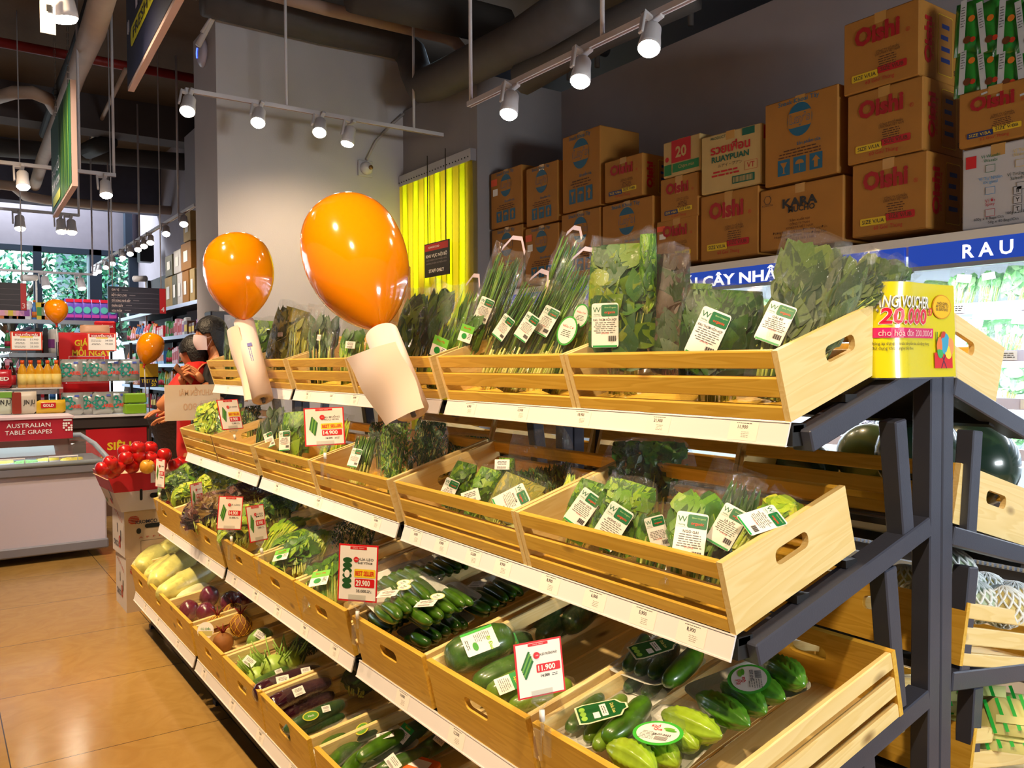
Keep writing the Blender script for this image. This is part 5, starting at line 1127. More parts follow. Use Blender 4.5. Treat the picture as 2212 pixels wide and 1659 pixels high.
def pr_oishi_side(b, T, w, h):
    T2 = T @ Matrix.Translation((-w*.30, 0, 0)) @ Matrix.Rotation(math.pi/2, 4, 'Z'); b.text('Oishi', 0, 0, w*.16, RD, T2, .001, .05, w=h*.62); b.text('60 Gói/ Thùng', 0, -w*.12, w*.05, RD, T2, .001, 0, w=h*.5)
    T3 = T @ Matrix.Translation((w*.12, 0, 0)); b.rect(0, 0, w*.36, h*.8, YL, T3, .0004, .01); b.rect(0, 0, w*.35, h*.785, KR2, T3, .0006, .01); b.lines(0, h*.25, w*.25, 4, h*.15, DB, T3, h*.06, .001); b.text('SIZE', w*.3, -h*.32, h*.07, INK, T3, .001)
def pr_lays(b, T, w, h, tall=True):
    b.text('Snack Khoai Tây', -w*.02, h*.44, h*.055, BLU, T, .001, .01, w=w*.56)
    r = min(w*.22, h*.17); cy = h*.22 if tall else h*.12
    b.disc(0, cy, r, BLU, T, .0006, 28, r*1.15); b.rect(0, cy, r*1.9, r*1.05, KR, T @ Matrix.Translation((0, 0, 0)), .0009, r*.2); b.text("Lay's", 0, cy, r*.62, BLU, T, .0012, .03, w=r*1.65); b.text("Lay's", 0, cy, r*.58, KR, T, .0015, .005, w=r*1.6)
    if tall or True:
        b.text('Sản phẩm của', w*.12, -h*.06, h*.04, BLU, T, .001, .01, w=w*.32); b.lines(0, -h*.12, w*.6, 3, h*.035, BRN, T, h*.014)
        for k in range(3):
            x = -w*.22+w*.22*k; b.rect(x, -h*.31, w*.17, h*.19, BLU, T, .0006)
            if k == 0: b.poly([(x-w*.05, -h*.25), (x+w*.05, -h*.25), (x+w*.02, -h*.30), (x+.004, -h*.31), (x+.004, -h*.37), (x+w*.03, -h*.38), (x-w*.03, -h*.38), (x-.004, -h*.37), (x-.004, -h*.31), (x-w*.02, -h*.30)], KR, T @ Matrix.Translation((0, 0, .001)))
            if k == 1: b.poly([(x+w*.06*math.cos(a*math.pi/8), -h*.30+w*.05*math.sin(a*math.pi/8)) for a in range(9)], KR, T @ Matrix.Translation((0, 0, .001))); b.rect(x, -h*.34, w*.01, h*.09, KR, T, .001)
            if k == 2: b.poly([(x-w*.025, -h*.38), (x+w*.025, -h*.38), (x+w*.025, -h*.30), (x+w*.055, -h*.30), (x, -h*.24), (x-w*.055, -h*.30), (x-w*.025, -h*.30)], KR, T @ Matrix.Translation((0, 0, .001)))
def pr_kara(b, T, w, h):
    b.text('KARA', .0, h*.22, h*.14, INK, T, .001, .04, w=w*.42); b.text('MUCHO', w*.02, h*.11, h*.09, INK, T, .001, .03, w=w*.32); b.disc(-w*.4, h*.33, w*.05, INK, T, .0006, 6); b.disc(-w*.4, h*.33, w*.043, KR, T, .0008, 6); b.text('KOIKEYA', -w*.4, h*.24, h*.03, INK, T, .001, w=w*.14)
    for k, s in enumerate(('Sản xuất tại', 'CÔNG TY TNHH', 'KOIKEYA VIỆT NAM', 'Đường NS2, KCN Long Đức, Xã Long Đức,', 'Huyện Long Thành, Tỉnh Đồng Nai', 'ĐT: 0251 368 1368')): b.text(s, 0, -h*(.06+.06*k), h*.04, BRN, T, .001, 0, w=w*min(.66, .02*len(s)))
def pr_ruay(b, T, w, h):
    b.text('รวยเพื่อน', 0, h*.24, h*.15, RD, T, .001, .03, w=w*.66); b.text('RUAYPUAN', .0, h*.06, h*.10, M((20, 92, 70), .6), T, .001, .03, w=w*.62); b.text('ルアイ・プアン', 0, -h*.06, h*.05, INK, T, .001, 0, w=w*.4); b.text('VT', w*.34, -h*.15, h*.09, RD, T, .001, .01); b.rect(w*.34, -h*.15, w*.2, h*.15, RD, T, .0003); b.rect(w*.34, -h*.15, w*.19, h*.14, KRW, T, .0006)
    b.lines(-w*.08, -h*.16, w*.55, 2, h*.06, RD, T, h*.03); b.rect(w*.22, -h*.35, w*.36, h*.13, M((20, 92, 70), .6), T, .0006)
    for k in range(14): b.rect(w*(.06+.023*k), -h*.35, w*.012, h*.09, KRW, T, .001)
    b.rect(w*.3, h*.42, w*.2, h*.12, M((20, 92, 70), .6), T, .0006); b.text('PRODUCT', -w*.2, h*.43, h*.05, M((20, 92, 70), .6), T, .001)
def pr_twenty(b, T, w, h):
    b.rect(0, h*.18, w*.52, h*.62, RD, T, .0006); b.text('20', 0, h*.15, h*.3, KRW, T, .0012, .03); b.rect(w*.12, -h*.28, w*.7, h*.24, GNN, T, .0006); b.text('Chạm mát', w*.14, -h*.28, h*.1, KRW, T, .0012); b.rect(-w*.36, -h*.3, w*.2, h*.3, GNN, T, .0006); b.disc(-w*.38, h*.0, w*.05, RD, T, .001)
def pr_white(b, T, w, h):
    b.rect(-w*.37, h*.33, w*.15, h*.15, RED, T, .0006)
    for (fx, fz, s1, s2, cc) in ((-.1, .37, 'Vị Wasabi', 'Wasabi', (30, 120, 70)), (-.1, .10, 'Vị Tự Nhiên', 'Original', (70, 150, 210)), (-.1, -.17, 'Vị Ớt', 'Spicy', (190, 30, 50)), (.3, .37, 'Vị Tôm', 'Shrimp', (220, 190, 90)), (.32, .10, 'Vị Trứng Muối', 'Salted EGG', (40, 60, 50))):
        m = M(cc, .6); b.text(s1, w*fx, h*fz, h*.04, m, T, .001); b.text(s2, w*fx, h*(fz-.05), h*.04, m, T, .001); b.rect(w*fx, h*(fz-.15), w*.13, h*.09, m, T, .0005); b.rect(w*fx, h*(fz-.15), w*.12, h*.08, CWH, T, .0009)
    for k in range(3): b.rect(w*.27, -h*(.10+.11*k), w*.11, h*.095, INK, T, .0005); b.rect(w*.27, -h*(.10+.11*k), w*.10, h*.085, CWH, T, .0009); b.text(('↑↑', 'Y', 'T')[k] if k else 'II', w*.27, -h*(.10+.11*k), h*.05, INK, T, .0012, .02)
    b.text('600g x 8 Bags/Ctn', -w*.12, -h*.39, h*.035, INK, T, .001); b.text('100g x 30 Bags/Ctn', w*.33, -h*.36, h*.035, INK, T, .001); b.text('50g x 40 Bags/Ctn', w*.08, -h*.44, h*.035, INK, T, .001)
FX = 3.91
def carton(nb, nt, fx, prn, label, X=FX, depth=.38, m=KR, side=None, rot=0, group=None, kw={}, sticker_=False, flap=0):
    """nb = near bottom px, nt = near top py, fx = far px"""
    q = at(*nb, X=X); z1 = at(nb[0], nt, X=X).z; y1 = at(fx, nb[1], X=X).y; y0 = q.y; z0 = q.z; L = y1-y0-.012; h = z1-z0-.002; cy = (y0+y1)/2
    R = Matrix.Translation((X, cy, z0)) @ Matrix.Rotation(rot, 4, 'Z'); b = MB(); b.box(0, -L/2, 0, depth, L/2, h, m, R, .006)
    b.box(-.0006, -.03, h*.86, depth, .03, h+.0008, TAPE, R); b.box(-.0004, -.001, h*.5, 0, .001, h, BRN, R) if False else None
    b.box(.01, -.0015, h-.001, depth-.01, .0015, h+.0012, BRN, R)
    T = R @ basis((-.0015, 0, h/2), (0, -1, 0), (0, 0, 1)); prn(b, T, L, h, **kw)
    if side: side(b, R @ basis((depth/2, -L/2-.0015, h/2), (1, 0, 0), (0, 0, 1)), depth, h)
    if sticker_: b.rect(-L*.38, h*.32, L*.2, h*.12, M((240, 90, 40), .5), T, .0015); b.rect(-L*.34, h*.14, L*.16, h*.12, PAPER, T, .0015)
    if flap: b.add([(0.02, -L/2, h), (.02, L/2, h), (-.05+flap, L/2, h+.05), (-.05+flap, -L/2, h+.05)], [(0, 1, 2, 3)], m, R)
    o = b.obj('carton'); tag(o, label, 'cardboard box', group); return (y0, y1, z0, z1)
carton((2005, 492), 322, 1838, pr_oishi, 'brown carton with red bubble lettering, bottom of the tall stack of three', side=pr_oishi_side)
carton((1996, 322), 160, 1828, pr_oishi, 'brown carton with red bubble lettering, middle of the tall stack of three', side=pr_oishi_side)
carton((1988, 160), -8, 1820, pr_oishi, 'brown carton with red bubble lettering, top of the tall stack of three', side=pr_oishi_side)
carton((2240, 478), 292, 2075, pr_white, 'white carton printed with flavour tick boxes, right of the stack of three', m=CWH)
carton((2236, 288), 160, 2068, pr_oishi, 'brown carton with blue and yellow size bars sitting on the white carton', kw={'sizes': ('V/BA', 'V/BB')})
carton((1824, 520), 375, 1640, pr_kara, 'brown carton with black jagged lettering, bulging top, under a potato snack carton')
carton((1812, 372), 178, 1650, pr_lays, 'tall brown carton with blue globe print and handling symbols on the black-lettered one')
carton((1640, 548), 398, 1512, pr_oishi, 'brown carton with red lettering cut by tape, under the white-printed Thai carton', kw={'cut': 1})
carton((1643, 395), 262, 1516, pr_ruay, 'pale carton with red Thai script and green letters, slightly turned', m=KRW, rot=.06, side=lambda b, T, w, h: (b.rect(-w*.3, h*.36, w*.3, h*.22, RD, T, .001), b.text('30', -w*.3, h*.36, h*.12, KRW, T, .002)))
carton((1508, 562), 462, 1417, pr_oishi, 'small brown carton with orange price sticker at the bottom of its stack', sticker_=True, kw={'sizes': ('V/BA', 'V/BB')})
carton((1510, 465), 368, 1425, pr_oishi, 'small brown carton with taped red lettering between the sticker carton and the green one', kw={'sizes': ('V/BA', 'V/BB'), 'cut': 1})
carton((1514, 366), 285, 1431, pr_twenty, 'open carton with red square 20 and green band', m=KRW)
carton((1412, 580), 420, 1300, pr_lays, 'brown carton with blue globe print under the small red-lettered carton')
carton((1388, 420), 327, 1306, pr_oishi, 'small brown carton with red lettering standing beside the tallest globe carton', side=pr_oishi_side, kw={'sizes': ('V/BA', 'V/BB')}, rot=.03, depth=.34)
carton((1298, 592), 445, 1212, pr_lays, 'brown globe-print carton directly under the tallest one')
carton((1298, 442), 268, 1214, pr_lays, 'tallest brown globe-print carton with deep dark side')
carton((1208, 605), 478, 1134, pr_lays, 'brown globe-print carton with orange sticker at the bottom, second stack from the doorway', sticker_=True)
carton((1206, 475), 343, 1136, pr_lays, 'brown globe-print carton on top of the second stack from the doorway')
carton((1130, 618), 482, 1062, pr_lays, 'brown globe-print carton at the bottom of the stack by the doorway')
carton((1128, 480), 353, 1060, pr_lays, 'brown globe-print carton with orange sticker on top by the doorway', sticker_=True)
def deco_snack(b, T, w, h):
    b.rect(-w*.1, 0, w*.22, h*.98, M((206, 210, 214), .35), T, 0); b.disc(w*.22, h*.1, w*.12, M((230, 130, 40), .4), T, .001); b.disc(w*.1, -h*.28, w*.14, M((110, 60, 30), .4), T, .001); b.lines(-w*.1, h*.35, w*.16, 8, h*.05, INK, T, h*.012); b.disc(w*.3, -h*.3, w*.1, M((200, 60, 30), .4), T, .001)
SNK = M((36, 130, 40), .25, coat=.6)
for r_, (py0, n_) in enumerate(((150, 4), (60, 4))):
    for k in range(n_):
        c = at(2092+k*42, py0, X=3.95); pouch('snack_pack', c, .125, .25, .05, (0, -1, .0+.15*(k % 2)), (.1, .15, 1), SNK, 'green snack pack in the %s row of the bundle on the topmost right carton' % ('lower', 'upper')[r_], 'snack pack', 'green snack packs %s row' % ('lower', 'upper')[r_], deco_snack, k)
# ================================================================ CHEST FREEZER, APPLES, PROMOTION RACK
FZ = M((206, 198, 214), .4); FG = M((128, 128, 138), .4)
fx1 = at(232, 1200, Y=7.2).x
fz = empty('chest_freezer', (0, 7.6, 0), 'white chest freezer with grey rim and curved glass lid', 'freezer')
b = MB(); b.box(-1.4, 7.2, .10, fx1, 8.0, .70, FZ, None, .012); b.obj('body', fz)
b = MB(); b.box(-1.41, 7.185, .06, fx1+.01, 8.01, .135, FG, None, .01); b.obj('skirt', fz)
b = MB(); b.box(-1.43, 7.17, .66, fx1+.03, 8.03, .735, FG, None, .012); b.obj('rim', fz)
b = MB(); x0, x1 = -1.43, fx1+.03; N = 8; vs = []
for j in range(N+1):
    a = j/N; y = 7.18+.84*a; z = .745+.16*math.sin(min(1, a*1.25)*math.pi/2)
    vs += [(x0, y, z), (x1-.12*math.sin(a*1.5), y, z)]
b.add(vs, [(2*j, 2*j+1, 2*j+3, 2*j+2) for j in range(N)], ACRYL, None, True); b.tube([(x0, 7.18, .745), (x1, 7.18, .745)], .02, M((150, 160, 170), .3), 8); b.tube([(x1, 7.18, .745), (x1-.05, 7.6, .85), (x1-.1, 8.0, .9), (x0, 8.0, .9)], .02, M((150, 160, 170), .3), 8); b.obj('glass_lid', fz)
b = MB()
for k in range(4):
    xa = -.4+k*.36
    for z in (.70, .74): b.tube([(xa, 7.3, z), (xa+.32, 7.3, z)], .006, WHITE, 6)
    b.tube([(xa+.06, 7.3, .74), (xa+.06, 7.3, .79), (xa+.26, 7.3, .79), (xa+.26, 7.3, .74)], .006, WHITE, 6)
    for q in range(9): b.tube([(xa+q*.04, 7.3, .60), (xa+q*.04, 7.3, .74)], .003, WHITE, 4)
b.obj('wire_basket', fz)
light('AREA', (.2, 7.6, .86), 6, (.7, .95, 1), 1.2, (.2, 7.6, .5), sy=.4)
for k in range(9):
    c = Vector((-.35+.16*k, 7.5+.08*(k % 2), .71)); pouch('frozen_pack', c, .17, .13, .05, (1, .1, 0), (0, .6, .5), M((206, 190, 60), .4) if k % 3 else M((90, 150, 70), .4), 'yellow frozen food pack under the freezer glass', 'frozen food pack', 'frozen packs in the freezer', None, k)
# red grapes header box on the freezer
p0, p1 = at(0, 950, Y=7.5), at(158, 945, Y=7.5); z0 = at(80, 948, Y=7.5).z-.0; z1 = at(80, 902, Y=7.5).z
b = MB(); RDB = M((176, 24, 44), .55); b.box(p0.x-.5, 7.5, z0-.01, p1.x, 7.86, z1, RDB, None, .004); b.box(p0.x-.5, 7.49, z1-.012, p1.x+.01, 7.87, z1+.006, M((220, 196, 196), .6))
T = basis(((at(62, 925, Y=7.5).x), 7.498, (z0+z1)/2), (1, 0, 0), (0, 0, 1)); b.text('AUSTRALIAN', 0, .025, .034, PAPER, T, .002, .005, w=.30); b.text('TABLE GRAPES', 0, -.028, .034, PAPER, T, .002, .005, w=.32)
for sx in (-.26, .27):
    for i in range(12): b.disc(sx+.018*((i*5) % 4-1.5), .03-.018*(i//3), .008, PAPER if sx > 0 else M((60, 20, 50), .5), T, .002, 10)
    b.rect(sx, .055, .06, .012, PAPER, T, .002)
T = basis((p1.x+.002, 7.68, (z0+z1)/2), (0, 1, 0), (0, 0, 1)); b.lines(0, .03, .14, 3, .02, PAPER, T, .004)
tag(b.obj('grape_carton'), 'flat red carton lettered AUSTRALIAN TABLE GRAPES lying on the freezer', 'cardboard box')
# stacked apple cartons
ACW = M((222, 214, 212), .6, noise=.03); ACK = M((206, 182, 150), .65, noise=.04)
def slots(b, T, pts, m=BLACK):
    for (x, y, w_, h_, r_) in pts: b.rect(x, y, w_, h_, m, T, .0012, min(w_, h_)*.49) if not r_ else b.rect(0, 0, w_, h_, m, T @ Matrix.Translation((x, y, 0)) @ Matrix.Rotation(r_, 4, 'Z'), .0012, min(w_, h_)*.49)
def apple_box(name, c, z0, z1, rot, label, kind):
    R = Matrix.Translation((c[0], c[1], 0)) @ Matrix.Rotation(rot, 4, 'Z'); b = MB(); W_, D_ = .42, .34; h = z1-z0; top = MB()
    ms = ACK if kind != 'breeze' else ACW
    fl = .05 if kind == 'breeze' else 0
    vs = [(-W_/2, -D_/2, z0), (W_/2, -D_/2, z0), (W_/2, D_/2, z0), (-W_/2, D_/2, z0), (-W_/2-fl*1.6, -D_/2-fl*.2, z1), (W_/2, -D_/2-fl*.2, z1), (W_/2, D_/2+fl, z1), (-W_/2-fl*1.6, D_/2+fl, z1)]
    fs = [(3, 2, 1, 0), (0, 1, 5, 4), (1, 2, 6, 5), (2, 3, 7, 6)]
    b.add(vs, fs, ms, R); b.add(vs, [(3, 0, 4, 7)], ACW, R)
    if kind != 'breeze': b.add(vs, [(4, 5, 6, 7)], ms, R)
    else:
        b.add([tuple(v) if i < 4 else (v[0], v[1], v[2]-.03) for i, v in enumerate(vs)], [(4, 5, 6, 7)], ACK, R)
        f = .52; mid = [tuple(Vector(vs[i])*(1-f)+Vector(vs[i+4])*f+Vector((0, -.0015, 0))) for i in (0, 1)]; tp = [tuple(Vector(vs[i+4])+Vector((0, -.0015, 0))) for i in (0, 1)]
        RDA = M((206, 30, 48), .5); b.add([mid[0], mid[1], tp[1], tp[0]], [(0, 1, 2, 3)], RDA, R)
        m2 = [tuple(Vector(vs[i])*(1-f)+Vector(vs[i+4])*f+Vector((-.0015, 0, 0))) for i in (3, 0)]; t2 = [tuple(Vector(vs[i+4])+Vector((-.0015, 0, 0))) for i in (3, 0)]; b.add([m2[0], m2[1], t2[1], t2[0]], [(0, 1, 2, 3)], RDA, R)
    F = R @ basis((0, -D_/2-.001-(fl*.1), (z0+z1)/2), (1, 0, 0), (0, fl*-.2/h, 1)); S = R @ basis((-W_/2-.001-fl*.8, 0, (z0+z1)/2), (0, -1, 0), (-fl*1.6/h, 0, 1))
    if kind == 'breeze':
        slots(b, F, [(-.10, -.02, .016, .07, 0), (.0, -.03, .10, .03, 0)]); slots(b, S, [(.05, -.02, .016, .08, .1)])
        b.text('breeze', .07, -.085, .05, M((206, 30, 48), .5), F @ Matrix.Rotation(math.pi, 4, 'Z') @ Matrix.Translation((-.14, .17, 0)), .0015, .03, w=.16); b.rect(.02, .085, .13, .075, PAPER, F, .003)
        for k in range(12): b.rect(-.02+.007*k, .085, .003, .03, INK, F, .004)
        b.text('NEW ZEALAND', -.02, .06, .01, PAPER, F @ Matrix.Translation((-.04, .05, 0)) @ Matrix.Rotation(math.pi, 4, 'Z') @ Matrix.Translation((0, 0, 0)), .003); b.disc(-.13, -.08, .014, GRN, S, .002, 12, .018); b.disc(.0, -.07, .02, M((206, 30, 48), .5), S, .002)
    else:
        AR = M((190, 60, 40), .6); NB = M((30, 36, 70), .6)
        b.disc(-.165, .085, .024, AR, F, .001, 20); b.disc(-.15, .085, .024, AR, F, .001, 20)
        for k in range(4): b.rect(-.158, .070+.01*k, .07, .002, ACK, F, .0016)
        b.text('KROMCO', -.085, .07, .022, NB, F, .0015, .02, w=.125); slots(b, F, [(-.13, .015, .026, .034, 0), (-.045, .042, .10, .026, 0)])
        b.text('A  P  P  L  E  S', -.03, -.025, .010, AR, F, .0015, .01, w=.2); b.rect(-.02, -.09, .2, .09, INK, F, .0008); b.rect(-.02, -.09, .196, .086, ACK, F, .0011); b.lines(-.1, -.11, .06, 3, .008, AR, F)
        b.text('A P P L E S', -.02, .10, .022, AR, S @ Matrix.Rotation(-.25, 4, 'Z'), .0015, .01, w=.22); slots(b, S, [(-.02, .02, .012, .06, .1), (.07, -.02, .018, .07, 0)]); b.text('CINCO', -.06, -.08, .036, NB, S, .0015, .02, w=.14); b.text('8', .04, -.06, .08, AR, S, .0015, .01)
    return tag(b.obj(name), label, 'cardboard box')
ac = at(272, 1322, Z=0); acx = ac.x+.21; acy = ac.y+.14
apple_box('apple_carton', (acx, acy), 0, at(270, 1221, Y=5.25).z, -.0, 'white and tan printed apple carton at the bottom of the stack beside the rack', 'kromco')
zz1 = at(270, 1221, Y=5.25).z; zz2 = at(272, 1117, Y=5.25).z; zz3 = at(272, 1030, Y=5.25).z
apple_box('apple_carton', (acx-.01, acy+.01), zz1+.002, zz2, .03, 'white and tan printed apple carton in the middle of the stack', 'kromco')
apple_box('apple_carton', (acx-.03, acy), zz2+.002, zz3, .05, 'red and white open carton heaped with red apples, top of the stack', 'breeze')
AP = M((196, 20, 20), .3, noise=.5, nscale=14, coat=.5); APY = M((226, 160, 50), .3, noise=.3, nscale=10, coat=.5)
def apple(c, r, m, label, group='apples heaped on the top carton', rx=0):
    e = empty('apple', c, label, 'apple', group); b = MB(); pr = [(0, -.70), (.25, -.86), (.55, -.88), (.85, -.6), (1, -.1), (.98, .3), (.8, .68), (.5, .86), (.22, .80), (0, .60)]
    R = Matrix.Translation(c) @ Matrix.Rotation(rx, 4, 'X') @ Matrix.Rotation(rx*.7, 4, 'Y'); b.lathe([(a*r, z*r) for a, z in pr], m, 18, R); b.obj('fruit', e)
    b = MB(); b.tube([R @ Vector((0, 0, .6*r)), R @ Vector((.1*r, 0, 1.15*r))], .0018, M((80, 50, 30), .7), 5); b.obj('stem', e)
for i, (px, py) in enumerate(((222, 1012), (255, 1008), (285, 1008), (318, 1008), (345, 1005), (245, 1018), (238, 1000), (272, 990), (300, 985), (325, 990), (288, 998), (352, 990), (298, 968), (270, 975), (325, 968), (355, 982), (378, 1005), (392, 1000))):
    apple(at(px, py, Y=5.22+.05*(i % 3)+.10*(i > 8)), .042, APY if i == 3 else AP, 'yellow apple at the front of the heap' if i == 3 else 'red apple in the heap on the top carton', rx=.5*math.sin(i*2.3))
# wicker basket of apples on a stand, and the promotion board seen from behind
bc = at(375, 905, Y=6.45); bk = empty('wicker_basket', (bc.x, bc.y+.1, .55), 'dark brown wicker basket of apples on a stand behind the rack', 'basket'); b = MB(); BW = M((52, 34, 26), .7, noise=.3, nscale=60, bump=.5, bscale=60)
b.lathe([(.10, .62), (.14, .75), (.19, .95), (.24, 1.09), (.255, 1.12), (.245, 1.12), (.22, 1.06), (.0, 1.03)], BW, 28, Matrix.Translation((bc.x+.08, bc.y+.1, 0)), fn=lambda a, z: 1+.012*math.sin(a*28+z*90)); b.obj('bowl', bk)
b = MB(); b.tube([(bc.x+.08, bc.y+.1, 0), (bc.x+.08, bc.y+.1, .64)], .03, BLACK); b.lathe([(.18, 0), (.18, .02), (0, .02)], BLACK, 20, Matrix.Translation((bc.x+.08, bc.y+.1, 0))); b.obj('stand', bk)
for i in range(9): a = i*.7; apple(Vector((bc.x+.08+math.cos(a)*.14*(i > 0), bc.y+.1+math.sin(a)*.13*(i > 0), 1.11+.03*(i % 2))), .042, AP if i % 3 else APY, 'red and yellow apple in the dark wicker basket', 'apples in the wicker basket', .4*i)
q0, q1, q2 = at(356, 910, Y=5.32), at(476, 912, Y=5.32), at(355, 832, Y=5.32)
pb_ = empty('promotion_board', ((q0.x+q1.x)/2, 5.32, 1.1), 'pale board seen from behind with mirrored lettering, beside the far end of the rack', 'sign')
b = MB(); w = q1.x-q0.x; h = q2.z-q0.z; T = basis(((q0.x+q1.x)/2, 5.32, (q0.z+q2.z)/2), (1, 0, 0), (0, 0, 1)); PB = M((252, 232, 205), .35, coat=.4); PB2 = M((240, 200, 160), .5); b.box(-w/2, -h/2, 0, w/2, h/2, .003, PB, T)
MR = T @ Matrix.Scale(-1, 4, (1, 0, 0)); b.text('KHUYẾN MÃI', w*-.06, h*.32, h*.16, PB2, MR, .0045, .02, w=w*.6); b.text('59.900', -w*.05, -h*.12, h*.2, PB2, MR, .0045, .01, w=w*.45); b.obj('panel', pb_)
b = MB(); b.tube([((q0.x+q1.x)/2, 5.33, 0), ((q0.x+q1.x)/2, 5.33, q0.z)], .012, BLACK); b.box((q0.x+q1.x)/2-.12, 5.23, 0, (q0.x+q1.x)/2+.12, 5.43, .01, BLACK); b.obj('stand', pb_)
# promotion rack behind the freezer
YR = 9.0
def ry(px, py): return at(px, py, Y=YR)
pr_ = empty('promotion_rack', (1.2, 9.3, 0), 'wood-trimmed promotion rack with white shelves behind the freezer', 'display rack')
WD = M((96, 70, 54), .6, noise=.2); x1 = ry(330, 900).x; zt0 = ry(320, 893).z; ztm = ry(300, 824).z
b = MB(); b.box(.2, YR+.03, 0, x1-.01, YR+.6, zt0-.12, WD); b.box(.2, YR+.0, zt0-.12, x1, YR+.6, zt0-.02, M((60, 48, 44), .5)); b.obj('base', pr_)
b = MB(); b.box(.2, YR-.02, zt0-.02, x1-.02, YR+.6, zt0, WHITE); b.obj('shelf', pr_)
b = MB(); xm = ry(140, 800).x; b.box(xm+.02, YR+.02, ztm-.012, x1-.12, YR+.55, ztm, ACRYL); b.obj('shelf', pr_)
zl = ry(60, 838).z; b = MB(); b.box(.2, YR-.03, zl-.012, xm-.02, YR+.5, zl, WHITE); b.box(.2, YR-.03, zl-.06, xm-.02, YR-.02, zl+.03, ACRYL); b.obj('shelf', pr_)
for x in (.25, xm, x1-.1): b = MB(); b.box(x-.012, YR+.5, zt0, x+.012, YR+.54, ztm+.4, BLACK); b.obj('upright', pr_)
q0, q1 = ry(192, 928), ry(313, 1002); rp_ = MB(); T = basis(((q0.x+q1.x)/2-.0, YR+.02, (q0.z+.35)/2), (1, 0, 0), (0, 0, 1)); w = q1.x-q0.x+.05; h = q0.z-.35
rp_.box(-w/2, -h/2, 0, w/2, h/2, .004, M((206, 20, 32), .5), T); rp_.text('SIÊU', .02, h*.18, .075, YEL, T, .006, .03, w=.22); rp_.text('KHUYẾN MÃI', .10, -h*.06, .075, YEL, T, .006, .03, w=.5)
tag(rp_.obj('promotion_poster'), 'red poster with yellow lettering on the base of the promotion rack', 'poster')
OIL = M((226, 160, 24), .12, coat=.8, alpha=1); OILC = M((240, 90, 24), .4); LBL = M((240, 214, 120), .5)
def bottle(c, h, r, body, cap, lab, name='oil_bottle', label='', group=None, cat='bottle'):
    e = empty(name, c, label, cat, group); b = MB(); b.lathe([(r*.95, 0), (r, h*.04), (r, h*.55), (r*.9, h*.66), (r*.42, h*.82), (r*.36, h*.88), (0, h*.88)], body, 14, Matrix.Translation(c)); b.obj('body', e)
    b = MB(); b.lathe([(r*.42, h*.87), (r*.42, h), (0, h)], cap, 12, Matrix.Translation(c)); b.obj('cap', e)
    if lab: b = MB(); b.lathe([(r*1.01, h*.12), (r*1.01, h*.5)], lab, 14, Matrix.Translation(c)); b.obj('label_band', e)
    return e
ob = None
for k, px in enumerate((50, 68, 87, 105, 124)):
    c = ry(px, 838); c.y = YR+.05; c.z = zl
    if ob is None: ob = bottle(c, .26, .042, OIL, OILC, LBL, label='golden cooking oil bottle with orange cap on the promotion rack', group='oil bottles on the promotion rack')
    else: dup(ob, Matrix.Translation(c))
for k, px in enumerate((10, 28)):
    c = ry(px, 838); c.y = YR+.12; c.z = zl; bottle(c, .24, .038, M((50, 20, 20), .15, coat=.6), BLACK, M((180, 30, 40), .5), 'sauce_bottle', 'dark sauce bottle behind the red bag on the promotion rack', 'dark sauce bottles')
def deco_txt(s, cc, sub=None, fx=0, fy=0, ww=.7, hh=.2):
    def f(b, T, w, h):
        if sub: b.rect(sub[0]*w, sub[1]*h, sub[2]*w, sub[3]*h, M(sub[4], .45), T, 0, min(w, h)*.05)
        b.text(s, fx*w, fy*h, hh*h, M(cc, .5), T, .001, .03, w=ww*w)
    return f
def deco_det(b, T, w, h):
    tl = M((20, 150, 130), .35)
    for k in range(3):
        for q in range(22):
            a = q*2*math.pi/22; rr = .34*h; p_ = Vector((math.cos(a)*rr*.9, math.sin(a)*rr*.35)); an = k*math.pi/3; b.rect(-w*.22+p_.x*math.cos(an)-p_.y*math.sin(an), p_.x*math.sin(an)+p_.y*math.cos(an), h*.06, h*.05, tl, T, .001+.0001*k)
    b.text('ARIEL', w*.16, -h*.14, h*.15, M((232, 60, 30), .5), T, .002, .03, w=w*.5); b.rect(w*.2, h*.32, w*.2, h*.09, M((90, 110, 200), .5), T, .001)
SIL = M((188, 190, 186), .25, .35)
for r_, (py, xs_) in enumerate(((822, (158, 190, 216, 248, 285)), (890, (160, 195, 228, 262)))):
    for k, px in enumerate(xs_):
        c = ry(px, py); c.y = YR+.12+.05*(k % 2); c.z = (ztm if r_ == 0 else zt0)+.115; pouch('detergent_bag', c, .20, .22, .09, (1, .1*(k % 3-1), 0), (0, .12, 1), SIL, 'silver detergent bag with teal star on the %s shelf of the promotion rack' % ('upper', 'lower')[r_], 'detergent bag', 'detergent bags on the %s shelf' % ('upper', 'lower')[r_], deco_det, k)
for k in range(2):
    b = MB(); c = ry(294, 880-k*18); b.box(c.x-.10, YR, zt0+.105*k+.002, c.x+.10, YR+.14, zt0+.105*k+.10, M((150, 200, 40), .45), None, .01); tag(b.obj('tissue_pack'), ('lower', 'upper')[k]+' green tissue pack at the right end of the promotion rack', 'tissue pack')
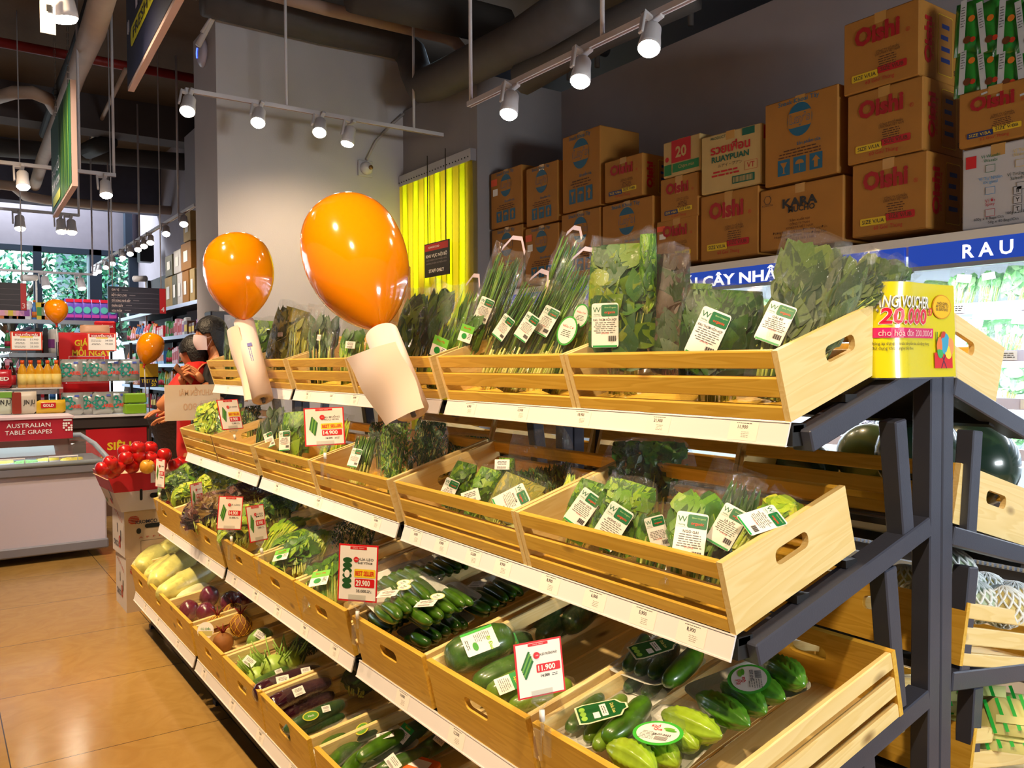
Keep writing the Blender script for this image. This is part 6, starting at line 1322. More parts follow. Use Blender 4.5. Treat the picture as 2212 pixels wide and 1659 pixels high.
for (px, w_, cc, lab, dc) in ((8, .14, (214, 216, 190), 'pale seaweed pouch at the left end of the lower shelf', deco_txt('JIN JU', (40, 36, 34), (0, .35, .9, .25, (120, 170, 60)))), (52, .20, (216, 200, 176), 'brown and cream snack pouch with dark lettering', deco_txt('JIN JU', (40, 36, 34), (-.3, 0, .36, .95, (150, 50, 30)), .18, 0, .45)), (110, .24, (226, 180, 40), 'golden biscuit box with red oval badge', deco_txt('GOLD', (250, 240, 220), (-.1, .1, .5, .4, (206, 30, 36)), -.1, .1, .36))):
    c = at(px, 870 if px != 110 else 878, Y=8.6); pouch('snack_pouch', c, w_, .20 if px != 110 else .12, .07, (1, 0, 0), (0, 0, 1), M(cc, .35, coat=.3), lab, 'snack pouch', None, dc, px)
b = MB(); z_ = at(80, 894, Y=8.6).z; b.box(-.2, 8.5, z_-.02, at(150, 890, Y=8.5).x, 8.85, z_, WHITE); b.box(-.2, 8.52, 0, at(146, 890, Y=8.5).x, 8.85, z_-.02, WD); tag(b.obj('low_display_table'), 'low white-topped display table behind the freezer', 'table')
c = at(8, 825, Y=8.7); pouch('red_snack_bag', Vector((c.x, 8.95, zl+.09)), .16, .17, .07, (1, 0, 0), (0, 0, 1), M((196, 24, 40), .35, coat=.4), 'small red snack bag lettered RED beside the sauce bottles', 'snack bag', None, deco_txt('RED', (250, 240, 230)), 3)
# big red poster, promotion cards on poles
q0, q1 = at(126, 718, Y=9.5), at(236, 830, Y=9.5); b = MB(); T = basis(((q0.x+q1.x)/2, 9.5, (q0.z+q1.z)/2-.1), (1, 0, 0), (0, 0, 1)); w = q1.x-q0.x; h = q0.z-q1.z+.2
b.box(-w/2, -h/2, 0, w/2, h/2, .01, M((226, 16, 22), .45), T); b.text('GIÁ TỐT', w*.12, h*.38, .062, YEL, T, .012, .03, w=w*.62); b.text('MỖI NGÀY', w*.15, h*.24, .062, YEL, T, .012, .03, w=w*.78); b.rect(w*.05, h*.12, w*.72, h*.11, PAPER, T, .0105); b.rect(w*.05, h*.12, w*.70, h*.095, M((226, 16, 22), .45), T, .0112); b.text('GOOD PRICE EVERYDAY', w*.05, h*.12, .018, PAPER, T, .012, 0, w=w*.6); b.box(-w*.35, -h*.02, .012, w*.4, h*.03, .013, YEL, T)
tag(b.obj('price_poster'), 'tall red poster with yellow Vietnamese lettering on the promotion rack', 'poster')
def promo(pxs, Y, rows, label):
    (x0_, y0_), (x1_, y1_) = pxs; a = at(x0_, y0_, Y=Y); c = at(x1_, y1_, Y=Y); e = empty('promotion_card', ((a.x+c.x)/2, Y, c.z), label, 'sign'); b = MB(); w = c.x-a.x; h = a.z-c.z; T = basis(((a.x+c.x)/2, Y, (a.z+c.z)/2), (1, 0, 0), (0, 0, 1))
    OR = M((232, 76, 28), .4); b.box(-w/2, -h/2, -.01, w/2, h/2, 0, OR, T, .003); b.rect(0, -h*.0, w*.92, h*.9, PAPER, T, .001); b.rect(0, h*.36, w*.84, h*.2, M((190, 24, 28), .5), T, .002, h*.03); b.text('KHUYẾN MÃI', 0, h*.36, h*.12, PAPER, T, .003, .02, w=w*.7); b.rect(0, h*.22, w*.4, h*.06, YEL, T, .002)
    for k, s in enumerate(rows): b.text(s, w*.24, h*(.08-.19*k), h*.1, INK, T, .002, 0, w=w*.26); b.lines(-w*.2, h*(.10-.19*k), w*.36, 2, h*.06, INK, T, h*.02, .002, k)
    b.obj('card', e); b = MB(); b.tube([((a.x+c.x)/2, Y+.005, c.z), ((a.x+c.x)/2, Y+.13, (zl if c.x < 1 else ztm)+.002)], .006, ACRYL); b.obj('pole', e)
promo(((22, 716), (92, 757)), 8.95, ['51.900', '20.000', '25.000'], 'promotion card with orange frame and three prices above the oil bottles')
promo(((188, 719), (252, 758)), 8.95, ['34.000', '99.000'], 'promotion card with orange frame and two prices above the detergent bags')
q0 = at(322, 812, Y=8.7); b = MB(); T = basis((q0.x, 8.7, q0.z), (1, 0, 0), (0, 0, 1)); b.rect(0, .05, .17, .14, M((230, 190, 30), .5), T, .001); b.rect(0, -.06, .17, .1, M((40, 34, 60), .5), T, .001); b.text('THỊT XÁ', 0, -.05, .03, YEL, T, .003, .02, w=.14); b.text('20', .04, -.085, .03, YEL, T, .003, .02); b.box(-.085, -.11, -.006, .085, .12, 0, PAPER, T); b.tube([(0, -.11, -.003), (0, -q0.z+.02, -.003)], .006, BLACK, 6, True, T); b.tube([(-.12, -q0.z+.01, -.1), (0, -q0.z+.02, 0), (.12, -q0.z+.01, -.1)], .008, BLACK, 6, True, T)
tag(b.obj('yellow_offer_sign'), 'yellow and dark offer sign on a thin stand below the right small balloon', 'sign')
# ================================================================ FAR SHELVES
rs = random.Random(5)
GOODS = []
def proto(kind, cc):
    return MB()
def goods_mesh(kind, m1, m2):
    b = MB()
    if kind == 'bottle': b.lathe([(.032, 0), (.035, .01), (.035, .12), (.02, .16), (.012, .18), (.012, .2), (0, .2)], m1, 8); b.lathe([(.036, .03), (.036, .09)], m2, 8); b.lathe([(.015, .19), (.015, .215), (0, .215)], m2, 8)
    elif kind == 'pack': b.box(-.045, -.03, 0, .045, .03, .19, m1, None, .008); b.box(-.035, -.033, .05, .035, -.03, .14, m2)
    elif kind == 'box': b.box(-.06, -.05, 0, .06, .05, .15, m1, None, .003); b.box(-.05, -.053, .04, .05, -.05, .11, m2)
    elif kind == 'pouch': b.lathe([(.05, 0), (.055, .05), (.05, .15), (.03, .2), (0, .205)], m1, 8, None, 1, .5); b.box(-.03, -.03, .05, .03, -.026, .12, m2)
    return b
COLS = [(206, 40, 50), (230, 200, 60), (60, 120, 190), (230, 230, 230), (70, 150, 80), (220, 120, 40), (150, 80, 160), (180, 40, 60), (240, 170, 190), (90, 60, 50), (120, 190, 210)]
PROT = {}
def good(kind, ci, T, label, group, cat='packaged goods'):
    k = (kind, ci)
    if k not in PROT:
        b = goods_mesh(kind, M(COLS[ci], .4), M(COLS[(ci+3) % len(COLS)], .5)); o = b.obj({'bottle': 'bottle', 'pack': 'snack_packet', 'box': 'food_box', 'pouch': 'refill_pouch'}[kind], center=False); o.matrix_world = T; PROT[k] = o; tag(o, label, cat, group); return o
    o = PROT[k].copy(); col.objects.link(o); o.matrix_world = T; tag(o, label, cat, group); return o
# shelf along the right wall
XS = 2.6; SZ = [2.25, 1.86, 1.50, 1.18, .86, .5]
sh = empty('wall_shelving', (2.9, 11.5, 0), 'long dark shelving unit with metal shelf edges along the right wall', 'shelving')
for z in SZ: b = MB(); b.box(XS, 8.3, z-.03, XS+.45, 14.9, z, BLACK); b.box(XS-.015, 8.3, z-.035, XS, 14.9, z+.01, M((150, 160, 190), .3, .4)); b.obj('shelf', sh)
for y in (8.3, 10, 11.6, 13.2, 14.9): b = MB(); b.box(XS+.40, y-.02, 0, XS+.45, y+.02, 2.9, BLACK); b.obj('upright', sh)
b = MB(); b.box(XS+.45, 8.3, 0, XS+.47, 14.9, 2.9, M((60, 60, 66), .7)); b.obj('back_panel', sh)
for zi, z in enumerate(SZ[1:5]):
    y = 8.6; kind = None; ci = 0; run = 0
    while y < 14.7:
        if run == 0: kind = rs.choice(['bottle', 'pack', 'bottle', 'pouch', 'box']); ci = rs.randrange(len(COLS)); run = rs.randrange(2, 5)
        good(kind, ci, Matrix.Translation((XS+.08, y, z+.001)) @ Matrix.Rotation(-math.pi/2, 4, 'Z') @ Matrix.Scale(rs.uniform(.95, 1.25), 4), 'small packaged item in the row on the %s wall shelf' % ('second', 'third', 'fourth', 'fifth')[zi], 'goods on the %s wall shelf' % ('second', 'third', 'fourth', 'fifth')[zi]); run -= 1
        y += .115 if kind != 'box' else .15
for i, (px0_, px1_, z0_, h_) in enumerate(((356, 372, 0, .42), (372, 383, 0, .42), (383, 394, 0, .42), (394, 408, 0, .42), (410, 421, 0, .42), (358, 374, .43, .28), (376, 392, .43, .3), (392, 414, .43, .34), (398, 414, .78, .36))):
    a = at(px0_, 660, X=XS+.05); c = at(px1_, 660, X=XS+.05); b = MB(); y0, y1 = sorted((a.y, c.y)); b.box(XS+.05, y0+.01, 2.252+z0_, XS+.4, y1-.01, 2.25+z0_+h_, [KRW, KR, ACW, M((90, 84, 50), .6)][(i*3) % 4], None, .006); b.rect(0, 0, (y1-y0)*.4, h_*.4, PAPER, basis((XS+.047, (y0+y1)/2, 2.25+z0_+h_*.5), (0, -1, 0), (0, 0, 1)), .002); tag(b.obj('carton'), ['first', 'second', 'third', 'fourth', 'fifth', 'sixth', 'seventh', 'eighth', 'ninth'][i]+' stock carton on top of the wall shelving, counted left to right and upward', 'cardboard box')
# back shelf with purple pouches
YF = 13.0; fs_ = empty('back_shelving', (1, 13.2, 0), 'dark shelving unit with wire back in front of the far windows', 'shelving')
xf0, xf1 = -2.0, at(246, 700, Y=YF).x
for z in (2.11, 1.72, 1.36, 1.0, .6): b = MB(); b.box(xf0, YF, z-.03, xf1, YF+.45, z, BLACK); b.box(xf0, YF-.015, z-.04, xf1, YF, z+.01, M((150, 150, 156), .3, .4)); b.obj('shelf', fs_)
for x in (xf0, -.4, .6, xf1-.02): b = MB(); b.box(x, YF+.2, 0, x+.03, YF+.24, 2.3, BLACK); b.obj('upright', fs_)
PUR = M((112, 84, 190), .35, coat=.3)
def deco_pur(b, T, w, h): b.rect(0, h*.42, w*.6, h*.14, M((214, 30, 60), .4), T, .001); b.disc(0, 0, w*.3, M((90, 190, 180), .4), T, .001, 14); b.rect(0, -h*.28, w*.6, h*.14, M((200, 70, 170), .4), T, .001)
for k in range(6): c = at(150+18.5*k, 676, Y=YF+.1); pouch('refill_pouch', Vector((c.x, YF+.1, 2.27)), .16, .31, .08, (1, 0, 0), (0, 0, 1), PUR, 'purple detergent refill pouch in the row on top of the back shelving', 'refill pouch', 'purple refill pouches', deco_pur, k)
for k, (px, kd, ci) in enumerate(((5, 'box', 5), (22, 'box', 9), (40, 'box', 5), (52, 'box', 3), (62, 'pouch', 3), (75, 'bottle', 2), (88, 'pack', 1), (98, 'pack', 5), (110, 'pouch', 3))):
    c = at(px, 690, Y=YF+.1); good(kd, ci, Matrix.Translation((c.x, YF+.12, 2.112)) @ Matrix.Scale(1.3, 4), 'boxed or bagged item at the left of the top back shelf', 'goods on the top back shelf')
for zi, z in enumerate((1.72, 1.36, 1.0)):
    x = -.3
    while x < xf1-.1: kd = rs.choice(['bottle', 'pouch', 'pack', 'bottle']); good(kd, [4, 3, 10, 2, 4, 8][rs.randrange(6)], Matrix.Translation((x, YF+.12, z+.001)) @ Matrix.Scale(1.15, 4), 'household bottle or pouch on the %s back shelf' % ('second', 'third', 'fourth')[zi], 'goods on the %s back shelf' % ('second', 'third', 'fourth')[zi]); x += .13
# cross shelf with snacks, left middle
s2 = empty('snack_shelving', (.9, 11, 0), 'short dark shelf unit of bagged snacks left of the red poster', 'shelving'); a = at(95, 742, Y=10.5); bq = at(128, 700, Y=12.6)
for dz in (0, -.4, -.8): b = MB(); z = 1.62+dz; b.box(a.x-.35, 10.3, z-.03, a.x+.2, 12.4, z, BLACK); b.box(a.x+.2, 10.3, z-.035, a.x+.215, 12.4, z+.01, M((170, 190, 210), .3, .4)); b.box(a.x-.35, 10.285, z-.035, a.x+.2, 10.3, z+.01, M((170, 190, 210), .3, .4)); b.obj('shelf', s2)
b = MB(); b.box(a.x-.02, 10.32, 0, a.x+.02, 10.36, 1.9, BLACK); b.box(a.x-.1, 10.3, 0, a.x-.06, 12.4, 1.9, M((50, 50, 56), .7)); b.obj('upright', s2)
for zi, dz in enumerate((0, -.4)):
    for k in range(12): good('pouch', [3, 9, 4, 0, 3][k % 5], Matrix.Translation((a.x+.08, 10.45+.16*k, 1.622+dz)) @ Matrix.Rotation(-.6, 4, 'Z') @ Matrix.Scale(1.35, 4), 'bagged snack on the %s snack shelf' % ('upper', 'lower')[zi], 'bagged snacks on the %s snack shelf' % ('upper', 'lower')[zi])
b = MB(); c = at(228, 709, Y=12.93); b.box(c.x-.14, 12.93, c.z-.1, c.x+.14, 12.98, c.z+.1, M((206, 20, 28), .4), None, .02); T = basis((c.x, 12.928, c.z), (1, 0, 0), (0, 0, 1)); b.text('GIẢM GIÁ', 0, .03, .035, PAPER, T, .001, .01, w=.2); tag(b.obj('red_shelf_sign'), 'small red sign hanging from the far shelving below the purple pouches', 'sign'); 
# foam platter pack on the promotion rack
c = at(205, 712, Y=9.52); pouch('cake_pack', c, .28, .10, .08, (1, 0, 0), (0, .2, 1), M((226, 170, 130), .4), 'pinkish cake pack peeking over the right promotion card', 'cake pack', None, None, 2)
# ================================================================ CEILING SERVICES, LIGHTS, HANGING SIGNS
def run(name, pts, r, m, label, cat='pipe', group=None, n=12):
    b = MB(); b.tube(pts, r, m, n); return tag(b.obj(name, smooth=True), label, cat, group)
PW = M((196, 170, 150), .6, noise=.12, nscale=4); PR_ = M((140, 26, 18), .5); PG = M((84, 78, 76), .7, noise=.1); PBK = M((46, 42, 42), .7)
Z = lambda px, py, z: at(px, py, Z=z)
run('ceiling_pipe', [Z(232, -40, 4.3), Z(200, 70, 4.3), Z(165, 160, 4.3), Z(128, 262, 4.3), Z(92, 345, 4.3), Z(66, 432, 4.3)], [.09, .10, .085, .09, .08, .08], PW, 'long lagged cream pipe running away along the left ceiling')
run('ceiling_pipe', [Z(215, -40, 4.5), Z(165, 110, 4.5), Z(122, 210, 4.5), Z(95, 290, 4.5)], .06, PBK, 'black pipe beside the long cream pipe')
run('ceiling_pipe', [Z(-20, 215, 4.4), Z(30, 200, 4.4), Z(70, 200, 4.4), Z(105, 214, 4.4), Z(120, 238, 4.35)], .07, PW, 'short curved cream pipe joining the long one from the left')
run('sprinkler_pipe', [Z(-20, 88, 4.75), Z(430, 172, 4.75)], .05, PR_, 'upper red sprinkler pipe crossing the left ceiling')
run('sprinkler_pipe', [Z(-20, 233, 4.75), Z(385, 288, 4.75), Z(398, 296, 4.75)], .045, PR_, 'lower red sprinkler pipe crossing the left ceiling')
run('ceiling_pipe', [Z(-10, 318, 4.6), Z(425, 352, 4.6)], .13, PG, 'thick dull grey pipe crossing above the far aisle')
run('ceiling_pipe', [Z(-10, 398, 4.0), Z(30, 402, 4.0), Z(55, 424, 4.0), Z(100, 432, 4.0), Z(250, 447, 4.0), Z(390, 456, 4.0)], .07, PW, 'cream pipe crossing in front of the window wall soffit')
run('ceiling_duct', [Z(190, 325, 4.5), Z(235, 305, 4.5)], .12, PBK, 'short dark duct elbow above the far aisle', 'duct'); 
run('ceiling_conduit', [Z(272, 150, 4.7), Z(235, 225, 4.7), Z(178, 345, 4.7)], .025, PW, 'thin cream conduit running diagonally under the left ceiling', 'conduit')
# right, above the partition
run('ceiling_pipe', [at(560, -20, Y=6.6), at(700, 18, Y=6.6), at(960, 80, Y=6.6), at(985, 92, Y=6.6), at(1000, 112, Y=6.5), at(1000, 136, Y=6.4), at(1012, 138, Y=6.1), at(1040, 122, Y=5.7)], .055, M((170, 140, 124), .6), 'cream pipe with an S bend above the doorway wall')
run('ceiling_pipe', [at(440, -6, Y=7.1), at(700, 58, Y=7.1), at(860, 92, Y=7.1), at(888, 118, Y=7.0), at(900, 160, Y=6.9), at(912, 186, Y=6.7), at(940, 178, Y=6.2), at(1120, 90, Y=4.9), at(1260, 0, Y=4.0)], .15, PG, 'thick grey duct bending down above the pillar and running right', 'duct')
run('ceiling_pipe', [at(760, -20, Y=6.0), at(1090, 60, Y=6.0)], .16, M((70, 64, 60), .7), 'thick brown-grey duct high above the doorway', 'duct')
run('ceiling_pipe', [at(1130, 170, Y=5.0), at(1300, 70, Y=4.2), at(1500, -20, Y=3.6)], .12, PG, 'duct running right behind the nearest light track', 'duct')
run('ceiling_pipe', [at(1195, 75, Y=5.2), at(1310, 110, Y=5.2)], .05, PBK, 'black cross pipe under the ducts')
run('ceiling_pipe', [at(1020, 140, Y=5.8), at(1100, 90, Y=5.3), at(1220, 30, Y=4.6)], .06, PBK, 'black lagged pipe continuing from the S bend')
run('ceiling_conduit', [at(1052, 116, Y=5.9), at(1090, 114, Y=5.9), at(1110, 130, Y=5.9), at(1112, 178, Y=5.95)], .022, PW, 'pale conduit bending down behind the partition top', 'conduit')
run('ceiling_conduit', [at(1120, 100, Y=5.9), at(1122, 176, Y=5.95)], .03, PG, 'vertical grey conduit behind the partition top', 'conduit')
run('ceiling_conduit', [at(1160, 130, Y=5.9), at(1155, 182, Y=5.95)], .03, PG, 'pair of vertical conduits right of the bent one', 'conduit')
run('wall_trunking', [at(428, 98, Y=7.2), at(466, 26, Y=7.2), at(520, 38, Y=7.2), at(700, 82, Y=7.2), at(876, 134, Y=7.2)], .025, M((196, 184, 184), .5), 'pale trunking along the top edge of the pillar', 'conduit')
run('wall_trunking', [at(436, 70, Y=7.15), at(468, 18, Y=7.15), at(700, 72, Y=7.15), at(872, 124, Y=7.15)], .015, M((196, 184, 184), .5), 'second thinner trunking above the first along the pillar top', 'conduit')
run('camera_cable', [at(872, 246, Y=7.2), at(845, 270, Y=7.22), at(812, 305, Y=7.23), at(792, 345, Y=7.23)], .012, M((180, 170, 166), .5), 'thick pale cable running down to the wall camera', 'cable')
light('AREA', (4.6, 7.6, 4.85), 9, (.6, .8, 1), .8, (4.2, 7.0, 3.9))
# wall devices
c = at(434, 124, Y=YA2); e = empty('access_point', (XP, c.y, c.z), 'round white wireless access point with blue light on the pillar side', 'wireless access point')
cx_, cy_, cz_ = XP, (YA+YA2)/2, at(434, 124, X=XP).z
b = MB(); T = basis((XP-.002, cy_, cz_), (0, -1, 0), (0, 0, 1)); b.lathe([(.0, .05), (.08, .045), (.115, .02), (.12, 0)], M((206, 200, 220), .4), 28, T); b.obj('housing', e); b = MB(); b.tube([T @ Vector((math.cos(a)*.05, math.sin(a)*.06, .05)) for a in [2.2+.12*i for i in range(14)]], .005, M((60, 90, 255), .4, emit=5), 6); b.obj('status_light', e)
c = at(788, 365, Y=YA); e = empty('wall_camera', c, 'white round security camera on a square plate beside the doorway', 'security camera'); T = basis((c.x, YA-.002, c.z), (1, 0, 0), (0, 0, 1)); b = MB(); b.box(-.075, -.075, 0, .075, .075, .02, M((190, 186, 186), .5), T, .005); b.obj('plate', e); b = MB(); b.lathe([(.06, .02), (.06, .045), (.04, .075), (.0, .08)], M((210, 204, 204), .35), 20, T); b.obj('dome', e); b = MB(); b.lathe([(.02, .075), (.02, .095), (0, .095)], M((150, 110, 60), .2, .5), 14, T @ Matrix.Translation((.02, .0, 0))); b.obj('lens', e)
# spot lamps on tracks
LMP = M((255, 240, 214), .4, emit=60); LMPF = M((255, 244, 225), .4, emit=14); WPL = M((214, 208, 210), .45)
lamp0 = None
def spot(p, aim, label, group, s=1.0, bright=True):
    """p = point on the track underside; built once pointing -Z, then copied"""
    global lamp0
    q = Vector(aim).normalized()
    if lamp0 is None:
        e = lempty('track_spotlight', Matrix.Identity(4), label, 'spotlight', group)
        b = MB(); b.box(-.012, -.05, -.02, .012, .05, 0, WPL, None, .003); b.box(-.058, -.012, -.115, -.046, .012, -.0, WPL, None, .003); b.box(-.058, -.012, -.012, .0, .012, 0, WPL); b.obj('bracket', e)
        b = MB(); b.lathe([(.03, 0), (.036, -.01), (.038, -.05), (.044, -.10), (.044, -.118), (.036, -.118)], WPL, 20, Matrix.Translation((0, 0, -.04)), fn=lambda a, z: 1+(.03*math.cos(18*a) if z > -.05 else 0)); ho_ = b.obj('housing', e)
        b = MB(); b.lathe([(.043, -.157), (.034, -.170), (0, -.176)], LMP, 20); b.obj('lens', ho_); e['_k'] = 1; lamp0 = e; r = e
    else: r = dup(lamp0, None, label, group)
    rot = Vector((0, 0, -1)).rotation_difference(q).to_matrix().to_4x4()
    yawm = Matrix.Rotation(0, 4, 'Z'); r.matrix_world = Matrix.Translation(p) @ rot @ Matrix.Scale(s, 4); return r
def track(pts, label, m=WPL, w=.034, h=.03, name='light_track'):
    b = MB(); b.bar(pts[0], pts[1], w, h, m, (0, 0, 1)); b.bar(Vector(pts[0])-Vector((0, 0, h/2+.001)), Vector(pts[1])-Vector((0, 0, h/2+.001)), w*.35, .002, M((140, 110, 100), .6)); return tag(b.obj(name), label, 'light track')
def rod(p, z1, label, r=.012, m=WPL): return run('suspension_rod', [Vector(p), Vector((p[0], p[1], z1))], r, m, label, 'suspension rod', 'suspension rods of the light tracks', 8)
YT = 6.5; A, B = at(400, 198, Y=YT), at(957, 289, Y=YT); zt_ = (A.z+B.z)/2; A.z = B.z = zt_; track((A, B), 'white light track with four lamps in front of the pillar')
for i, px in enumerate((412, 563, 694, 760)):
    p = at(px, 240, Y=YT); p.z = zt_-.02; spot(p, ((-.25, -.5, -.85), (-.28, -.5, -.85), (-.3, -.5, -.85), (-.25, -.05, -1))[i], ['leftmost', 'second', 'third', 'rightmost, downward-facing'][i]+' spotlight on the track in front of the pillar', None, 1.25)
for px in (619, 894): p = at(px, 240, Y=YT); rod((p.x, YT, zt_), 5.0, 'white rod holding the track in front of the pillar')
XT = 2.8; A, B = at(1013, 226, X=XT), at(1540, -6, X=XT); z2_ = A.z; B.z = A.z; B.y -= 1.5; track((A, B), 'white light track running over the back of the rack toward the upper right')
for i, px in enumerate((1108, 1262, 1412)):
    p = at(px, 200, X=XT); p.z = z2_-.02; spot(p, ((-.3, -.2, -.9), (-.35, -.25, -.9), (-.4, -.25, -.85))[i], ['farthest', 'middle', 'nearest'][i]+' spotlight on the track toward the upper right', None, 1.2)
for px in (1017,): p = at(px, 200, X=XT); rod((p.x, p.y, z2_), 5.0, 'white rod holding the far end of the upper right track')
for y in (1.8, 3.2): rod((XT, y, z2_), 5.0, 'white rod holding the upper right track above the frame')
for px, py in ((1290, 130), (1492, 60), (1229, 160)): p = at(px, py, X=4.5); run('suspension_rod', [Vector((p.x, p.y, 3.9)), Vector((p.x, p.y, 5.0))], .022, PG, 'grey rod rising behind the partition wall', 'suspension rod', 'grey rods behind the partition', 8)
light('SPOT', (2.6, 3.4, z2_-.2), 60, WARM, .05, (1.5, 2.6, 1.5), 95, .8); light('SPOT', (2.6, 2.2, z2_-.2), 60, WARM, .05, (1.6, 1.4, 1.5), 95, .8)
light('SPOT', (2.4, 5.9, zt_-.2), 130, WARM, .05, (2.8, 7.2, 1.2), 110, .8)
# left zone tracks
Ya = 8.2; A, B = at(-20, 349, Y=Ya), at(250, 378, Y=Ya); A.z = B.z = (A.z+B.z)/2; track((A, B), 'white light track high over the freezer aisle')
for i, px in enumerate((48, 226)): p = at(px, 370, Y=Ya); p.z = A.z-.02; spot(p, (.0, -.35, -.95), ['left', 'right'][i]+' spotlight on the high track over the freezer aisle', None, 1.2)
for px in (172, 246): p = at(px, 370, Y=Ya); rod((p.x, Ya, A.z), 4.95, 'white rod holding the track over the freezer aisle')
Yb = 11.0; A, B = at(-20, 452, Y=Yb), at(172, 462, Y=Yb); A.z = B.z = (A.z+B.z)/2; track((A, B), 'white light track in front of the window wall, upper one')
for i, px in enumerate((42, 131, 153)): p = at(px, 470, Y=Yb); p.z = A.z-.02; spot(p, (.0, -.3, -1), ['left', 'middle', 'right'][i]+' spotlight on the upper far track', None, 1.3)
rod((at(170, 460, Y=Yb).x, Yb, A.z), 4.95, 'white rod holding the upper far track')
Yc = 13.6; A, B = at(-20, 585, Y=Yc), at(200, 590, Y=Yc); A.z = B.z = (A.z+B.z)/2; track((A, B), 'white light track in front of the window wall, lower one')
for i, px in enumerate((95, 172)): p = at(px, 592, Y=Yc); p.z = A.z-.02; spot(p, (.1, -.3, -1), ['left', 'right'][i]+' spotlight on the lower far track', None, 1.3)
rod((A.x+1.5, Yc, A.z), 4.95, 'thin rod holding the lower far track'); rod((B.x, Yc, A.z), 4.95, 'thin rod at the corner of the lower far track')
XD = 2.32; A, B = at(422, 425, X=XD), at(200, 588, X=XD); zd = (A.z+B.z)/2; A.z = B.z = zd; track((A, B), 'long white light track running away beside the pillar')
for i, px in enumerate((397, 359, 325, 311, 298, 281, 265, 243, 228, 213, 204)): p = at(px, 480, X=XD); p.z = zd-.02; spot(p, (-.15, -.6, -.85), 'one of the row of lit spotlights on the long receding track', 'spotlights on the receding track', 1.0)
for px in (385, 300, 240): p = at(px, 450, X=XD); rod((p.x, p.y, zd), 4.95, 'white rod holding the long receding track')
for y in (8.5, 10.5, 12.5): light('SPOT', (1.6, y, 3.3), 70, (1, .9, .82), .06, (2.7, y+.6, 1.3), 95, .8)
light('SPOT', (.6, 6.9, 3.4), 150, (1, .88, .76), .06, (1.1, 9, 1.0), 75, .8); light('SPOT', (.2, 5.9, 3.4), 80, (.95, .9, 1), .06, (.7, 7.2, .4), 70, .8)
light('SPOT', (.6, 11, 3.4), 130, (1, .92, .86), .06, (.9, 13, 1.7), 95, .8)
# single lamp at the top left with its tag
c = at(122, -12, Y=4.2); spot(c+Vector((0, 0, .12)), (.15, .1, -1), 'large bright spotlight cut by the top left frame edge', None, 1.35)
b = MB(); a = at(103, 28, Y=4.15); T = basis(a, (1, .0, .0), (.15, 0, 1)); b.box(-.03, -.09, 0, .03, .09, .003, WHITE, T); b.rect(.005, .02, .02, .03, INK, T, .005); tag(b.obj('lamp_tag'), 'white printed tag hanging under the top left spotlight', 'tag')
b = MB(); c2 = at(122, -12, Y=4.2); b.box(c2.x-.6, 4.17, c2.z+.12, c2.x+.6, 4.2, c2.z+.15, WPL); tag(b.obj('light_track'), 'light track just above the top left frame edge', 'light track')
# hanging banners
def banner(pf, pn, zb, h, label, name, fill, deco, th=.03):
    """pf/pn: bottom far / near pixels at height zb"""
    a = at(*pf, Z=zb); c = at(*pn, Z=zb); x = (c-a).normalized(); n = Vector((-x.y, x.x, 0)); n = n if n.dot(EYE-a) > 0 else -n; L = (c-a).length; T = basis(a, x, (0, 0, 1))
    s = 1 if (T.to_3x3().col[2]).dot(n) > 0 else -1; b = MB(); e = empty(name, (a+c)/2, label, 'hanging sign')
    b.box(0, 0, -th/2, L, h, th/2, M((196, 168, 162), .5), T); T2 = T @ Matrix.Translation((0, 0, s*(th/2+.001)))
    if s < 0: T2 = T2 @ Matrix.Scale(-1, 4, (0, 0, 1))
    b.rect(L/2, h/2+.01, L-.004, h-.02, fill, T2, .001); deco(b, T2, L, h); b.obj('panel', e); return a, c, e
def d_navy(b, T, L, h):
    b.rect(L*.5, h*.36, L*.8, h*.16, M((210, 200, 20), .5), T, .003, h*.07); b.text('FRESH FRUIT', L*.47, h*.36, h*.09, INK, T, .005, .01, w=L*.62); b.text('TƯƠI', L*.5, h*.62, h*.2, M((220, 210, 230), .5), T, .004, .02, w=L*.7)
    for k in range(2): b.tube([T @ Vector((L*(.05+.02*k), h*.44+h*.1*i/4, .004)) for i in range(5)], .004, M((200, 200, 220), .5), 4)
banner((283, 198), (410, -40), 2.95, .62, 'dark blue hanging sign with yellow FRESH FRUIT strip at the top left', 'hanging_banner', M((22, 26, 58), .5), d_navy)
def d_green(b, T, L, h):
    for k in range(9): b.rect(L*(.45+.055*k), h*.5, L*.03, h*.96, M([(66, 112, 40), (40, 92, 44), (90, 132, 50)][k % 3], .5), T @ Matrix.Translation((0, 0, 0)), .003)
    b.text('RAU CỦ', L*.26, h*.46, h*.1, PAPER, T, .004, .01, w=L*.4); b.text('TƯƠI NGON', L*.26, h*.3, h*.08, PAPER, T, .004, 0, w=L*.4); b.rect(L*.3, h*.12, L*.4, h*.1, M((190, 190, 40), .5), T, .005, h*.04)
a, c, e = banner((119, 470), (162, 402), 2.55, .62, 'green hanging sign with leaf picture seen at a steep angle', 'hanging_banner', M((20, 84, 52), .5), d_green)
for q in (a*.85+c*.15, a*.2+c*.8):
    b = MB(); z = 3.17
    while z < 5.0: b.tube([(q.x-.004, q.y, z), (q.x-.004, q.y, z+.03), (q.x+.004, q.y, z+.03), (q.x+.004, q.y, z)], .0022, M((70, 64, 60), .5, .5), 4); z += .04
    b.obj('chain', e)
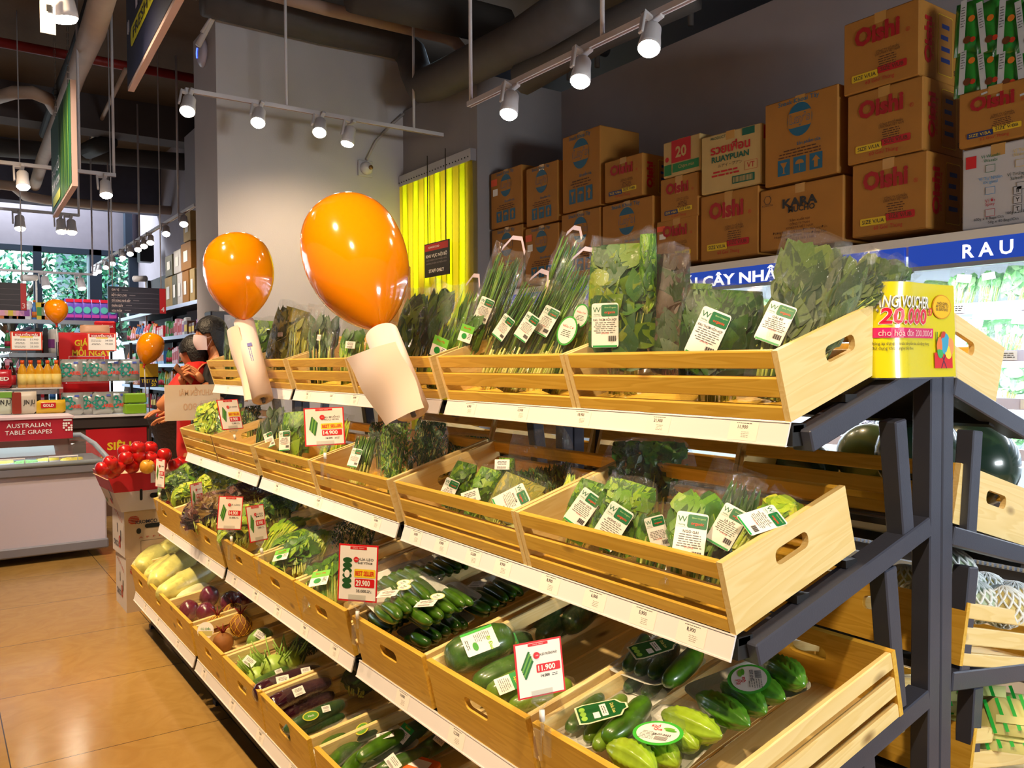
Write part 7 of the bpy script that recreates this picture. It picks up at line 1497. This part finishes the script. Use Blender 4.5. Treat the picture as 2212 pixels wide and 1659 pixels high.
def aisle(px0, py0, px1, py1, Y, rows, num, label):
    a = at(px0, py0, Y=Y); c = at(px1, py1, Y=Y); w = c.x-a.x; h = a.z-c.z; e = empty('aisle_sign', ((a.x+c.x)/2, Y, c.z), label, 'hanging sign'); T = basis(((a.x+c.x)/2, Y, (a.z+c.z)/2), (1, 0, 0), (0, 0, 1)); b = MB(); b.box(-w/2, -h/2, -.03, w/2, h/2, 0, M((34, 30, 44), .5), T); b.rect(w*.44, 0, w*.11, h*.98, M((176, 20, 28), .5), T, .001); b.text(num, w*.44, -h*.33, h*.2, M((220, 190, 190), .5), T, .003, .01)
    for k, s in enumerate(rows): y_ = h*(.37-.195*k); b.text(s, -w*.44+.021*len(s)*w*.5, y_, h*.085, M((214, 190, 184), .5), T, .002, .01, w=.021*len(s)*w); b.lines(-w*.44+.021*len(s)*w+w*.1, y_, w*.14, 1, .03, M((110, 100, 106), .5), T, .008, .002); b.rect(-w*.04, y_-h*.1, w*.82, h*.008, M((120, 112, 124), .5), T, .002)
    b.obj('panel', e)
    for x in (-w*.42, w*.42): b = MB(); b.tube([T @ Vector((x, h/2, -.015)), T @ Vector((x, 5.0-(a.z+c.z)/2, -.015))], .006, WPL, 6); b.obj('hanger', e)
aisle(-60, 607, 58, 671, 9.6, ['', '', '', ''], '3', 'dark aisle sign with red strip numbered 3 at the left edge')
aisle(233, 618, 359, 678, 9.6, ['GIA VỊ', 'BỘT CÁC LOẠI', 'ĐỒ DÙNG NHÀ BẾP', 'KHĂN GIẤY', 'HÓA PHẨM'], '4', 'dark aisle sign with five lines and red strip numbered 4')
# staff-only sign with chains in front of the curtain
a, c = at(918, 527, Y=6.2), at(970, 600, Y=6.2)
zs1, zs0 = at(944, 522, X=3.69).z, at(944, 596, X=3.69).z; y0, y1 = at(970, 560, X=3.69).y, at(917, 560, X=3.69).y
e = empty('staff_sign', (3.69, (y0+y1)/2, zs0), 'black and red staff only sign hanging on two chains before the yellow curtain', 'hanging sign'); T = basis((3.69, (y0+y1)/2, (zs0+zs1)/2), (0, -1, 0), (0, 0, 1)); w = y1-y0; h = zs1-zs0; b = MB()
b.box(-w/2, -h/2, -.01, w/2, h/2, 0, M((24, 22, 28), .5), T); b.rect(0, h*.37, w*.94, h*.2, M((180, 20, 20), .5), T, .001); b.text('KINGFOOD', -w*.1, h*.37, h*.06, PAPER, T, .002, .01, w=w*.44); b.text('KHU VỰC NỘI BỘ', 0, h*.12, h*.09, PAPER, T, .002, .015, w=w*.86); b.text('CHỈ DÀNH CHO NHÂN VIÊN', 0, -h*.0, h*.045, M((150, 140, 140), .5), T, .002, 0, w=w*.82); b.text('KHÔNG PHẬN SỰ MIỄN VÀO', 0, -h*.1, h*.045, M((150, 140, 140), .5), T, .002, 0, w=w*.82); b.text('STAFF ONLY', 0, -h*.33, h*.10, PAPER, T, .002, .02, w=w*.62); b.obj('panel', e)
for s in (-.35, .38): b = MB(); b.tube([T @ Vector((s*w, h/2, 0)), T @ Vector((s*w, at(958, 322, X=3.69).z-(zs0+zs1)/2, 0))], .005, M((60, 50, 40), .5), 5); b.obj('chain', e)
# speaker and small camera near far window, brown cartons behind curtain base
c = at(313, 546, X=3.0); b = MB(); b.box(c.x-.1, c.y-.12, c.z-.16, c.x+.12, c.y+.12, c.z+.16, M((24, 26, 32), .5), None, .01); tag(b.obj('wall_speaker'), 'small black loudspeaker high on the wall near the far window', 'loudspeaker')
for (px, py, lab) in ((78, 600, 'white camera in front of the middle window post'), (315, 602, 'white camera on a wall bracket below the loudspeaker')):
    c = at(px, py, Y=13.4); e = empty('security_camera', c, lab, 'security camera'); b = MB(); b.tube([c+Vector((0, 0, 0)), c+Vector((-.18, -.1, -.02))], .045, WHITE, 12); b.obj('housing', e); b = MB(); b.tube([c, c+Vector((0, 0, -.7))], .012, WHITE, 6); b.obj('bracket', e)
for (x0_, x1_, y0_, y1_, lab) in ((845, 888, 572, 640, 'plain brown carton behind the big balloon at the pillar foot'), (962, 1028, 592, 640, 'brown carton standing in front of the yellow curtain')):
    a = at(x0_, y0_, Y=6.6); c = at(x1_, y1_, Y=6.6); b = MB(); b.box(a.x, 6.6, 0, c.x, 6.9, a.z, KR, None, .008); b.box((a.x+c.x)/2-.03, 6.597, 0, (a.x+c.x)/2+.03, 6.9, a.z+.002, TAPE); tag(b.obj('tall_carton'), lab, 'cardboard box')
c = at(483, 685, Y=6.9); b = MB(); b.box(c.x-.1, 6.9, 0, c.x+.16, 7.1, c.z+.05, M((44, 44, 56), .5), None, .01); b.rect(0, 0, .09, .12, M((150, 150, 165), .5), basis((c.x+.05, 6.898, c.z-.04), (1, 0, 0), (0, 0, 1)), .001); tag(b.obj('service_cabinet'), 'dark blue metal cabinet at the foot of the pillar', 'cabinet')
b = MB(); b.obj
# ================================================================ BALLOONS AND BAG ROLLS
BAL = bpy.data.materials.new('balloon'); BAL.use_nodes = True; _b = BAL.node_tree.nodes['Principled BSDF']; _b.inputs['Base Color'].default_value = srgb((255, 146, 0))+(1,); _b.inputs['Roughness'].default_value = .12; _b.inputs['Subsurface Weight'].default_value = .25; _b.inputs['Subsurface Radius'].default_value = (.1, .04, .01); _b.inputs['Coat Weight'].default_value = .6; _b.inputs['Coat Roughness'].default_value = .03
KN = M((196, 30, 20), .4)
def balloon(top, tip, wpx, X, label, Y=None, mark=False):
    a = at(*top, X=X, Y=Y) if Y is None else at(*top, Y=Y); t = at(*tip, X=X) if Y is None else at(*tip, Y=Y); L = (a-t).length; r = wpx*.5*dep((a+t)/2)/F_PX; z = (a-t).normalized(); x = z.orthogonal().normalized(); T = basis(t, x, z.cross(x))
    T = Matrix(((x.x, z.cross(x).x, z.x, t.x), (x.y, z.cross(x).y, z.y, t.y), (x.z, z.cross(x).z, z.z, t.z), (0, 0, 0, 1)))
    pr = [(.05, 0), (.15, .025), (.36, .085), (.60, .175), (.81, .29), (.94, .41), (.995, .53), (1, .61), (.97, .73), (.87, .84), (.68, .925), (.45, .975), (.2, .996), (0, 1)]
    e = empty('balloon', t, label, 'balloon'); b = MB(); b.lathe([(p*r, q*L) for p, q in pr], BAL, 36, T); o = b.obj('skin', e); ss = o.modifiers.new('s', 'SUBSURF'); ss.levels = 1; ss.render_levels = 1
    if Y is not None: b = MB(); b.tube([t, t+Vector((.01, .02, -.30))], .004, WHITE, 6); b.obj('stick', e)
    b = MB(); b.lathe([(.016, -.03), (.01, -.022), (.006, -.012), (.012, .0), (.02, .012)], KN, 12, T); b.obj('knot', e)
    if mark:
        b = MB(); cpt = at(838, 518, X=X); d = (cpt-(t+z*L*.62)).normalized(); 
        mm = basis(t+z*L*.72+d*r*1.005, Vector((.2, .1, -1)).cross(d), Vector((.2, .1, -1)).cross(d).cross(d)); b.text('KING', 0, 0, .018, M((255, 200, 150), .4), mm, .001, .01)
        b.obj('print', e)
balloon((732, 448), (820, 712), 226, 1.20, 'large orange balloon over the second and third crates, leaning left')
balloon((508, 509), (528, 694), 148, 1.25, 'medium orange balloon on the thin paper roll at the left')
balloon((121, 646), (122, 700), 47, 1, 'small orange balloon above the left promotion card', Y=8.9)
balloon((334, 720), (312, 788), 56, 1, 'small orange balloon in front of the wall shelving', Y=8.6)
def bagroll(t0, t1, wpx, X, label, tail, seed):
    a = at(*t0, X=X); c = at(*t1, X=X); z = (c-a).normalized(); L = (c-a).length; r = wpx*.5*dep((a+c)/2)/F_PX; x = z.cross(EYE-a).normalized(); y = z.cross(x)
    T = Matrix(((x.x, y.x, z.x, a.x), (x.y, y.y, z.y, a.y), (x.z, y.z, z.z, a.z), (0, 0, 0, 1))); PPR = M((236, 214, 208), .55); e = empty('bag_roll', c, label, 'plastic bag roll'); b = MB()
    b.lathe([(r*.28, .01), (r*.28, 0), (r, 0), (r, L), (r*.3, L), (r*.3, L*.9)], PPR, 28, T); BL = M((110, 110, 190), .6)
    o = (EYE-a).normalized(); o = (o-z*o.dot(z)).normalized(); P = basis(a+z*L*.45+o*(r+.0012), z.cross(o), -z)
    P = basis(a+z*L*.5+o*(r+.0015), z, o.cross(z)); b.lines(0, 0, L*.18, 2, .008, BL, P, .003, 0, seed); b.rect(-L*.12, 0, .02, .022, BL, P, .0)
    b.obj('roll', e); b = MB(); b.lathe([(r, -.0008), (r*.3, -.0008)], M((244, 150, 110), .6), 24, T); b.obj('roll_end', e)
    b = MB(); N = 10; pts = []
    P4 = [at(*q, X=X-.03) for q in tail]
    for j in range(N+1):
        for i in range(N+1):
            u, v = i/N, j/N; p = (P4[0]*(1-u)+P4[1]*u)*(1-v)+(P4[3]*(1-u)+P4[2]*u)*v; p = p+Vector((-.035*math.sin(math.pi*u*.9), -.02*math.sin(math.pi*u), 0))+Vector((.006*math.sin(7*v+3*u+seed), .004*math.sin(9*u), 0)); pts.append(p)
    b.add(pts, [(j*(N+1)+i, j*(N+1)+i+1, (j+1)*(N+1)+i+1, (j+1)*(N+1)+i) for j in range(N) for i in range(N)], M((244, 220, 200), .5), None, True); b.obj('loose_sheet', e)
    b = MB(); b.tube([a-z*.01, c+z*.02], .008, M((90, 90, 100), .5)); b.obj('holder_rod', e)
bagroll((825, 722), (890, 888), 74, 1.21, 'wide white roll of plastic bags under the big balloon, sheet hanging loose', [(745, 775), (865, 738), (928, 880), (830, 920)], 1)
bagroll((527, 696), (568, 862), 44, 1.26, 'thin white roll of plastic bags under the medium balloon', [(490, 722), (522, 702), (552, 862), (535, 868)], 2)
# ================================================================ PEOPLE
SKIN = M((196, 128, 84), .5, noise=.06); HAIR = M((20, 13, 11), .5, noise=.3, nscale=90, bump=.6, bscale=70); TEEB = M((18, 17, 20), .75); TEER = M((206, 30, 24), .7); MASK = M((226, 206, 214), .7)
def skin_body(name, verts, edges, radii, m, parent, sub=2):
    """skinned chain in world coordinates"""
    me = bpy.data.meshes.new(name); me.from_pydata([tuple(Vector(v)-Vector(parent['_o'])) for v in verts], edges, []); o = bpy.data.objects.new(name, me); col.objects.link(o); o.parent = parent; o['_o'] = list(parent['_o'])
    o.modifiers.new('skin', 'SKIN'); sv = me.skin_vertices[0].data
    for i, r in enumerate(radii):
        sv[i].radius = (r, r) if not isinstance(r, tuple) else r
        sv[i].use_root = (i == 0)
    s = o.modifiers.new('sub', 'SUBSURF'); s.levels = sub; s.render_levels = sub; me.materials.append(m)
    for p in me.polygons: p.use_smooth = True
    o.modifiers['skin'].use_smooth_shade = True; return o
def head_mesh(parent, T, m, r=.1):
    """local: +X = facing direction, z up, origin = head centre"""
    b = MB(); N, K = 28, 20; vs = []
    for j in range(K+1):
        ph = math.pi*j/K; z = math.cos(ph)
        for i in range(N):
            a = 2*math.pi*i/N; x, y = math.sin(ph)*math.cos(a), math.sin(ph)*math.sin(a)
            X = x*.098; Y_ = y*.076; Zz = z*.118
            if z < -.1: k = min(1, (-z-.1)/.9); Y_ *= 1-.30*k; X = X*(1-.22*k)+.014*k
            f = max(0, math.cos(a)); 
            if f > .75:
                w_ = (f-.75)/.25
                X += .020*w_**2*math.exp(-((z+.14)/.15)**2)*math.exp(-(y/.17)**2)+.008*w_*math.exp(-((z+.48)/.1)**2)-.008*w_*math.exp(-((z-.06)/.09)**2)*math.exp(-((abs(y)-.32)/.16)**2)+.006*w_*math.exp(-((z+.78)/.12)**2)
            vs.append((X, Y_, Zz))
    b.add(vs, [(j*N+i, j*N+(i+1) % N, (j+1)*N+(i+1) % N, (j+1)*N+i) for j in range(K) for i in range(N)], m, T, True)
    for s in (-1, 1):
        b.lathe([(.0, -.012), (.018, -.008), (.022, 0), (.016, .006), (.01, .004), (0, .002)], m, 14, T @ Matrix.Translation((-.008, s*.078, -.012)) @ Matrix.Rotation(-s*math.pi/2*.85, 4, 'X'), 1.0, 1.4)
        b.disc(0, 0, .010, M((240, 236, 230), .3), T @ basis((.0905, s*.030, .004), (0, 1, 0), (0, 0, 1)), 0, 12, .005); b.disc(0, 0, .0045, INK, T @ basis((.0912, s*.030, .004), (0, 1, 0), (0, 0, 1)), .0005, 10)
        b.tube([T @ Vector((.088, s*.018, .022)), T @ Vector((.090, s*.03, .026)), T @ Vector((.082, s*.044, .022))], .0028, HAIR, 6)
    b.tube([T @ Vector((.094, -.02, -.062)), T @ Vector((.099, 0, -.061)), T @ Vector((.094, .02, -.062))], .004, M((170, 80, 70), .5), 6)
    return b.obj('head', parent)
def hair_mesh(parent, T, length, m):
    b = MB(); N, K = 32, 14; vs = []; fs = []
    for j in range(K+1):
        t = j/K
        for i in range(N):
            a = 2*math.pi*i/N; front = max(0, math.cos(a)); ca = math.cos(a)
            zend = .030 if ca > .82 else (-.0 if ca > .1 else -.03-length*min(1, (.1-ca)/.5))
            z0 = .128; z = z0+(zend-z0)*(t**1.15)
            zz = max(-.999, min(.999, z/.128)); rr = math.sqrt(1-zz*zz) if z > 0 else 1.0
            X = (.109*math.cos(a))*rr-.004; Y_ = (.090*math.sin(a))*rr
            if z < 0: k = min(1, -z/.2); X = X*(1-.30*k)-.022*k; Y_ *= 1-.12*k
            w_ = 1+.02*math.sin(9*a+4*t); vs.append((X*w_, Y_*w_, z+.006*math.sin(11*a) * (t > .9)))
    for j in range(K):
        for i in range(N): fs.append((j*N+i, j*N+(i+1) % N, (j+1)*N+(i+1) % N, (j+1)*N+i))
    b.add(vs, fs, m, T, True)
    o = b.obj('hair', parent); s = o.modifiers.new('so', 'SOLIDIFY'); s.thickness = .008; s.offset = -1; return o
def hand(parent, w, dirv, palm_n, m, curl=.6, sc_=1.0, thumb=1, name='hand'):
    """hand at wrist w pointing dirv; palm_n = palm normal"""
    d = Vector(dirv).normalized(); n = Vector(palm_n); n = (n-d*n.dot(d)).normalized(); s = d.cross(n)*thumb; w = Vector(w)
    vs = [w, w+d*.045*sc_, w+d*.08*sc_]; ed = [(0, 1), (1, 2)]; rad = [(.020*sc_, .014*sc_), (.030*sc_, .014*sc_), (.036*sc_, .012*sc_)]
    o = skin_body('palm', vs, ed, [.021*sc_, .027*sc_, .028*sc_], m, parent, 2)
    parent = o
    for k in range(4):
        q = w+d*(.082+.004*(1-abs(k-1.5)))*sc_+s*(.030-.020*k)*sc_; ln = (.040, .045, .042, .032)[k]*sc_; c = curl*(1+.12*k); pts = [w+d*.06*sc_+s*(.022-.014*k)*sc_, q]; dd = d.copy()
        for j in range(3): ang = c*(.5, 1.0, 1.35)[j]; dd = d*math.cos(ang)+n*math.sin(ang); pts.append(pts[-1]+dd*ln*(1, .7, .5)[j])
        skin_body('finger', pts, [(i, i+1) for i in range(4)], [.009*sc_, .0088*sc_, .0082*sc_, .0075*sc_, .006*sc_], m, parent, 1)
    pts = [w+d*.02*sc_+s*.016*sc_, w+d*.045*sc_+s*.038*sc_+n*.01*sc_, w+d*.075*sc_+s*.048*sc_+n*.022*sc_, w+d*.10*sc_+s*.044*sc_+n*.030*sc_]; skin_body('thumb', pts, [(0, 1), (1, 2), (2, 3)], [.012*sc_, .011*sc_, .0095*sc_, .0075*sc_], m, parent, 1)
def person(hx, hy, Y, face, H, top, label, hairlen, mask, hands, lift=.0):
    c = at(hx, hy, Y=Y); f = Vector(face).normalized(); l = Vector((0, 0, 1)).cross(f).normalized(); e = empty('person', (c.x, c.y, 0), label, 'person')
    def W(a, b_, z): return c+f*a+l*b_+Vector((0, 0, z))
    T = Matrix(((f.x, l.x, 0, c.x), (f.y, l.y, 0, c.y), (0, 0, 1, c.z), (0, 0, 0, 1))) @ Matrix.Scale(.92, 4)
    # body as one skin: pelvis root, spine, neck, arms, legs
    gz = -c.z
    q = lift; vs = [W(-.02, 0, -.78), W(-.02, 0, -.60), W(-.04, 0, -.42+q*.6), W(-.05, 0, -.28+q), W(-.05, 0, -.20+q), W(-.03, 0, -.14+q*.7), W(-.0, 0, -.06)]
    ed = [(i, i+1) for i in range(6)]; rd = [.145, .125, .135, .13, .075, .052, .05]
    arms = []
    for s, hnd in zip((1, -1), hands):
        k = len(vs); sh_ = W(-.05, s*.175, -.25+q); el = W(*hnd[0]); wr = W(*hnd[1]); vs += [W(-.05, s*.1, -.235+q), sh_, el, (el+wr)/2, wr]; ed += [(3, k), (k, k+1), (k+1, k+2), (k+2, k+3), (k+3, k+4)]; rd += [.07, .056, .043, .034, .026]; arms.append((wr, (wr-el).normalized()))
    for s in (1, -1):
        k = len(vs); vs += [W(-.02, s*.09, -.86), W(.02, s*.1, -1.18), W(-.02, s*.1, gz+.09), W(.08, s*.1, gz+.04)]; ed += [(0, k), (k, k+1), (k+1, k+2), (k+2, k+3)]; rd += [.095, .062, .045, .035]
    skin_body('body', vs, ed, rd, SKIN, e, 2)
    # clothing over it: shirt and trousers as slightly larger skins
    cv = [vs[0], vs[1], vs[2], vs[3], vs[4]]; ce = [(0, 1), (1, 2), (2, 3), (3, 4)]; cr = [.162, .15, .165, .162, .094]; k = 5
    for ai in range(2):
        b0 = 7+ai*5; el = vs[b0+2]; cv += [vs[b0], vs[b0+1], vs[b0+1]*.25+el*.75]; ce += [(3, k), (k, k+1), (k+1, k+2)]; cr += [.098, .082, .062]; k += 3
    skin_body('shirt', cv, ce, cr, top, e, 2)
    tv = [vs[0]]; te = []; tr_ = [.15]
    for ai in range(2): b0 = 17+ai*4; k = len(tv); tv += [vs[b0], vs[b0+1], vs[b0+2]]; te += [(0, k), (k, k+1), (k+1, k+2)]; tr_ += [.105, .075, .062]
    skin_body('trousers', tv, te, tr_, M((34, 36, 46), .8), e, 2)
    hd_ = head_mesh(e, T, SKIN); hair_mesh(hd_, T, hairlen, HAIR)
    if mask:
        b = MB(); N = 10; pv = []
        for j in range(N+1):
            for i in range(N+1):
                a = -1.25+2.5*i/N; t = j/N; z = -.018-.095*t; bl = .016*math.sin(math.pi*t)*math.cos(a)**2; pv.append(((.112+bl-.02*t)*math.cos(a)+.004, (.084-.014*t)*math.sin(a), z+.014*math.cos(a)*(1-t)))
        b.add(pv, [(j*(N+1)+i, j*(N+1)+i+1, (j+1)*(N+1)+i+1, (j+1)*(N+1)+i) for j in range(N) for i in range(N)], MASK, T, True)
        for s in (1, -1): b.tube([T @ Vector((.04, s*.078, -.03)), T @ Vector((-.01, s*.088, -.01)), T @ Vector((.035, s*.076, -.10))], .0018, MASK, 5)
        b.obj('face_mask', hd_)
    return e, arms, f, l, c
LEFTV = (-.93, .36, 0)
e1, ar1, f1, l1, c1 = person(456, 722, 5.62, (-.95, .15, 0), 1.7, TEEB, 'person with long dark hair and white face mask in a black top, facing left', .17, True, (((.02, .26, -.50), (.22, .18, -.52)), ((.04, -.26, -.50), (.26, -.14, -.50))), lift=.03)
for (wr, d) in ar1: hand(e1, wr, d, (0, 0, -1), SKIN, .5)
wl = at(418, 812, Y=5.45); wr_ = at(442, 822, Y=5.42)
c0 = at(420, 762, Y=5.75); f0 = Vector((-.8, .6, 0)).normalized(); l0 = Vector((0, 0, 1)).cross(f0)
def toloc(p): v = Vector(p)-c0; return (v.dot(f0), v.dot(l0), v.z)
e2, ar2, f2, l2, c2 = person(420, 762, 5.75, (-.8, .6, 0), 1.6, TEER, 'person with dark hair in a red top holding up a phone, nearer the aisle', .10, False, ((toloc(c0+Vector((-.25, -.12, -.36))), toloc(at(397, 832, Y=5.55))), (toloc(c0+Vector((.10, -.30, -.40))), toloc(at(440, 826, Y=5.45)))), lift=.10)
hand(e2, ar2[1][0], at(414, 796, Y=5.45)-ar2[1][0], (-.5, .5, -.1), SKIN, .75, 1.0, -1)
hand(e2, ar2[0][0], at(392, 812, Y=5.5)-ar2[0][0], (.6, -.3, .2), SKIN, .8, 1.0, 1)
a, c = at(378, 790, Y=5.47), at(416, 826, Y=5.47); ph_ = MB(); ctr = (a+c)/2; xx = (c-a).normalized(); T = basis(ctr, xx, Vector((.2, .75, .6))); ph_.box(-(c-a).length/2, -.036, -.005, (c-a).length/2, .036, .005, M((150, 100, 66), .35, .3), T, .004); ph_.disc(-.05, .02, .008, BLACK, T, .0056); tag(ph_.obj('smartphone'), 'gold smartphone held in the hands of the person in red', 'phone')
